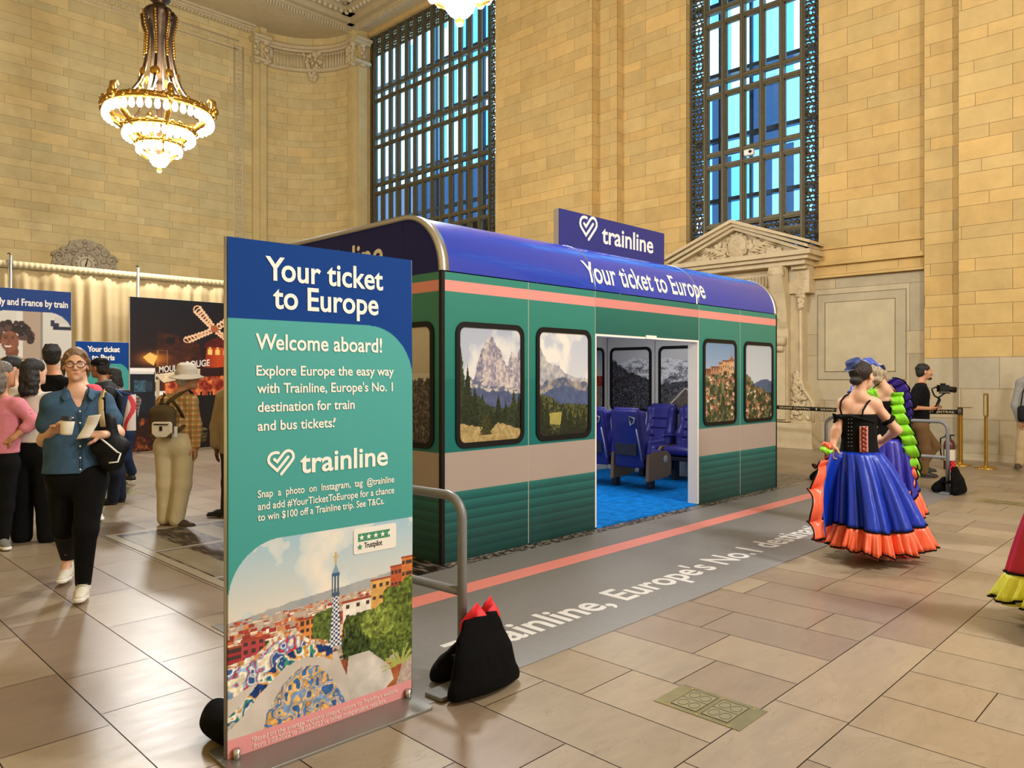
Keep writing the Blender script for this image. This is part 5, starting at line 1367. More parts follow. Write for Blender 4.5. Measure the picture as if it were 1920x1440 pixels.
def backdrops():
    def board(name, label, cat, x0, w, h, y, pic, matl):
        t = thing(name, label, cat, (x0, y, 0)); b = MB(); b.box(0, 0, .02, w, .05, h); b.build('board', M_BOARD, t)
        pic.sheet('printed_face', lambda u, v: (.005+u*(w-.01), -.003, .022+v*(h-.024)), M_PRINT_MATT, t)
        for x in (.2, w-.2): b = MB(); b.box(x-.03, -.0, 0, x+.03, .4, .02); b.build('foot', M_GREY_POST, t)
        return t
    t = board('printed_backdrop', 'large backdrop of a lit red windmill cabaret at night', 'backdrop', 5.357, 2.4, 3.1, 15.8, pic_night(220, 284), None)
    b = MB()
    b2 = lambda x, z, sl: (lambda u, v: (x+u, -.006, z+v+sl*u))
    put_text(b, 'MOULIN', b2(.56, 1.60, .10), .48, .13, .02); b.build('lettering', M_WHITE, t); b = MB(); put_text(b, 'ROUGE', b2(1.10, 1.70, .10), .50, .14, .02); b.build('lettering', M_WHITE, t)
    t = board('printed_backdrop', 'backdrop of a smiling curly-haired woman under a navy heading', 'backdrop', 4.33-2.4, 2.4, 3.1, 15.8, pic_station_woman(190, 245), None)
    b = MB(); V, F, wd = text2d('Italy and France by train', None, .125, .03); k = 1.2/wd
    b.add([(2.34-1.2+u*k, -.006, 2.80+v) for u, v in V], F); b.build('lettering', M_WHITE, t)
    # small banner
    t = thing('roll_up_banner', 'small far roll-up banner reading Your ticket to Paris', 'banner', (3.726, 13.4, 0))
    p = Pic(90, 220); X = p.x*.8; Z = p.y*2.05; p.fill(p.x >= 0, C('#0d3f8a')); m = (Z < 1.70) & ~((X > .62) & (Z > 1.52) & ((X-.62)**2+(Z-1.52)**2 > .0324)); p.fill(m, C('#439a94'))
    p.sheet('banner_sheet', lambda u, v: (u*.8, -.012, .035+v*2.05), M_FABRIC_PRINT, t); b = MB(); b.box(0, -.01, .03, .8, .012, 2.088); b.build('backing', M_BOARD, t)
    b = MB(); fn = lambda x, z: (lambda u, v: (x+u, -.016, z+v))
    put_text(b, 'Your ticket', fn(.17, 1.925), .49, .09, .035); put_text(b, 'to Paris', fn(.235, 1.79), .345, .09, .035); put_text(b, 'the City', fn(.36, 1.60), .27, .05, .025); b.build('lettering', M_WHITE, t)
    b = MB(); b.prism(rrect(-.03, -.16, .83, .12, .02), 0, .012); b.build('base_plate', mat('plate_steel', '#8f8e8a'), t)
backdrops()

# ---------------------------------------------------------------- barriers, sandbags, posts
def make_barrier(label, loc, rz):
    t = thing('barrier_rail', label, 'barrier', loc, rz, 'grey tubular barriers')
    L, H, r, R = 1.57, .925, .024, .11
    b = MB(); P = [(0, 0, .02), (0, 0, H-R)]+[(0, R-R*math.cos(i*PI/16), H-R+R*math.sin(i*PI/16)) for i in range(1, 9)]+[(0, L-R+R*math.sin(i*PI/16), H-R+R*math.cos(i*PI/16)) for i in range(0, 9)]+[(0, L, .02)]
    b.tube(P, r, 12); b.build('hoop', M_GREY_POST, t)
    b = MB(); b.tube([(0, .01, .46), (0, L-.01, .46)], r*.92, 12); b.build('middle_rail', M_GREY_POST, t)
    for y in (0, L): b = MB(); b.prism(rrect(-.20, y-.06, .20, y+.06, .015), 0, .018); b.build('base_plate', M_GREY_POST, t, bevel=.003)
    return t
bar = make_barrier('grey tubular barrier rail close behind the tall banner', (2.47, 2.76, .006), .07)
dup(bar, (10.98, 2.82, .006), 0, 'grey tubular barrier rail behind the two dancers')
M_BAG = mat('black_canvas', '#050506', rough=.85, spec=.12, bump=.25, bscale=25)
M_RED = mat('red_strap', '#d8202a', rough=.6)
def make_sandbag(label, loc, rz):
    t = thing('sandbag', label, 'sandbag', loc, rz, 'black saddle sandbags')
    for sd, sc in ((-1, 1.12), (1, .62)):
        s = SDF(); w = .19*sc
        # a filled pouch: wide flat foot, pinched top
        s.stack([(.012, sd*0, sd*.115, w, .085), (.06, 0, sd*.115, w*.98, .085), (.14*sc+.02, .01, sd*.10, w*.86, .065), (.22*sc+.01, .02, sd*.075, w*.68, .04), (.29*sc+.01, .03, sd*.055, w*.52, .022)], k=.02)
        s.cap((-w*.9, sd*.12, .03), (w*.9, sd*.12, .03), .028, .028, k=.04); s.cap((-w*.55, sd*.07, .22*sc), (w*.6, sd*.07, .25*sc), .014, k=.03)
        for q in (-.09, -.03, .04, .1): s.cap((q, sd*.16, .2), (q*1.5, sd*.21, .06), .008, k=.012, op=-1)
        s.half((0, 0, .003), (0, 0, -1))
        sdf_obj('pouch', s, .009, M_BAG, t)
    b = MB(); b.box(-.08, -.07, .12, .10, .04, .145); b.build('saddle', M_BAG, t)
    for x0, x1, y in ((-.08, .05, -.10), (.08, .16, -.03)):
        b = MB(); n = 12; P = [(x0+(x1-x0)*i/n, y*.6+.02*math.sin(i), .26+.12*math.sin(PI*i/n)) for i in range(n+1)]
        P[0] = (x0-.02, -.13, .17) if y < -.05 else P[0]
        b.tube(P, .032, 8, flat=.2, up=(0, 1, .2)); b.build('handle', M_RED, t)
    return t
bag = make_sandbag('black sandbag with red handles at the foot of the nearest barrier', (2.51, 2.76, .012), .0)
dup(bag, (11.02, 2.82, .012), 0, 'black sandbag at the right foot of the barrier behind the dancers')
t = thing('sandbag', 'black sandbag lying low behind the left foot of the tall Your ticket to Europe banner', 'sandbag', (1.425, 3.055, .012), .3, 'black saddle sandbags')
s = SDF(); s.ell((0, 0, .05), (.085, .14, .055), k=.02); s.cap((-.03, -.05, .04), (.03, .10, .08), .045, .05, k=.05); s.half((0, 0, .002), (0, 0, -1)); sdf_obj('pouch', s, .01, M_BAG, t)
dup(bag, (10.98, 4.42, .012), 0, 'black sandbag peeping out beside the blue skirt, at the other barrier foot')

def posts():
    M_BRASS = mat('brass', '#b8923e', rough=.25, metal=.9)
    def post(name, label, loc, h, r, rb):
        t = thing(name, label, 'stanchion', loc, 0, 'brass queue stanchions'); b = MB(); b.lathe([(r, .03), (r, h)], 16); b.build('pole', M_BRASS, t)
        b = MB(); b.lathe([(rb, 0), (rb, .012), (rb*.8, .025), (r*1.5, .045), (r, .05)], 24); b.build('base', M_BRASS, t); return t
    t = post('queue_stanchion', 'brass queue post at the end of the black belt', (14.64, 3.57, 0), .88, .042, .18)
    b = MB(); b.lathe([(.045, .86), (.045, .97), (.03, .985), (0, .985)], 16); b.build('belt_head', mat('belt_head', '#3a3226', rough=.35, metal=.5), t)
    b = MB(); b.box(-.04, -.18, .985, .06, .04, .997); b.build('sign_holder', M_BRASS, t)
    t2 = post('queue_stanchion', 'brass queue post hidden at the carriage end of the belt', (14.7, 7.3, 0), .88, .042, .18)
    b = MB(); b.lathe([(.045, .86), (.045, .97), (.03, .985), (0, .985)], 16); b.build('belt_head', MATS['belt_head'], t2)
    t3 = post('queue_stanchion', 'thin brass post topped by a framed notice', (14.43, 3.14, 0), .86, .026, .17)
    b = MB(); M = Matrix.Rotation(math.radians(24), 4, 'Z')
    o = rrect(-.13, .86, .13, 1.24, .01, 2); i = rrect(-.105, .885, .105, 1.215, .008, 2); frame_ring(b, o, i, -.012, .012, lambda u, v, d: tuple(M @ Vector((u, d, v)))); frame_ring(b, o, i, .012, -.012, lambda u, v, d: tuple(M @ Vector((u, d, v)))); b.build('frame', M_BRASS, t3)
    b = MB(); b.box(-.105, -.004, .885, .105, .004, 1.215, 0, M); b.build('notice', mat('notice_paper', '#d8c79a', rough=.6), t3)
    # belt
    t = thing('belt_barrier', 'black retractable belt printed with GRAND CENTRAL', 'belt', (14.66, 3.6, 0)); b = MB()
    L = 3.68; fnb = lambda u, v, d=0: (-.046+.06*u/L-d, u, .872+v-.03*math.sin(PI*u/L))
    b.grid(lambda a, c: fnb(a*L, c*.078), 20, 1); b.build('belt', M_BLACK, t, solid=.003)
    b = MB()
    for k in range(4): put_text(b, 'GRAND CENTRAL', lambda u, v, k=k: fnb(.03+.84*k+.66-u, .020+v, .003), .64, .038, .014, space=1.1); b.add([fnb(.03+.84*k+.74+.018*math.cos(q), .039+.028*math.sin(q), .003) for q in (0, PI/2, PI, 1.5*PI)], [(0,1,2,3)])
    b.build('lettering', mat('belt_print', '#b9a474', rough=.6), t)
    # fire extinguisher
    t = thing('fire_extinguisher', 'dark red fire extinguisher standing by the far wall behind the barrier', 'extinguisher', (13.84, 3.53, 0)); RED = mat('extinguisher_red', '#4c1214', rough=.35)
    b = MB(); b.lathe([(.075, 0), (.085, .01), (.085, .40), (.07, .46), (.03, .5)], 18); b.build('cylinder', RED, t)
    b = MB(); b.lathe([(.03, .49), (.025, .56), (0, .56)], 12); b.box(-.02, -.07, .55, .02, .06, .57); b.build('valve', M_BLACK, t)
    b = MB(); b.tube([(0, .05, .54), (0, .13, .5), (0, .13, .3), (0, .11, .15)], .012, 8); b.build('hose', M_BLACK, t); b = MB(); b.lathe([(.0865, .15), (.0865, .33)], 18, a0=2.5, a1=5.2); b.build('instruction_label', mat('pale_label', '#d8d0c0', rough=.6), t)
    # brass outlet plates let into the floor
    MP = mat('plate_brass', '#958a5e', rough=.36, metal=.6, noise=.15, nscale=9)
    def plate(label, x0, y0, x1, y1):
        t = thing('floor_outlet_plate', label, 'floor plate', (x0, y0, 0), 0, 'brass floor outlet plates'); w, h = x1-x0, y1-y0
        b = MB(); b.box(0, 0, 0, w, h, .003); b.build('plate', MP, t)
        INK = mat('plate_line', '#4f4a2f', rough=.5)
        for j in range(2):
            cy = h*(.32+.36*j); b = MB(); b.box(w*.12, cy-h*.15, .003, w*.88, cy+h*.15, .0042); cv = b.build('outlet_cover', mat('cover_brass', '#a69a72', rough=.35, metal=.6), t); c = MB()
            q = (w*.12, cy-h*.15, w*.88, cy+h*.15)
            for (ax, ay, bx, by) in ((q[0], q[1], q[2], q[1]), (q[2], q[1], q[2], q[3]), (q[2], q[3], q[0], q[3]), (q[0], q[3], q[0], q[1]), (w*.5, q[1], w*.5, q[3])): c.tube([(ax, ay, .0045), (bx, by, .0045)], .0016, 4)
            for i in range(2):
                for s in (-1, 1):
                    cx, cyy = w*(.31+.38*i), cy+s*h*.065; c.tube([(cx+w*.12*math.cos(k*PI/9), cyy+h*.055*math.sin(k*PI/9), .0045) for k in range(18)], .0014, 4, 0, True, True)
            c.build('engraving', INK, cv)
        b = MB()
        for x in (.06, .94):
            for y in (.14, .5, .86): b.lathe([(0, .0045), (.006, .0042), (.007, .003)], 8, 0, True, Matrix.Translation((w*x, h*y, 0)))
        b.build('screws', M_BRASS, t)
    plate('brass floor plate with four engraved outlet covers, nearest in the bare floor', 2.99, 1.565, 3.255, 2.0); plate('brass floor plate between the crowd and the man in the white hat', 3.36, 10.3, 3.70, 11.0); plate('brass floor plate out on the floor beyond the dancers', 10.5, 1.9, 10.8, 2.4)
    # small white camera on the window bars
    t = thing('security_camera', 'small white security camera fixed to the window bars', 'camera', (16.12, 8.22, 6.66)); b = MB(); b.box(0, -.11, -.07, .14, .12, .07); b.build('housing', M_WHITE, t, bevel=.03)
    b = MB(); b.lathe([(0, .03), (.03, .03), (.035, 0)], 14, 0, True, Matrix.Translation((-.0, -.05, 0)) @ Matrix.Rotation(-PI/2, 4, 'Y')); b.build('lens', M_BLACK, t)
posts()

# ---------------------------------------------------------------- people
M_SKIN = mat('skin', attr='tone', rough=0.5, spec=0.4)
LIGHT, MID, TAN_, BROWN = srgb('#d8a98c'), srgb('#c08a68'), srgb('#9c6a4c'), srgb('#6a4432')
def cloth(name, col, rough=.85, noise=.08, ns=9, bump=.25, bs=18, **k): return mat(name, col, rough=rough, noise=noise, nscale=ns, bump=bump, bscale=bs, spec=.25, **k)
def hairmat(name, col): return mat(name, col, rough=.5, noise=.6, nscale=34, bump=.7, bscale=40, stretch=(3, 3, .6), spec=.5)
def plaid(name, base, c1, c2, sc=26.0):
    m = bpy.data.materials.new(name); m.use_nodes = True; nt = m.node_tree; N = nt.nodes; L = nt.links; b = N['Principled BSDF']; b.inputs['Roughness'].default_value = .85
    tc = N.new('ShaderNodeTexCoord'); cur = None
    def mixin(prev, fac, col):
        x = N.new('ShaderNodeMix'); x.data_type = 'RGBA'; L.new(fac, x.inputs['Factor'])
        if prev is None: x.inputs['A'].default_value = (*srgb(base), 1)
        else: L.new(prev, x.inputs['A'])
        x.inputs['B'].default_value = (*srgb(col), 1); return x.outputs['Result']
    for dr, ph, col, s in (('X', 0, c1, sc), ('Z', 0, c1, sc), ('X', 2.0, c2, sc), ('Z', 2.0, c2, sc)):
        w = N.new('ShaderNodeTexWave'); w.bands_direction = dr; w.inputs['Scale'].default_value = s/6.28; w.inputs['Phase Offset'].default_value = ph; w.inputs['Distortion'].default_value = .6
        L.new(tc.outputs['Object'], w.inputs['Vector'])
        r = N.new('ShaderNodeMapRange'); r.inputs['From Min'].default_value = .72; r.inputs['From Max'].default_value = .82; r.inputs['To Max'].default_value = .6
        L.new(w.outputs['Fac'], r.inputs['Value']); cur = mixin(cur, r.outputs['Result'], col)
    L.new(cur, b.inputs['Base Color']); return m

V3 = lambda *a: np.array(a, float)
def unit(v): v = np.array(v, float); return v/max(np.linalg.norm(v), 1e-9)
class Fig:
    """A standing figure: x is to the viewer's right, y away from the viewer, z up; joints are read off as (px, py, depth)."""
    def __init__(s, label, d0, px0, J, skin=LIGHT, yaw=0.0, pitch=0.0, hs=1.0, h=.008, group=None, female=True, roll=0.0):
        s.d0, s.px0, s.h, s.skin, s.yaw, s.hs = d0, px0, h, skin, yaw, hs
        s.lat0 = (px0-960)/FPX*d0
        s.origin = (d0*FWD[0]+s.lat0*RGT[0], d0*FWD[1]+s.lat0*RGT[1], 0); s.ang = AZ-PI/2
        s.root = thing('person', label, 'person', s.origin, s.ang, group)
        s.J = {k: s.at(*v) for k, v in J.items()}
        s.R = rot(yaw, 0, 0) @ rot(0, pitch, roll)
        sh = s.J['shB']-s.J['shA']; sh[2] = 0; s.f = unit((-sh[1], sh[0], 0)); s.side = unit(sh)
        s.fem = female; s.extra = []; s.paint = []
    def at(s, px, py, dy=0.0):
        d = s.d0+dy; return V3((px-960)/FPX*d-s.lat0, dy, CAM_H-(py-706)/FPX*d)
    def H(s, *p): return s.J['head']+s.R @ (np.array(p)*s.hs)
    def world(s, p):
        c, q = math.cos(s.ang), math.sin(s.ang); return (s.origin[0]+p[0]*c-p[1]*q, s.origin[1]+p[0]*q+p[1]*c, p[2])
    def head(s, b, detail=True):
        k = s.hs; R = s.R; H = s.H
        e = lambda p, r, kk=.015, op=1: b.ell(H(*p), np.array(r)*k, R, kk*k, op)
        e((0, .015, .03), (.073, .092, .083)); e((0, -.03, -.025), (.060, .062, .085), .03); e((0, -.045, -.078), (.040, .040, .034), .03)
        b.cap(H(0, -.076, -.098), H(0, -.07, -.095), .016*k, k=.02)
        if detail:
            b.cap(H(-.034, -.081, .022), H(.034, -.081, .022), .009*k, k=.012)
            for sx in (-1, 1): e((sx*.030, -.100, .002), (.017, .010, .010), .010, -1); e((sx*.042, -.066, -.025), (.022, .02, .02), .02)
            b.cap(H(0, -.088, .012), H(0, -.108, -.028), .0075*k, .011*k, k=.01)
            for sx in (-1, 1): e((sx*.012, -.098, -.034), (.008, .009, .007), .006)
            b.cap(H(-.022, -.086, -.059), H(.022, -.086, -.059), .0066*k, k=.008); b.cap(H(-.018, -.086, -.068), H(.018, -.086, -.068), .0072*k, k=.008)
            b.cap(H(-.022, -.095, -.0635), H(.022, -.095, -.0635), .002*k, k=.004, op=-1)
        for sx in (-1, 1): e((sx*.076, .005, -.008), (.010, .019, .031), .008); e((sx*.083, .0, -.006), (.006, .010, .018), .006, -1)
        for sx in (-1, 1):
            b.cap(H(sx*.015, -.087, .0115), H(sx*.045, -.081, .0105), .0055*k, k=.004); b.cap(H(sx*.016, -.086, -.0065), H(sx*.044, -.080, -.0060), .0045*k, k=.004)
        lip = np.array(s.skin)*np.array((.72, .42, .42)); P = s.paint
        P.append((H(0, -.095, -.0635), (.026*k, .03*k, .013*k), lip, 2.0))
        for sx in (-1, 1): P.append((H(sx*.045, -.08, -.03), (.03, .04, .028), np.array(s.skin)*np.array((1.04, .82, .8)), .8))
    def hand(s, b, wr, d, n, curl=.35, spread=.02, thumb=1, r=.0085, k=.86):
        # wr wrist, d towards the fingers, n palm normal (fingers curl that way); thumb on side d x n * thumb
        d, n = unit(d), unit(n); t = np.cross(d, n); wr = np.array(wr)
        Rm = np.stack([t, d, n], 1)
        b.box(wr+d*.050*k, (.040*k, .048*k, .013), .012, Rm, k=.012); b.cap(wr-d*.01, wr+d*.02, .024, .026, .015, fl=(n, .7))
        for i, (o, L) in enumerate(((-.030, .066), (-.010, .078), (.010, .074), (.029, .060))):
            o *= thumb*-1; p = wr+d*.092*k+t*o*k; c = curl if not isinstance(curl, (list, tuple)) else curl[i]; a = c*.5; dd = unit(d+t*o*spread*10)
            for j, fr in enumerate((.45, .32, .26)):
                q = p+(dd*math.cos(a)+n*math.sin(a))*L*fr*k; b.cap(p, q, r*(1-.08*j), r*(.92-.08*j), k=.004); p = q; a += c
        tb = t*thumb; p = wr+d*.02*k+tb*.028*k+n*.006
        for dr, L, rr in ((unit(tb*.75+d*.55+n*.3), .040, .0115), (unit(tb*.3+d*.85+n*.45), .030, .010), (unit(d*.8+n*.6), .024, .009)):
            q = p+dr*L*k; b.cap(p, q, rr, rr*.9, k=.008); p = q
    def body(s, hands=(), th=1.0, detail=True, neck=.05, chest=None, legs=True):
        J = s.J; b = SDF(); f = s.f
        s.head(b, detail)
        b.cap(s.H(0, .02, -.05), J['neck'], neck, neck*1.05, k=.025)
        mid = (J['shA']+J['shB'])/2
        w = np.linalg.norm(J['shB']-J['shA'])/2
        b.cap(mid+V3(0, 0, -.10), J['pelvis']+V3(0, 0, .12), (w-.015) if chest is None else chest, .115*th, k=.05, fl=(f, .66))
        b.cap(J['pelvis']+V3(0, 0, .12), J['pelvis'], .115*th, .14*th, k=.05, fl=(f, .72))
        for q in 'AB':
            b.cap(J['neck']+V3(0, 0, -.02), J['sh'+q], .045, .05, k=.04); b.ell(J['sh'+q], (.055, .055, .055), k=.04)
            b.chain([J['sh'+q], J['el'+q], J['wr'+q]], [.045, .037, .026], k=.025); fm = J['el'+q]*.7+J['wr'+q]*.3; b.cap(J['el'+q], fm, .036, .037, k=.02)
            if legs:
                b.chain([J['hip'+q], J['kn'+q], J['an'+q]], [.08*th, .055, .037], k=.03); cf = J['kn'+q]*.7+J['an'+q]*.3; b.cap(J['kn'+q], cf, .05, .05, k=.03)
                b.cap(J['an'+q], J['toe'+q], .032, .026, k=.02, fl=((0, 0, 1), .8))
        for hd in hands: s.hand(b, *hd[0], **hd[1])
        for fn in s.extra: fn(b)
        return sdf_obj('body', b, s.h, M_SKIN, s.root, paint=s.paint, base=s.skin)
    def eyes(s, iris='#5a6a6a'):
        for sx in (-1, 1):
            b = MB(); c = s.H(sx*.030, -.0785, .003); k = s.hs; M = Matrix.Translation(c) @ Matrix([list(r) for r in s.R]).to_4x4()
            b.sphere((0, 0, 0), .0115*k, 12, 10, 0, M); b.lathe([(0, -.0121), (.0050, -.0119), (.0070, -.0103)], 12, 1, True, M @ Matrix.Rotation(-PI/2, 4, 'X') @ Matrix.Scale(k, 4) @ Matrix.Scale(-1, 4, (0, 0, 1)))
            b.build('eye', [mat('eye_white', '#b9b0a6', rough=.3), mat('iris'+iris, iris, rough=.15)], s.root)
        for sx in (-1, 1):
            b = MB(); b.tube([s.H(sx*.014, -.094, .022), s.H(sx*.03, -.095, .027), s.H(sx*.046, -.083, .021)], [.003, .0034, .002], 6); b.build('eyebrow', mat('brow', '#4a3424', rough=.8), s.root)
    def top(s, m, hem, sleeve=1.0, g=.014, chest=.0, waist=.15, hemw=.17, neck='round', sl=(.058, .05, .04), name='shirt', h=None, depth=.66, tilt=0, fold=.006, open_back=None, collar=False):
        J = s.J; b = SDF(); f = s.f; mid = (J['shA']+J['shB'])/2; w = np.linalg.norm(J['shB']-J['shA'])/2; P = J['pelvis']
        zt = hem; lo = V3(P[0], P[1], zt-.05); wst = (mid*.42+P*.58)
        b.cap(mid+V3(0, 0, -.09), wst, w+chest+g-.012, waist, k=.06, fl=(f, depth)); b.cap(wst, lo, waist, hemw, k=.06, fl=(f, depth+.06))
        rr = random.Random(int(s.px0))
        for i in range(9 if fold else 0):
            a = rr.uniform(-1, 1); z = rr.uniform(hem+.22, mid[2]-.1); p = V3(P[0], P[1], z)+s.side*a*waist*.8
            for sg in (-1, 1): b.cap(p+f*sg*(waist*depth+.012), p+s.side*rr.uniform(-.06, .06)+f*sg*(waist*depth+.014)+V3(0, 0, -.11), .008, k=.03, op=-1)
        b.half((0, 0, hem), (0, tilt, -1))
        for q in 'AB':
            b.cap(J['neck']+V3(0, 0, -.035), J['sh'+q], .052+g*.5, .052+g*.5, k=.04); b.ell(J['sh'+q]+V3(0, 0, -.008), (.050+g*.5,)*3, k=.05)
            if sleeve <= 1: b.cap(J['sh'+q], J['sh'+q]+(J['el'+q]-J['sh'+q])*sleeve, sl[0], sl[1]+(.004 if sleeve < .9 else 0), k=.03)
            else:
                b.cap(J['sh'+q], J['el'+q], sl[0], sl[1], k=.03); b.cap(J['el'+q], J['el'+q]+(J['wr'+q]-J['el'+q])*(sleeve-1), sl[1], sl[2], k=.025)
            for i in range(5):
                t = rr.uniform(.2, 1.0); p = J['sh'+q]*(1-t)+J['el'+q]*t; a = rr.uniform(0, 2*PI); e = V3(math.cos(a), math.sin(a), 0)*(sl[0]+.004)
                if sleeve > .9 or t < sleeve: b.cap(p+e-s.side*.03, p+e+s.side*.03+V3(0, 0, .03), .006, k=.016, op=-1)
        nb = J['neck']; front = s.R @ V3(0, -1, 0); front = unit((front[0], front[1], 0))
        fdir = f if np.dot(f, front) > 0 else -f
        if neck == 'v': b.cap(nb+V3(0, 0, .05), nb+fdir*.115+V3(0, 0, -.13), .062, .022, k=.012, op=-1); b.cap(nb+V3(0, 0, .0), nb+V3(0, 0, .1), .062, .07, k=.01, op=-1)
        elif neck == 'round': b.cap(nb+V3(0, 0, .005), nb+V3(0, 0, .1)+fdir*.02, .063, .075, k=.01, op=-1)
        o = sdf_obj(name, b, h or s.h*1.15, m, s.root, wob=None); s.fdir = fdir; return o
    def trousers(s, m, r=(.10, .075, .06), waist=.15, name='trousers', h=None, cuff=.0, top=.08, depth=.74):
        J = s.J; b = SDF(); P = J['pelvis']
        b.cap(P+V3(0, 0, top), P+V3(0, 0, -.02), waist-.01, waist, k=.05, fl=(s.f, depth))
        for q in 'AB':
            b.chain([J['hip'+q], J['kn'+q], J['an'+q]+V3(0, 0, cuff)], list(r), k=.035)
            b.ell(J['hip'+q]-s.fdir*.02+V3(0, 0, .02), (r[0]*.9,)*3, k=.05)
            kn, an = J['kn'+q], J['an'+q]; rr = random.Random(int(s.px0)+ord(q))
            for i in range(5):
                t = rr.uniform(.1, .95); p = kn*(1-t)+an*t; a = rr.uniform(0, 2*PI); rad = r[1]*(1-t)+r[2]*t; e = V3(math.cos(a), math.sin(a), 0)
                b.cap(p+e*(rad+.006), p+e*(rad+.006)+V3(rr.uniform(-.03, .03), 0, -.09), .006, k=.02, op=-1)
        for q in 'AB': b.half((0, 0, -9), (0, 0, -1))
        return sdf_obj(name, b, h or s.h*1.2, m, s.root)
    def shoe(s, q, m, msole=None, high=0.0, wd=.042, h=None, laces=None):
        J = s.J; an, toe = J['an'+q], J['toe'+q]; d = toe-an; d = unit((d[0], d[1], d[2] if abs(toe[2]-an[2]) > .14 else 0)); L = .25
        up = V3(0, 0, 1) if abs(d[2]) < .3 else unit(V3(0, 0, 1)-d*d[2])
        sole = min(toe[2], an[2]-.06) if abs(d[2]) < .3 else None
        if sole is not None: heel = V3(an[0], an[1], toe[2])-d*.045; tp = heel+d*L
        else: heel = an-up*.05-d*.03; tp = heel+d*L
        r = np.cross(d, up); Rm = np.stack([r, d, up], 1)
        b = SDF(); b.cap(heel+d*.03+up*.035, heel+d*.13+up*.03, .038, .04, k=.03); b.cap(heel+d*.13+up*.028, tp-d*.035+up*.018, wd, wd*.8, k=.03, fl=(up, .75)); b.cap(heel+d*.045+up*.04, heel+d*.05+up*(.085+high), .042, .040, k=.03)
        b.half(tuple(heel+up*.012), tuple(-up))
        o = sdf_obj('shoe', b, h or .007, m, s.root)
        sd = SDF(); sd.cap(heel+d*.035+up*.006, heel+d*.14+up*.006, .040, .042, k=.02); sd.cap(heel+d*.14+up*.006, tp-d*.03+up*.008, .044, .037, k=.02); sd.half(tuple(heel+up*.022), tuple(up)); sd.half(tuple(heel-up*.006), tuple(-up))
        sdf_obj('sole', sd, .007, msole or m, o)
        if laces is not None:
            c = MB()
            for i in range(4):
                p = heel+d*(.09+.022*i)+up*(.083-.011*i); c.tube([p-r*.025-up*.008, p+up*.003, p+r*.025-up*.008], .0035, 5)
            p = heel+d*.085+up*.09
            for sg in (-1, 1): c.tube([p, p+r*.03*sg+up*.012, p+r*.035*sg-up*.012, p+r*.005*sg], .003, 5)
            c.build('laces', laces, o)
        return o
    def hair(s, m, style='short', length=.2, h=.008, seed=1, vol=1.0):
        b = SDF(); k = s.hs; H = s.H; R = s.R
        e = lambda p, r, kk=.02, op=1: b.ell(H(*p), np.array(r)*k, R, kk*k, op)
        e((0, .022, .040), (.082*vol, .100*vol, .085*vol))
        rr = random.Random(seed)
        if style == 'short':
            e((0, .052, -.02), (.072, .062, .07))
            for i in range(20): a = rr.uniform(.2, PI-.2); b.cap(H(.05*math.cos(a), .03+.04*math.sin(a), .11), H(.075*math.cos(a), .06+.06*math.sin(a), .05), .010, .006, k=.008)
            e((0, -.10, -.035), (.066, .07, .085), .012, -1)
            for sx in (-1, 1): e((sx*.082, .0, -.02), (.02, .025, .035), .01, -1)
        if style == 'back':
            e((0, .05, .0), (.078, .075, .075)); e((0, .10, .03), (.045, .04, .045)); e((0, -.112, .0), (.064, .075, .082), .012, -1); e((0, -.10, -.06), (.075, .075, .07), .012, -1)
            for sx in (-1, 1):
                b.chain([H(sx*.055, -.055, .075), H(sx*.079, -.02, .03), H(sx*.082, .015, -.03), H(sx*.074, .03, -.06), H(sx*.072, .03, -.085)], [.011, .012, .011, .008, .003], k=.012)
            e((0, .05, .105), (.035, .035, .025))
        if style == 'bun':
            e((0, .045, .02), (.080, .08, .075)); e((.0, .098, -.045), (.052, .042, .038), .015); e((0, -.105, -.03), (.070, .075, .095), .012, -1)
        if style == 'long':
            e((0, .05, -.03), (.085, .075, .10))
            for i in range(26):
                a = rr.uniform(-.5, PI+.5); x, y = .075*math.cos(a), .035+.055*math.sin(a); z = -.02; P = [H(x, y, z)]
                n = 6
                for j in range(1, n+1): P.append(H(x*(1+.12*j/n)+.012*math.sin(j*1.9+i), y+.02*j/n+.012*math.cos(j*2.3+i), z-length*j/n*rr.uniform(.9, 1.05)))
                b.chain(P, [.024]*(n)+[.010], k=.012)
            e((0, -.105, -.035), (.064, .070, .095), .012, -1)
        if style == 'never':
            for i in range(16):
                x = -.07+.14*i/15; b.cap(H(x, -.06+.03*abs(x)/.07, .09-.04*abs(x)/.07), H(x*1.1, .09, .06), .003, k=.006, op=-1)
        return sdf_obj('hair', b, h, m, s.root)

BLACK_CLOTH = cloth('black_cloth', '#050506', noise=.2, rough=.95)
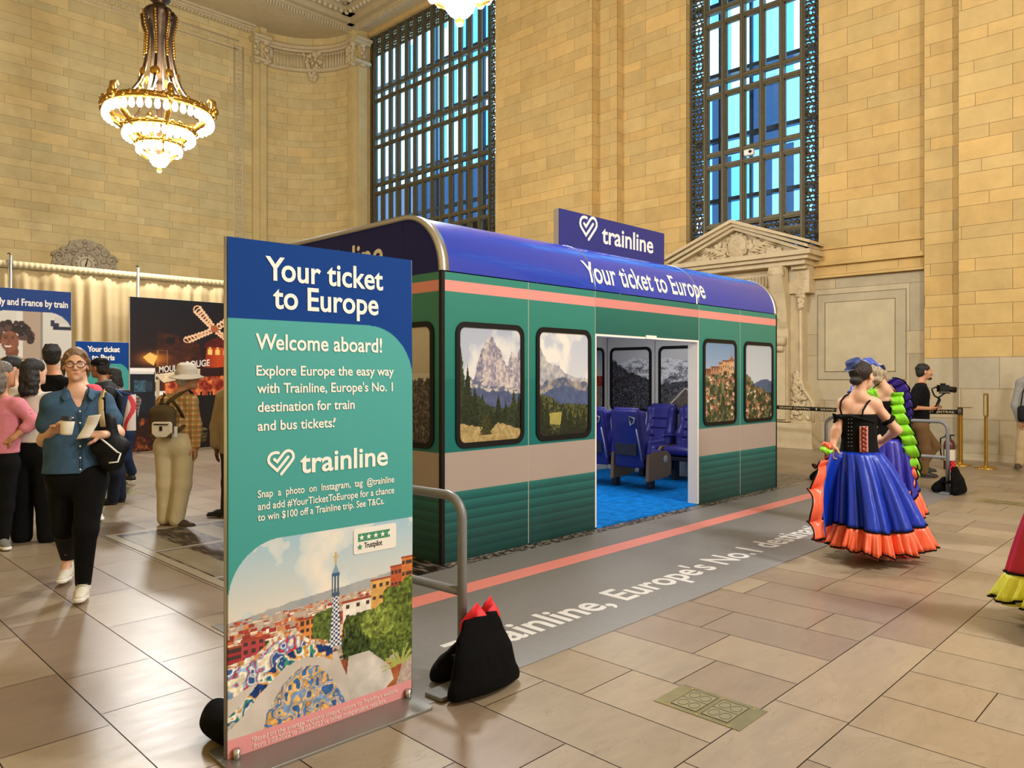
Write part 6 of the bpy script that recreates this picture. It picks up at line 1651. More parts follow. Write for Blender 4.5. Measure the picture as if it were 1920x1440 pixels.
# ---- woman walking towards us with a cup and a slip of paper
def woman_front():
    J = dict(head=(142, 684), neck=(144, 729), shA=(99, 756, -.09), shB=(192, 754, .09), elA=(82, 826, -.04), wrA=(101, 806, -.2), elB=(221, 812, .06), wrB=(192, 815, -.12),
             pelvis=(144, 880), hipA=(119, 905, .02), hipB=(171, 903, -.02), knA=(120, 990, -.04), anA=(127, 1046, .42), toeA=(119, 1088, .30),
             knB=(161, 992, -.1), anB=(156, 1096, -.03), toeB=(152, 1121, -.12))
    F = Fig('woman with glasses and blue denim shirt walking with a coffee cup', 5.2, 148, J, LIGHT, yaw=.50, h=.0055, hs=.97)
    wa, wb = F.J['wrA'], F.J['wrB']
    F.body(hands=[((wa, unit((.85, -.25, .35)), unit((.35, -.55, -.55))), dict(curl=.42, thumb=-1)), ((wb, unit((-.95, -.18, .05)), unit((-.15, .45, -.75))), dict(curl=[.25, .4, .5, .55], thumb=1))], th=1.12, neck=.044)
    F.eyes('#6a7a7c')
    DEN = cloth('denim_blue', '#3c5872', noise=.25, ns=14, bump=.2, bs=120)
    hem = CAM_H-(884-706)/FPX*5.2
    sh = F.top(DEN, hem, sleeve=.56, g=.02, waist=.185, hemw=.215, neck='v', sl=(.066, .070, .04), h=.007, depth=.62, fold=0)
    # collar, placket, buttons
    n = F.J['neck']; b = MB(); yw = math.atan2(F.side[1], F.side[0]); cq, sq = math.cos(yw), math.sin(yw); RV = lambda x, y, z: V3(x*cq-y*sq, x*sq+y*cq, z)
    for sd in (-1, 1):
        P = [n+RV(sd*.02, .06, .03), n+RV(sd*.075, .01, .028), n+RV(sd*.067, -.06, .0), n+RV(sd*.040, -.112, -.06)]
        Q = [n+RV(sd*.03, .085, -.03), n+RV(sd*.112, .02, -.03), n+RV(sd*.115, -.07, -.05), n+RV(sd*.090, -.125, -.095)]
        vs = [tuple(p) for p in P]+[tuple(q) for q in Q]; b.add(vs, [(i, i+1, 5+i, 4+i) for i in range(3)], 0, True)
    b.build('collar', DEN, sh, solid=.006, subsurf=1)
    b = MB()
    for i in range(6): z = n[2]-.15-i*.078; p = n+RV(.0, -.148-.0035*i, 0); b.sphere((p[0], p[1], z), .007, 8, 6, 0, None, (1, .4, 1))
    b.build('buttons', M_WHITE, sh)
    b = MB(); b.tube([tuple(n+RV(.012, -.135, -.14)), tuple(n+RV(.012, -.15, -.35)), tuple(n+RV(.012, -.16, -.54))], .004, 5); b.build('placket_seam', mat('denim_seam', '#1e3f5c', rough=.9), sh)
    F.trousers(BLACK_CLOTH, r=(.106, .075, .05), waist=.195, h=.008, cuff=.015, top=.12, depth=.66)
    W = mat('offwhite_shoe', '#cfc8b8', rough=.7, bump=.2, bscale=60)
    for q in 'AB': F.shoe(q, W, mat('white_sole', '#e8e4da', rough=.6), h=.006, laces=mat('lace', '#9c937e', rough=.8))
    F.hair(hairmat('dark_blonde_hair', '#7a5c3c'), 'back', h=.006)
    b = MB(); H = F.H
    for sx in (-1, 1):
        b.tube([H(sx*.033+.026*math.cos(a*PI/8), -.104+.008*abs(math.cos(a*PI/8)), .0+.022*math.sin(a*PI/8)) for a in range(16)], .0026, 6, 0, True, True)
        b.tube([H(sx*.059, -.096, .006), H(sx*.078, -.04, .008), H(sx*.080, .02, .0)], .0024, 6)
    b.tube([H(-.008, -.107, .004), H(0, -.110, .006), H(.008, -.107, .004)], .0024, 6)
    b.build('glasses', mat('maroon_frame', '#4a1c22', rough=.3), F.root)
    # what she holds and carries: things of their own
    at = lambda *p: V3(*F.world(F.at(*p)))
    c = at(124, 799, -.27)
    t = thing('coffee_cup', 'white paper coffee cup with dark lid in the walking woman\'s hand', 'cup', tuple(c-V3(0, 0, .055)), F.ang); t.rotation_euler = (0, .12, F.ang)
    b = MB(); b.lathe([(0, 0), (.033, 0), (.035, .01), (.042, .098), (.040, .10)], 24); b.build('cup', mat('cup_paper', '#e9e2d0', rough=.6), t)
    b = MB(); b.lathe([(.044, .094), (.045, .104), (.041, .108), (.039, .118), (.0, .118)], 24); b.build('lid', mat('dark_lid', '#1a2030', rough=.35), t)
    t = thing('paper_slip', 'folded white paper slip held in the walking woman\'s other hand', 'paper', tuple(at(167, 800, -.29)), F.ang); b = MB()
    b.grid(lambda a, c: ((a-.5)*.085+(c-.5)*.06, -.012*math.sin(a*3)+.03*c-.03*(abs(c-.55)*1.2), (c-.5)*.15+(a-.5)*.01), 10, 12); b.build('sheet', mat('paper_white', '#e6e4dc', rough=.7), t, solid=.0015)
    b = MB()
    for i in range(4): b.box(-.02+.004*i, -.022, .02+.012*i, .04+.004*i, -.0215, .0215+.012*i)
    b.build('print_lines', mat('faint_print', '#b8b4ac'), t)
    t = thing('shoulder_bag', 'black shoulder bag with white piping hanging at the walking woman\'s side', 'bag', F.origin, F.ang)
    s = SDF(); A = F.at(196, 790, -.04); B = F.at(208, 862, -.02); s.cap(A+V3(.02, .0, 0), B, .055, .085, k=.05, fl=((0, 1, 0), .8)); s.cap(F.at(186, 840, -.06), F.at(226, 836, .0), .05, .06, k=.05); sdf_obj('pouch', s, .009, cloth('black_nylon', '#0b0c10', rough=.6), t)
    b = MB(); b.tube([F.at(186, 820, -.13), F.at(204, 834, -.12), F.at(220, 848, -.10), F.at(226, 850, -.07), F.at(221, 866, -.1), F.at(204, 868, -.12)], .006, 6); b.build('piping', M_WHITE, t)
    b = MB(); b.tube([F.at(193, 800, -.13), F.at(190, 775, -.15), F.at(189, 752, -.13), F.at(193, 733, -.04), F.at(196, 733, .04), F.at(200, 760, .12)], .019, 8, flat=.2, up=(0, 1, 0)); b.build('strap', mat('cream_strap', '#c9b48c', rough=.8), t)
    b = MB(); b.tube([F.at(196, 800, -.12), F.at(195, 770, -.145), F.at(195, 745, -.12)], .012, 8, flat=.2, up=(0, 1, 0)); b.build('strap_edge', BLACK_CLOTH, t)
woman_front()

def crowd():
    DARKSH = mat('dark_shoe', '#141416', rough=.5); WS = mat('white_shoe', '#d8d4ca', rough=.6); WSOLE = mat('white_sole', '#e8e4da')
    # pink jumper, hand on hip
    J = dict(head=(6, 702), neck=(4, 744), shA=(-32, 762), shB=(34, 760), elA=(-56, 806, .02), wrA=(-20, 826, .1), elB=(64, 790, .03), wrB=(24, 822, -.08), pelvis=(-2, 858), hipA=(-20, 872), hipB=(14, 872), knA=(-22, 950), anA=(-20, 1008), toeA=(-24, 1020, .12), knB=(8, 950, -.03), anB=(4, 1012, -.05), toeB=(12, 1029, -.16))
    F = Fig('grey-haired woman in pink jumper, hand on hip', 6.75, 0, J, MID, yaw=2.5, h=.008)
    F.body(hands=[((F.J['wrB'], unit((-.85, .0, -.3)), unit((0, .6, -.3))), dict(curl=.3))], detail=False)
    F.top(cloth('pink_knit', '#cf7f8c', noise=.12), CAM_H-(849-706)/FPX*6.75, sleeve=1.42, waist=.16, hemw=.175, sl=(.062, .055, .05))
    F.trousers(BLACK_CLOTH, r=(.10, .075, .062), waist=.165, cuff=.03); F.hair(hairmat('grey_hair', '#6a6158'), 'long', .15)
    for q in 'AB': F.shoe(q, mat('grey_shoe', '#6d6c66', rough=.7), WSOLE)
    # white T-shirt, long dark curls
    J = dict(head=(65, 697), neck=(65, 738), shA=(37, 754), shB=(96, 750), elA=(27, 802, .06), wrA=(42, 828, .22), elB=(106, 800, .06), wrB=(92, 826, .22), pelvis=(63, 842), hipA=(45, 856), hipB=(82, 856), knA=(42, 935), anA=(41, 1000), toeA=(42, 1013, .14), knB=(86, 935), anB=(90, 1000), toeB=(94, 1011, .14))
    F = Fig('woman with long dark curls in a white top and black trousers', 6.95, 65, J, LIGHT, yaw=PI-.5, h=.008)
    F.body(hands=[((F.J['wrA'], unit((.5, .6, .2)), unit((.5, 0, .5))), {}), ((F.J['wrB'], unit((-.5, .6, .2)), unit((-.5, 0, .5))), {})], detail=False)
    F.top(cloth('white_knit', '#dcd6cc', noise=.05), CAM_H-(829-706)/FPX*6.95, sleeve=.75, waist=.165, hemw=.18, sl=(.07, .066, .05), g=.02)
    F.trousers(BLACK_CLOTH, r=(.105, .092, .088), waist=.175, cuff=-.02); F.hair(hairmat('dark_curls', '#15100e'), 'long', .20, vol=1.06)
    b = MB(); b.box(-.012, -.004, -.006, .012, .004, .006); b.build('hair_clip', M_WHITE, F.root, loc=tuple(F.H(0, .10, .10)))
    for q in 'AB': F.shoe(q, WS, WSOLE)
    # man in black, dark hair
    J = dict(head=(97, 668), neck=(101, 702), shA=(76, 722), shB=(127, 722), elA=(68, 778, .05), wrA=(82, 812, .2), elB=(134, 778, .05), wrB=(122, 812, .2), pelvis=(102, 830), hipA=(88, 842), hipB=(116, 842), knA=(86, 915), anA=(86, 975), toeA=(84, 988, .14), knB=(116, 915), anB=(116, 975), toeB=(118, 988, .14))
    F = Fig('dark-haired man in black, seen from behind between the other heads', 7.5, 100, J, MID, yaw=PI+.55, h=.009, female=False, hs=1.0)
    F.body(detail=False); F.top(BLACK_CLOTH, CAM_H-(835-706)/FPX*7.5, sleeve=1.8, waist=.16, hemw=.17, sl=(.065, .058, .045), neck='none'); F.trousers(BLACK_CLOTH, r=(.10, .075, .065)); F.hair(hairmat('black_hair', '#0f0d0e'), 'short', vol=1.03)
    for q in 'AB': F.shoe(q, DARKSH)
    # dark head between them
    J = dict(head=(27, 690), neck=(27, 722), shA=(2, 738), shB=(52, 738), elA=(-6, 785), wrA=(4, 815, .1), elB=(60, 785), wrB=(50, 815, .1), pelvis=(27, 830), hipA=(14, 842), hipB=(40, 842), knA=(12, 905), anA=(12, 960), toeA=(10, 972, .12), knB=(42, 905), anB=(42, 960), toeB=(44, 971, .12))
    F = Fig('black-haired person facing the backdrop, mostly hidden by the pink jumper', 8.1, 27, J, LIGHT, yaw=PI-.9, h=.009)
    F.body(detail=False); F.top(cloth('cream_top', '#cfc8ba'), CAM_H-(835-706)/FPX*8.1, sleeve=1.0); F.trousers(BLACK_CLOTH, r=(.1, .075, .06)); F.hair(hairmat('black_hair', '#0f0d0e'), 'short', vol=1.12)
    for q in 'AB': F.shoe(q, DARKSH)
    # person hidden behind the walking woman, only a sandal and a bit of red
    J = dict(head=(152, 696), neck=(154, 722), shA=(134, 733), shB=(178, 733), elA=(128, 775), wrA=(134, 810, -.05), elB=(182, 775), wrB=(176, 805, -.1), pelvis=(158, 820), hipA=(146, 830), hipB=(170, 830), knA=(148, 900), anA=(150, 960), toeA=(152, 975, -.12), knB=(172, 900), anB=(178, 960), toeB=(188, 974, -.12))
    F = Fig('person in red with white sandals, almost hidden behind the walking woman', 8.0, 158, J, LIGHT, yaw=.2, h=.009, hs=.95)
    F.body(detail=True); F.top(cloth('coral_top', '#d85868'), CAM_H-(828-706)/FPX*8.0, sleeve=.6, waist=.15, hemw=.17); F.trousers(cloth('dusty_pink', '#9c6a70'), r=(.095, .075, .06), cuff=.14); F.hair(hairmat('brown_hair', '#3a281e'), 'short')
    for q in 'AB': F.shoe(q, WS, WSOLE)
    # man in the black cap and jacket with a backpack
    J = dict(head=(186, 690), neck=(194, 717), shA=(204, 737, -.18), shB=(196, 732, .18), elA=(196, 776, -.2), wrA=(172, 790, -.15), elB=(184, 772, .2), wrB=(165, 785, .15), pelvis=(214, 820), hipA=(216, 832, -.09), hipB=(210, 832, .09), knA=(216, 888, -.09), anA=(212, 934, -.05), toeA=(200, 945, -.05), knB=(222, 886, .09), anB=(226, 930, .12), toeB=(215, 941, .1))
    F = Fig('man in a black cap and dark jacket, seen from the side, by the Paris banner', 9.0, 205, J, TAN_, yaw=-1.75, h=.009, female=False)
    F.body(hands=[((F.J['wrA'], unit((-1, 0, .2)), unit((0, .5, .5))), {})]); F.top(cloth('charcoal_jacket', '#2a2a2c'), CAM_H-(826-706)/FPX*9, sleeve=1.85, waist=.165, hemw=.175, sl=(.072, .064, .05), neck='none', depth=.7)
    F.trousers(cloth('dark_jeans', '#1a2236'), r=(.1, .075, .065), waist=.155); F.hair(hairmat('black_hair', '#0f0d0e'), 'short')
    for q in 'AB': F.shoe(q, DARKSH)
    b = SDF(); b.ell(F.H(0, .015, .055), (.092, .108, .07), F.R); b.half(tuple(F.H(0, 0, .035)), tuple(F.R @ V3(0, -.2, -1))); b.cap(F.H(-.04, -.10, .045), F.H(.04, -.10, .045), .03, k=.02, fl=(tuple(F.R @ V3(0, 0, 1)), .3)); sdf_obj('cap', b, .008, BLACK_CLOTH, F.root)
    b = MB(); n = F.J['neck']; b.tube([tuple(n+V3(.075*math.cos(a), .075*math.sin(a), .0+.02*math.cos(a))) for a in np.linspace(0, 2*PI, 17)[:-1]], .018, 8, 0, True, True); b.build('collar', cloth('grey_collar', '#6a665e'), F.root)
    t = thing('backpack', 'black backpack on the back of the man in the black cap', 'backpack', F.origin, F.ang)
    s = SDF(); s.box(F.at(230, 768, 0), (.09, .15, .24), .06, rot(0, 0, -.2), k=.03); s.box(F.at(242, 782, 0), (.06, .12, .14), .05, rot(0, 0, -.2), k=.04); sdf_obj('pack', s, .012, cloth('black_nylon', '#0b0c10'), t)
    b = MB(); b.tube([F.at(222, 742, -.13), F.at(208, 728, -.16), F.at(192, 745, -.24), F.at(200, 785, -.23), F.at(218, 800, -.16)], .02, 8, flat=.3); b.build('strap', cloth('black_nylon', '#0b0c10'), t)
    t = thing('tote_bag', 'blue, white and red shopping bag hanging behind the man in the black cap', 'bag', F.origin, F.ang)
    def tb(a, c, o=0): p = F.at(227+28*a, 745+62*c-6*a*(1-c), -.26); return (p[0], p[1]+.05*math.sin(PI*a)*o, p[2])
    b = MB(); b.grid(lambda a, c: tb(a, c, -1), 48, 48); n0 = len(b.f)
    for i in range(n0):
        u, v = (i % 48)/48, (i//48)/48; q = u+.5*(v-.5); b.m[i] = 1 if q < .38 else (2 if abs(u-.62-.25*math.sin(v*5)) < .13 else 0)
    b.grid(lambda a, c: tb(a, c, 1), 12, 12); b.build('bag', [mat('tote_white', '#ddd8d0', rough=.5), mat('tote_blue', '#1f4f9a', rough=.5), mat('tote_red', '#d23a4a', rough=.5)], t)
    b = MB(); b.tube([V3(*tb(.1, 0)), F.at(224, 738, -.24), F.at(217, 729, -.17), F.at(228, 735, -.2), V3(*tb(.8, 0))], .008, 6); b.build('handle', mat('tote_blue', '#1f4f9a'), t)
    # woman in a plaid jacket behind him
    PL = plaid('maroon_plaid', '#4a3a3c', '#7a2c38', '#8a8078', 40)
    J = dict(head=(210, 705), neck=(214, 727), shA=(222, 740, -.17), shB=(216, 738, .17), elA=(254, 752, -.2), wrA=(250, 786, -.3), elB=(205, 770, .2), wrB=(195, 785, .2), pelvis=(234, 806), hipA=(236, 816, -.09), hipB=(232, 816, .09), knA=(236, 858, -.09), anA=(247, 884, .05), toeA=(224, 902, .05), knB=(228, 858, .09), anB=(232, 898, .1), toeB=(222, 906, .1))
    F = Fig('dark-haired woman in maroon plaid jacket stepping forward beside the night backdrop', 10.6, 230, J, TAN_, yaw=-1.2, h=.01)
    F.body(hands=[((F.J['wrA'], unit((-.3, 0, -1)), unit((-.8, 0, .2))), {})]); F.top(PL, CAM_H-(806-706)/FPX*10.6, sleeve=1.9, waist=.16, hemw=.175, sl=(.075, .068, .055), neck='none')
    F.trousers(cloth('blue_jeans', '#1d2c4c'), r=(.1, .075, .065)); F.hair(hairmat('black_hair', '#0f0d0e'), 'long', .14)
    for q in 'AB': F.shoe(q, DARKSH, WSOLE)
    # beige sleeve beyond the banner edge
    J = dict(head=(446, 698), neck=(446, 726), shA=(420, 745), shB=(474, 745), elA=(408, 800, .05), wrA=(406, 842, -.02), elB=(486, 800), wrB=(484, 842), pelvis=(446, 838), hipA=(432, 848), hipB=(460, 848), knA=(430, 905), anA=(426, 955), toeA=(412, 966, -.02), knB=(462, 905), anB=(464, 955), toeB=(470, 966, .1))
    F = Fig('person in loose beige shirt, all but one arm hidden by the tall banner', 8.2, 446, J, BROWN, yaw=PI, h=.009, female=False)
    F.body(hands=[((F.J['wrA'], unit((.05, 0, -1)), unit((1, 0, 0))), dict(curl=.3))], detail=False); F.top(cloth('beige_shirt', '#a8987a'), CAM_H-(850-706)/FPX*8.2, sleeve=1.75, waist=.19, hemw=.2, sl=(.085, .08, .07), g=.02)
    F.trousers(cloth('brown_trousers', '#3a3028'), r=(.1, .08, .07)); F.hair(hairmat('black_hair', '#0f0d0e'), 'short')
    for q in 'AB': F.shoe(q, DARKSH)
crowd()

def hat_man():
    J = dict(head=(352, 709), neck=(340, 736), shA=(308, 754), shB=(357, 752), elA=(294, 800, .10), wrA=(312, 828, .24), elB=(366, 797, .0), wrB=(366, 838, -.02), pelvis=(328, 826), hipA=(311, 840), hipB=(345, 840), knA=(311, 908), anA=(309, 970), toeA=(312, 983, .14), knB=(342, 908, -.02), anB=(331, 972, -.06), toeB=(352, 988, -.08))
    F = Fig('man in white sun hat and yellow plaid shirt, seen from behind', 7.75, 328, J, MID, yaw=PI-.95, h=.008, female=False)
    F.body(hands=[((F.J['wrB'], unit((.1, 0, -1)), unit((-.9, 0, .1))), dict(curl=.35, thumb=-1))])
    PL = plaid('yellow_plaid', '#d8b878', '#a8503a', '#8a7a3c', 36)
    F.top(PL, CAM_H-(812-706)/FPX*7.75, sleeve=1.93, waist=.165, hemw=.165, sl=(.072, .064, .05), neck='round', g=.02)
    F.trousers(cloth('cream_cotton', '#cdbf9c', noise=.05), r=(.112, .088, .075), waist=.178, cuff=-.01, top=.10)
    F.hair(hairmat('white_hair', '#b8b0a4'), 'short')
    for q in 'AB': F.shoe(q, mat('brown_suede', '#4a3c2e', rough=.7))
    HAT = cloth('hat_cotton', '#cfc8bc', noise=.05)
    b = SDF(); R = rot(PI-.95, 0, 0); c = F.J['head']+V3(-.01, 0, .06)
    b.stack([(c[2]-.03, c[0], c[1], .106, .112), (c[2]+.03, c[0], c[1], .102, .108), (c[2]+.075, c[0]-.004, c[1], .088, .094), (c[2]+.10, c[0]-.006, c[1], .055, .06)], k=.02); o = sdf_obj('sun_hat', b, .008, HAT, F.root)
    b = MB(); b.grid(lambda a, q: (c[0]+(.098+.075*q)*math.cos(a*2*PI), c[1]+(.103+.07*q)*math.sin(a*2*PI), c[2]-.018-.045*q+.012*math.sin(a*2*PI*2+1)*q), 40, 5, closed_u=True); b.build('brim', HAT, o, solid=.006)
    # backpack
    t = thing('backpack', 'brown and white backpack on the man in the plaid shirt', 'backpack', F.origin, F.ang)
    M_OL = cloth('olive_brown', '#4a3c24', noise=.2); M_CR = cloth('cream_canvas', '#cfc6b2', noise=.05)
    s = SDF(); s.box(F.at(305, 792, -.20), (.125, .075, .15), .06, k=.02); s.ell(F.at(305, 774, -.20), (.115, .07, .085), k=.04); sdf_obj('pack', s, .009, M_OL, t)
    b = MB(); p0 = F.at(305, 807, -.285)
    b.prism(rrect(p0[0]-.112, p0[2]-.07, p0[0]+.085, p0[2]+.085, .03), p0[1], p0[1]+.03, lambda u, v, d: (u, d, v)); po = b.build('pocket', M_CR, t, bevel=.008)
    for sx in (-1, 1):
        b = MB(); b.prism([(p0[0]-.015+sx*.105, p0[2]-.075), (p0[0]-.015+sx*.04, p0[2]-.075), (p0[0]-.015+sx*.07, p0[2]-.05), (p0[0]-.015+sx*.105, p0[2]-.02)], p0[1]-.004, p0[1]+.002, lambda u, v, d: (u, d, v)); b.build('corner_patch', M_OL, po)
    b = MB(); b.tube([(p0[0]-.085, p0[1]-.006, p0[2]+.06), (p0[0]+.055, p0[1]-.006, p0[2]+.057)], .006, 6); b.box(p0[0]-.03, p0[1]-.006, p0[2]-.005, p0[0]-.005, p0[1], p0[2]+.04); b.build('zip', M_BLACK, po)
    b = MB(); b.box(-.03, -.025, -.055, .03, .025, .055, 0, Matrix.Translation(F.at(326, 810, -.2))); b.build('side_flask_pocket', M_CR, t, bevel=.01)
    b = MB(); b.tube([F.at(298, 764, -.2), F.at(300, 755, -.215), F.at(310, 756, -.215), F.at(312, 764, -.2)], .01, 6); b.build('carry_loop', M_OL, t)
    for P in ([(309, 762, -.2), (322, 748, -.19), (338, 738, -.16), (354, 731, -.10), (362, 740, .02)], [(303, 762, -.19), (304, 748, -.17), (308, 738, -.10), (310, 742, .06)], [(322, 750, -.19), (332, 762, -.17), (340, 775, -.13), (346, 790, -.05)], [(326, 812, -.16), (338, 806, -.15), (346, 796, -.08)]):
        b = MB(); b.tube([F.at(*p) for p in P], .019, 8, flat=.3, up=(0, 1, .3)); b.build('strap', M_OL, t)
    t = thing('hip_bag', 'small striped brown bag at the plaid-shirted man\'s far hip', 'bag', F.origin, F.ang)
    s = SDF(); s.box(F.at(376, 817, .12), (.045, .08, .085), .03, rot(0, 0, .15), k=.02); sdf_obj('pouch', s, .01, plaid('bag_stripe', '#3e3424', '#9c8c68', '#3e3424', 50), t)
hat_man()

# ---- the dancers
def satin(name, col): return mat(name, col, rough=.34, noise=.18, nscale=5, bump=.35, bscale=9, spec=.5, stretch=(2.5, 2.5, .4))
M_BLUE_SATIN, M_ORANGE, M_LIME = satin('blue_satin', '#0b34b0'), satin('orange_ruffle', '#f06a48'), satin('lime_ruffle', '#8ee02e')
M_PURPLE, M_PINKR = satin('purple_ruffle', '#2e1a86'), satin('pink_ruffle', '#e0409a')
M_CORSET = mat('black_velvet', '#050506', rough=.8, spec=.2)
def skirt(F, top, rad0, hem, rad1, hemz, folds, m, mr, name='skirt', ruff=.2, seed=0, twist=0.0, lift=None, rip=42):
    """gathered skirt from an oval waist to a wide hem with a ruffle; hemz(a) height of the ruffle's lower edge round the circle"""
    (cx, cy, zt), (hx, hy) = top, hem
    def ring(a, t, extra=0.0):
        an = a*2*PI+twist*t; w = t**.8
        ph = folds*an+seed+1.1*math.sin(3*an+seed)+.6*math.sin(5*an); u = min(1, t*1.6+.12); cr = math.exp(-((((ph/(2*PI)) % 1)-.5)/.16)**2); c2 = math.exp(-(((((folds+4)*an/(2*PI)+.3*math.sin(2*an+1)) % 1)-.5)/.10)**2)
        fold = 1.07-.26*u*cr-.09*u*c2+.05*t*math.sin(math.floor(folds*.4)*an+1.3*seed+2*t)
        rx, ry = (rad0[0]*(1-w)+rad1[0]*w)*fold+extra, (rad0[1]*(1-w)+rad1[1]*w)*fold+extra
        zb = hemz(an)+ruff; return V3(cx+(hx-cx)*w+rx*math.cos(an), cy+(hy-cy)*w+ry*math.sin(an), zt+(zb-zt)*t)
    b = MB(); b.grid(lambda a, t: ring(a, t), 168, 20, closed_u=True); sk = b.build(name, m, F.root, solid=.006)
    def rf(a, t, ex=.0, dz=0.0):
        p = ring(a, 1.0); c = V3(hx, hy, 0); o = V3(p[0]-c[0], p[1]-c[1], 0); o = o/np.linalg.norm(o); an = a*2*PI
        return p+o*((.06+ex)*t+.024*t*math.sin(rip*an+2*math.sin(an*5))+.014*t*math.sin(rip*2.3*an))+V3(0, 0, -ruff*t+dz+.014*t*math.sin(an*17))
    b = MB(); b.grid(rf, 320, 5, closed_u=True); b.build('ruffle', mr, sk, solid=.005)
    b = MB(); b.grid(lambda a, t: rf((a+.003) % 1, t, -.035, -.02), 260, 4, closed_u=True); b.build('under_ruffle', mr, sk, solid=.005)
    b = MB(); b.tube([tuple(rf(i/320, 1.0)) for i in range(320)], .007, 5, 0, True, True); b.tube([tuple(ring(i/200, .998, .005)) for i in range(200)], .007, 5, 0, True, True); b.build('black_piping', BLACK_CLOTH, sk)
    return sk
def frill(path, wd, m, parent, name='frill', n=90, waves=9, amp=.05, dirv=(1, 0, 0), edge=True):
    # a gathered strip that runs along a path, waving in and out
    P = [V3(*p) for p in path]; L = [0]
    for i in range(len(P)-1): L.append(L[-1]+np.linalg.norm(P[i+1]-P[i]))
    def pt(t): t *= L[-1]; return V3(*(np.interp(t, L, [p[k] for p in P]) for k in range(3)))
    d = unit(dirv)
    rr = random.Random(int(n*7+waves)); ks = np.cumsum([0]+[rr.uniform(.6, 1.5) for _ in range(waves)]); ks = ks/ks[-1]
    def fn(a, c):
        p = pt(a); w = wd*(.8+.2*math.sin(a*PI)); ph = np.interp(a, ks, np.arange(waves+1))*2*PI
        tg = unit(pt(min(1, a+.01))-pt(max(0, a-.01)))
        return p+d*((c-.15)*w*(1+.10*math.sin(2*ph)))+tg*(amp*c*math.sin(ph))+V3(0, -1, 0)*(amp*(.25+c)*math.cos(ph))
    n = max(n, waves*22); b = MB(); b.grid(fn, n, 5); o = b.build(name, m, parent, solid=.004)
    if edge: b = MB(); b.tube([tuple(fn(i/n, 1.0)) for i in range(n+1)], .006, 5); b.build('black_piping', BLACK_CLOTH, o)
    return o
def dancer_front():
    J = dict(head=(1617, 704), neck=(1610, 738), shA=(1584, 757, .02), shB=(1639, 758, .0), elA=(1568, 808, .0), wrA=(1562, 834, -.03), elB=(1681, 806, .0), wrB=(1656, 826, .16),
             pelvis=(1610, 848), hipA=(1598, 858), hipB=(1626, 858), knA=(1602, 950), anA=(1624, 1030, .05), toeA=(1640, 1044, -.02), knB=(1640, 950), anB=(1655, 1034, .0), toeB=(1682, 1050, -.05))
    F = Fig('dancer in black corset and blue satin skirt with orange ruffle, back turned', 6.3, 1610, J, LIGHT, yaw=PI-.95, h=.007)
    F.fdir = F.f
    F.body(hands=[((F.J['wrA'], unit((-.2, -.1, -1)), unit((1, 0, 0))), dict(curl=.6)), ((F.J['wrB'], unit((-.7, .4, -.3)), unit((-.3, .8, 0))), {})], neck=.046, chest=.125)
    F.hair(hairmat('dark_brown_hair', '#241610'), 'bun', h=.007)
    # corset
    b = SDF(); p = F.at(1612, 812); z0, z1 = F.at(0, 848)[2], F.at(0, 776)[2]
    b.stack([(z0, *F.at(1611, 848)[:2], .158, .118), (z0+.10, *F.at(1611, 826)[:2], .142, .112), (z0+.2, *F.at(1610, 803)[:2], .145, .112), (z1+.0, *F.at(1608, 778)[:2], .155, .118)], k=.01)
    co = sdf_obj('corset', b, .008, M_CORSET, F.root)
    b = MB(); x0, x1 = F.at(1611, 0, -.12)[0], F.at(1627, 0, -.12)[0]
    def cp(u, v): z = z0+.01+(.215)*v; y = -np.interp(z, [z0, z0+.1, z0+.2, z1], [.124, .118, .118, .124])-.006; return (x0+(x1-x0)*u, y, z)
    b.grid(cp, 4, 8); lc = b.build('lacing_panel', mat('pink_brocade', '#c98a78', rough=.6, noise=.25, nscale=60), co, solid=.004)
    b = MB()
    for i in range(6):
        for (u0, u1) in ((.2, .8), (.8, .2)): a, c = V3(*cp(u0, i/6+.02)), V3(*cp(u1, (i+1)/6-.02)); b.tube([a+V3(0, -.006, 0), c+V3(0, -.006, 0)], .006, 5)
    b.build('lace', mat('maroon_lace', '#7a1c22', rough=.6), lc)
    b = MB()
    for i in range(8):
        for u in (1590, 1596): q = F.at(u, 786+i*7.2, -.116); b.sphere((q[0], -.112-.012, q[2]), .0055, 6, 4)
    b.build('eyelets', mat('eyelet', '#6a6a70', rough=.3, metal=.7), co)
    b = MB(); b.tube([F.at(1576, 782, -.09), F.at(1592, 780, -.125), F.at(1612, 784, -.13), F.at(1640, 791, -.10)], .012, 8); b.build('top_edge', M_CORSET, co)
    b = MB()
    for P in ([(1579, 781, -.09), (1575, 765, -.085), (1577, 752, -.05), (1585, 742, -.01), (1598, 737, .05)], [(1616, 782, -.125), (1618, 770, -.115), (1626, 756, -.085), (1633, 749, -.03), (1632, 746, .05)]): b.tube([F.at(*p) for p in P], .008, 6)
    b.build('straps', M_CORSET, co)
    for q, t in (('A', .52), ('B', .62)):
        b = MB(); c = F.J['sh'+q]*(1-t)+F.J['el'+q]*t; d = unit(F.J['el'+q]-F.J['sh'+q]); u = unit(np.cross(d, V3(0, 1, 0))); w = np.cross(d, u); b.tube([c+(u*math.cos(a)+w*math.sin(a))*.046+d*.006*math.sin(a*5) for a in np.linspace(0, 2*PI, 15)[:-1]], .018, 7, 0, True, True)
        if q == 'A': b.tube([c+V3(-.04, -.03, 0), c+V3(-.075, -.05, .03), c+V3(-.07, -.05, -.03), c+V3(-.04, -.03, 0)], .016, 6)
        b.build('armband', M_CORSET, F.root)
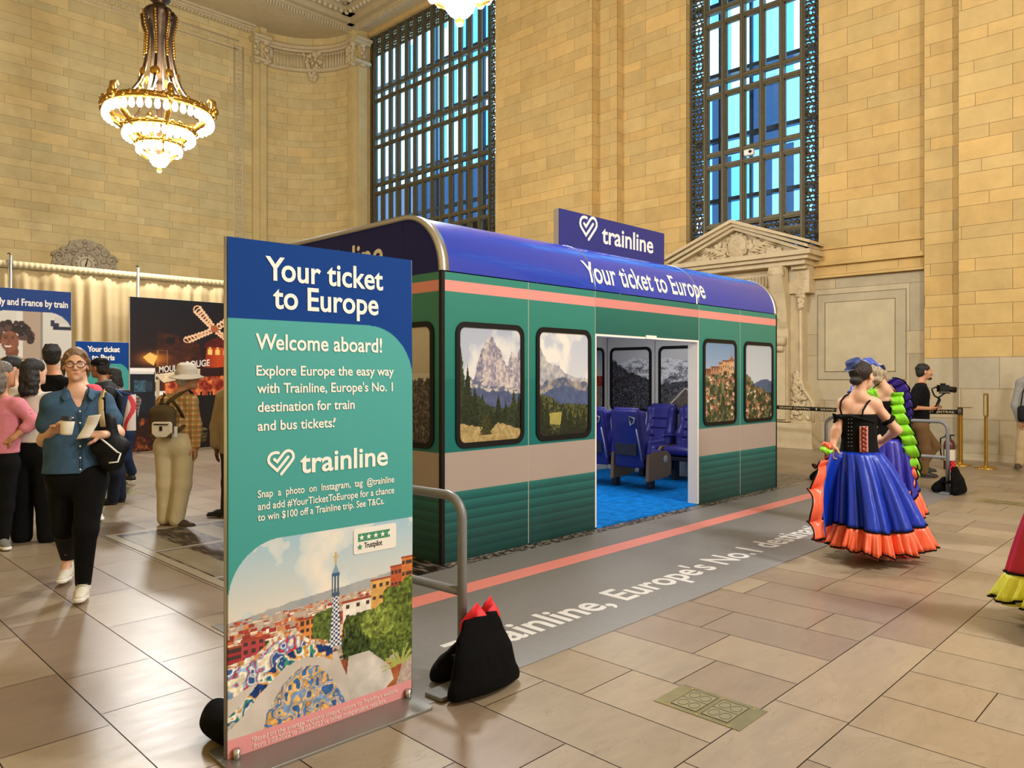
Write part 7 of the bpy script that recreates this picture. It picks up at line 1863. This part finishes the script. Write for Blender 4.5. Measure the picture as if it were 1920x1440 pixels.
    b = MB(); n = F.J['neck']; b.tube([tuple(n+V3(.062*math.cos(a), .055*math.sin(a), -.012-.016*math.sin(a))) for a in np.linspace(0, 2*PI, 21)[:-1]], .0035, 5, 0, True, True); b.build('necklace', mat('gold_chain', '#c9a050', rough=.25, metal=.9), F.root)
    # skirt
    zt = F.at(0, 846)[2]; hx = F.at(1637, 0)[0]
    skirt(F, (F.at(1612, 0)[0], 0, zt), (.155, .12), (hx, .0), (.36, .33), lambda a: .095+.06*max(0, math.cos(a))+.05*max(0, -math.cos(a)), 11, M_BLUE_SATIN, M_ORANGE, seed=1.2, ruff=.17)
    # the side of the skirt gathered up in her hand
    hand = F.at(1556, 846, -.05)
    def sweep(a, c):
        lo = V3(*F.at(1545+14*c, 1005-30*c, -.25+.35*c)); up = V3(*F.at(1558+22*c, 842+12*c, -.06)); p = up*(1-a)+lo*a
        return p+V3(-.05*math.sin(PI*a)*(1-c), -.05*math.sin(c*7+a*2)*a, 0)
    b = MB(); b.grid(sweep, 16, 12); g = b.build('gathered_side', M_BLUE_SATIN, F.root, solid=.006)
    frill([F.at(1549, 862, -.12), F.at(1542, 905, -.2), F.at(1539, 945, -.24), F.at(1538, 985, -.26), F.at(1538, 1008, -.26)], -.12, M_ORANGE, g, 'orange_ruffle', 90, 3, .045, (1, .2, 0))
    b = SDF()
    for (px, py, r) in ((1553, 838, .03), (1548, 833, .028), (1560, 834, .024)): b.ell(F.at(px, py, -.04), (r, r, r*.8), k=.015)
    sdf_obj('orange_pompon', b, .007, M_ORANGE, g, wob=lambda x, y, z: .004*np.sin(x*170)*np.sin(z*150))
    b = SDF()
    for (px, py, r) in ((1544, 843, .03), (1552, 847, .03), (1560, 847, .022)): b.ell(F.at(px, py, -.05), (r, r, r*.8), k=.015)
    sdf_obj('lime_pompon', b, .007, M_LIME, g, wob=lambda x, y, z: .004*np.sin(x*170)*np.sin(z*150))
    for q in 'AB': F.shoe(q, satin('red_shoe', '#a01828'), mat('pink_sole', '#c98a86', rough=.5), wd=.036)
    # little hat
    c = F.at(1602, 686, -.01); b = MB(); M = Matrix.Translation(c) @ Matrix.Rotation(-.42, 4, 'Y') @ Matrix.Rotation(.15, 4, 'X')
    b.lathe([(0, .055), (.055, .055), (.062, .05), (.066, 0), (.085, -.004), (.086, -.012), (0, -.012)], 28, 0, True, M @ Matrix.Scale(.8, 4, (0, 1, 0))); ht = b.build('small_hat', mat('blue_hat', '#16306a', rough=.6), F.root)
    b = MB(); b.tube([tuple(M @ Vector((.087*math.cos(a), .07*math.sin(a), -.008))) for a in np.linspace(0, 2*PI, 25)[:-1]], .004, 5, 0, True, True); b.build('hat_braid', mat('silver_braid', '#8090b0', rough=.3, metal=.6), ht)
    def veil(a, q): p = F.at(1608+50*a, 690-8*a*(1-q)-21*math.sin(PI*min(1, .12+a*.95))*(.15+.85*q)+4*a*a, -.04+.12*q); return (p[0], p[1]+.03*math.sin(a*9+q*3), p[2]+.010*math.sin(a*14+q*6))
    b = MB(); b.grid(veil, 24, 10); b.build('tulle_veil', satin('blue_tulle', '#3a55b0'), ht, solid=.003)
    b = MB(); b.tube([F.at(1591, 736, .03), F.at(1601, 730, .05), F.at(1598, 722, .06)], [.02, .035, .01], 8, flat=.4); b.build('shoulder_bow', satin('blue_satin', '#1a3ba8'), F.root)
dancer_front()
def dancer_back():
    J = dict(head=(1647, 704), neck=(1657, 727), shA=(1643, 742, .02), shB=(1678, 744, .02), elA=(1632, 782, .12), wrA=(1640, 812, .2), elB=(1690, 786, .12), wrB=(1684, 815, .22), pelvis=(1664, 822), hipA=(1654, 832), hipB=(1674, 832), knA=(1656, 915), anA=(1660, 985), toeA=(1668, 997, -.02), knB=(1676, 915), anB=(1684, 985), toeB=(1698, 998, -.04))
    F = Fig('blonde dancer with lime and purple ruffles, partly hidden behind the first dancer', 7.25, 1662, J, LIGHT, yaw=PI-.55, h=.008, hs=.95); F.fdir = F.f
    F.body(hands=[((F.J['wrA'], unit((0, .3, -1)), unit((1, 0, 0))), {}), ((F.J['wrB'], unit((0, .3, -1)), unit((-1, 0, 0))), {})], detail=False, chest=.12)
    F.hair(hairmat('ash_blonde_hair', '#a8987c'), 'bun', h=.008)
    b = SDF(); z0, z1 = F.at(0, 822)[2], F.at(0, 752)[2]
    b.stack([(z0, *F.at(1666, 0)[:1], 0, .15, .115), (z0+.12, F.at(1664, 0)[0], 0, .125, .10), (z1, F.at(1661, 0)[0], 0, .145, .115)], k=.01); co = sdf_obj('corset', b, .009, M_CORSET, F.root)
    zt = F.at(0, 822)[2]; hx = F.at(1668, 0)[0]
    skirt(F, (F.at(1666, 0)[0], 0, zt), (.15, .12), (hx, .06), (.24, .30), lambda a: .06+.22*max(0, math.cos(a)), 8, satin('violet_satin', '#2c2a9a'), M_ORANGE, seed=.4, ruff=.20, rip=26)
    frill([F.at(1694, 838, -.1), F.at(1698, 868, -.12), F.at(1699, 900, -.13), F.at(1690, 925, -.15)], .10, M_ORANGE, F.root, 'orange_lining', 80, 4, .04, (1, 0, 0))
    frill([F.at(1626, 748, .02), F.at(1634, 738, -.03), F.at(1642, 733, -.06)], .11, M_LIME, F.root, 'lime_sleeve', 50, 2, .03, (.3, .1, -.9))
    b = SDF(); b.ell(F.at(1636, 741, .02), (.06, .055, .07), k=.02); sdf_obj('lime_puff', b, .009, M_LIME, F.root, wob=lambda x, y, z: .005*np.sin(x*90+z*60))
    tr = [(1674, 736, -.10), (1673, 758, -.12), (1676, 778, -.13), (1684, 800, -.14), (1692, 820, -.14), (1698, 842, -.14), (1702, 865, -.13), (1706, 892, -.12)]
    frill([F.at(*p) for p in tr], .12, M_LIME, F.root, 'lime_frill', 160, 8, .045, (1, 0, .05))
    frill([F.at(p[0]+7, p[1]-1, p[2]+.05) for p in tr[1:]], .07, satin('blue_satin', '#1a3ba8'), F.root, 'blue_frill', 120, 6, .04, (1, 0, .05))
    frill([F.at(1660, 716, .0), F.at(1672, 720, -.03), F.at(1681, 728, -.05), F.at(1688, 748, -.06), F.at(1693, 770, -.05), F.at(1695, 792, -.04)], .11, M_PURPLE, F.root, 'purple_frill', 130, 6, .04, (.8, 0, .5))
    frill([F.at(1684, 728, .02), F.at(1690, 745, .02), F.at(1696, 765, .02), F.at(1696, 782, .0)], .06, M_PINKR, F.root, 'pink_frill', 80, 5, .03, (.9, 0, .3))
    b = MB(); b.tube([F.at(1637, 728, -.02), F.at(1643, 723, -.04), F.at(1650, 719, -.05)], .012, 8, flat=.4); b.build('choker', M_CORSET, F.root)
    for q in 'AB': F.shoe(q, satin('red_shoe', '#a01828'))
dancer_back()
def yellow_dancer():
    J = dict(head=(2030, 650), neck=(2030, 700), shA=(1990, 725), shB=(2070, 725), elA=(1965, 790), wrA=(1975, 850, -.1), elB=(2095, 790), wrB=(2085, 850, -.1), pelvis=(2030, 880), hipA=(2012, 895), hipB=(2048, 895), knA=(2012, 1030), anA=(2012, 1150), toeA=(2012, 1185, -.12), knB=(2048, 1030), anB=(2048, 1150), toeB=(2050, 1185, -.12))
    F = Fig('dancer in a yellow ruffled skirt, only its hem showing at the frame edge', 4.45, 2030, J, LIGHT, yaw=-.7, h=.009); F.fdir = F.f
    F.body(detail=True); F.hair(hairmat('dark_brown_hair', '#241610'), 'bun')
    F.top(satin('red_satin', '#b01c34'), F.at(0, 880)[2], sleeve=.4, waist=.13, hemw=.15, neck='none')
    skirt(F, (0, 0, F.at(0, 872)[2]), (.15, .12), (0, 0), (.37, .37), lambda a: .10+.07*max(0, -math.cos(a)), 9, satin('red_satin', '#b01c34'), satin('yellow_ruffle', '#dfe04a'), seed=.3, ruff=.16)
    for q in 'AB': F.shoe(q, satin('red_shoe', '#a01828'))
yellow_dancer()

def camera_man():
    J = dict(head=(1733, 697), neck=(1727, 718), shA=(1729, 731, -.16), shB=(1722, 730, .17), elA=(1706, 764, -.18), wrA=(1744, 766, -.16), elB=(1722, 764, .18), wrB=(1748, 766, .02), pelvis=(1726, 795), hipA=(1728, 802, -.09), hipB=(1724, 802, .09), knA=(1734, 842, -.1), anA=(1731, 884, -.08), toeA=(1752, 894, -.1), knB=(1752, 836, .1), anB=(1728, 872, .12), toeB=(1742, 884, .1))
    F = Fig('man in black T-shirt and brown trousers filming with a gimbal', 11.4, 1726, J, MID, yaw=1.35, h=.009, female=False, hs=1.02)
    F.body(hands=[((F.J['wrA'], unit((1, .1, 0)), unit((0, .6, .7))), dict(curl=.6)), ((F.J['wrB'], unit((1, -.1, .1)), unit((0, -.6, .6))), dict(curl=.6))]); F.eyes('#3a2c20')
    F.top(BLACK_CLOTH, CAM_H-(794-706)/FPX*11.4, sleeve=.85, waist=.15, hemw=.165, sl=(.075, .07, .05), neck='round', depth=.72, g=.02)
    F.trousers(cloth('khaki_brown', '#6a5032', noise=.1), r=(.105, .08, .068), waist=.155); F.hair(hairmat('black_hair', '#0f0d0e'), 'short')
    b = SDF(); b.cap(F.H(-.02, -.10, -.048), F.H(.02, -.10, -.048), .008, k=.01); b.ell(F.H(0, -.07, -.10), (.04, .035, .025), F.R, k=.01); sdf_obj('beard', b, .006, hairmat('dark_beard', '#2a1e18'), F.root)
    for q in 'AB': F.shoe(q, mat('dark_shoe', '#141416'))
    t = thing('video_camera', 'black video camera on a hand-held gimbal held by the filming man', 'camera', F.world(F.at(1758, 770, -.08)), F.ang)
    o = F.at(1758, 770, -.08); L = lambda px, py, dy=-.08: F.at(px, py, dy)-o
    b = MB(); b.tube([L(1752, 775), L(1757, 760), L(1762, 748)], [.022, .024, .02], 10); b.build('grip', M_BLACK, t)
    b = MB(); b.tube([L(1762, 748), L(1752, 742), L(1747, 730), L(1754, 726), L(1762, 727)], .012, 8); b.tube([L(1760, 745), L(1768, 740), L(1772, 737)], .012, 8); b.build('gimbal_arm', M_BLACK, t)
    b = MB(); c = L(1768, 728); b.box(c[0]-.07, c[1]-.05, c[2]-.055, c[0]+.07, c[1]+.05, c[2]+.05); b.box(c[0]-.03, c[1]-.03, c[2]+.05, c[0]+.03, c[1]+.03, c[2]+.075); b.box(c[0]-.05, c[1]-.03, c[2]-.08, c[0]+.10, c[1]+.03, c[2]-.062); b.build('camera_body', M_BLACK, t, bevel=.008)
    b = MB(); b.tube([L(1772, 728), L(1782, 730), L(1791, 731)], [.042, .042, .046], 16); b.build('lens', M_BLACK, t)
camera_man()
def edge_man():
    J = dict(head=(1936, 672), neck=(1934, 700), shA=(1914, 718), shB=(1954, 718), elA=(1904, 760), wrA=(1912, 792, -.05), elB=(1964, 760), wrB=(1958, 792), pelvis=(1932, 790), hipA=(1922, 800), hipB=(1942, 800), knA=(1916, 835), anA=(1911, 868), toeA=(1907, 878, -.1), knB=(1940, 835), anB=(1936, 868), toeB=(1926, 882, -.14))
    F = Fig('man in grey sweater and tan trousers, cut off at the frame edge by the wall', 12.3, 1932, J, MID, yaw=-.8, h=.01, female=False)
    F.body(hands=[((F.J['wrA'], unit((.2, 0, -1)), unit((1, 0, 0))), {})]); F.top(cloth('grey_sweater', '#8c8a86'), CAM_H-(792-706)/FPX*12.3, sleeve=1.85, waist=.165, hemw=.17, sl=(.07, .064, .05)); F.trousers(cloth('tan_trousers', '#b09a74'), r=(.105, .08, .07)); F.hair(hairmat('brown_hair', '#3a281e'), 'short')
    for q in 'AB': F.shoe(q, mat('brown_suede', '#4a3c2e'))
    t = thing('waist_bag', 'black bag hanging before the man at the frame edge', 'bag', F.origin, F.ang); s = SDF(); s.box(F.at(1921, 776, -.2), (.10, .06, .13), .05, k=.02); sdf_obj('pouch', s, .012, cloth('black_nylon', '#0b0c10'), t)
    b = MB(); b.tube([F.at(1913, 768, -.18), F.at(1918, 735, -.17), F.at(1930, 708, -.1), F.at(1944, 715, .1)], .016, 6, flat=.3); b.build('strap', cloth('black_nylon', '#0b0c10'), t)
edge_man()
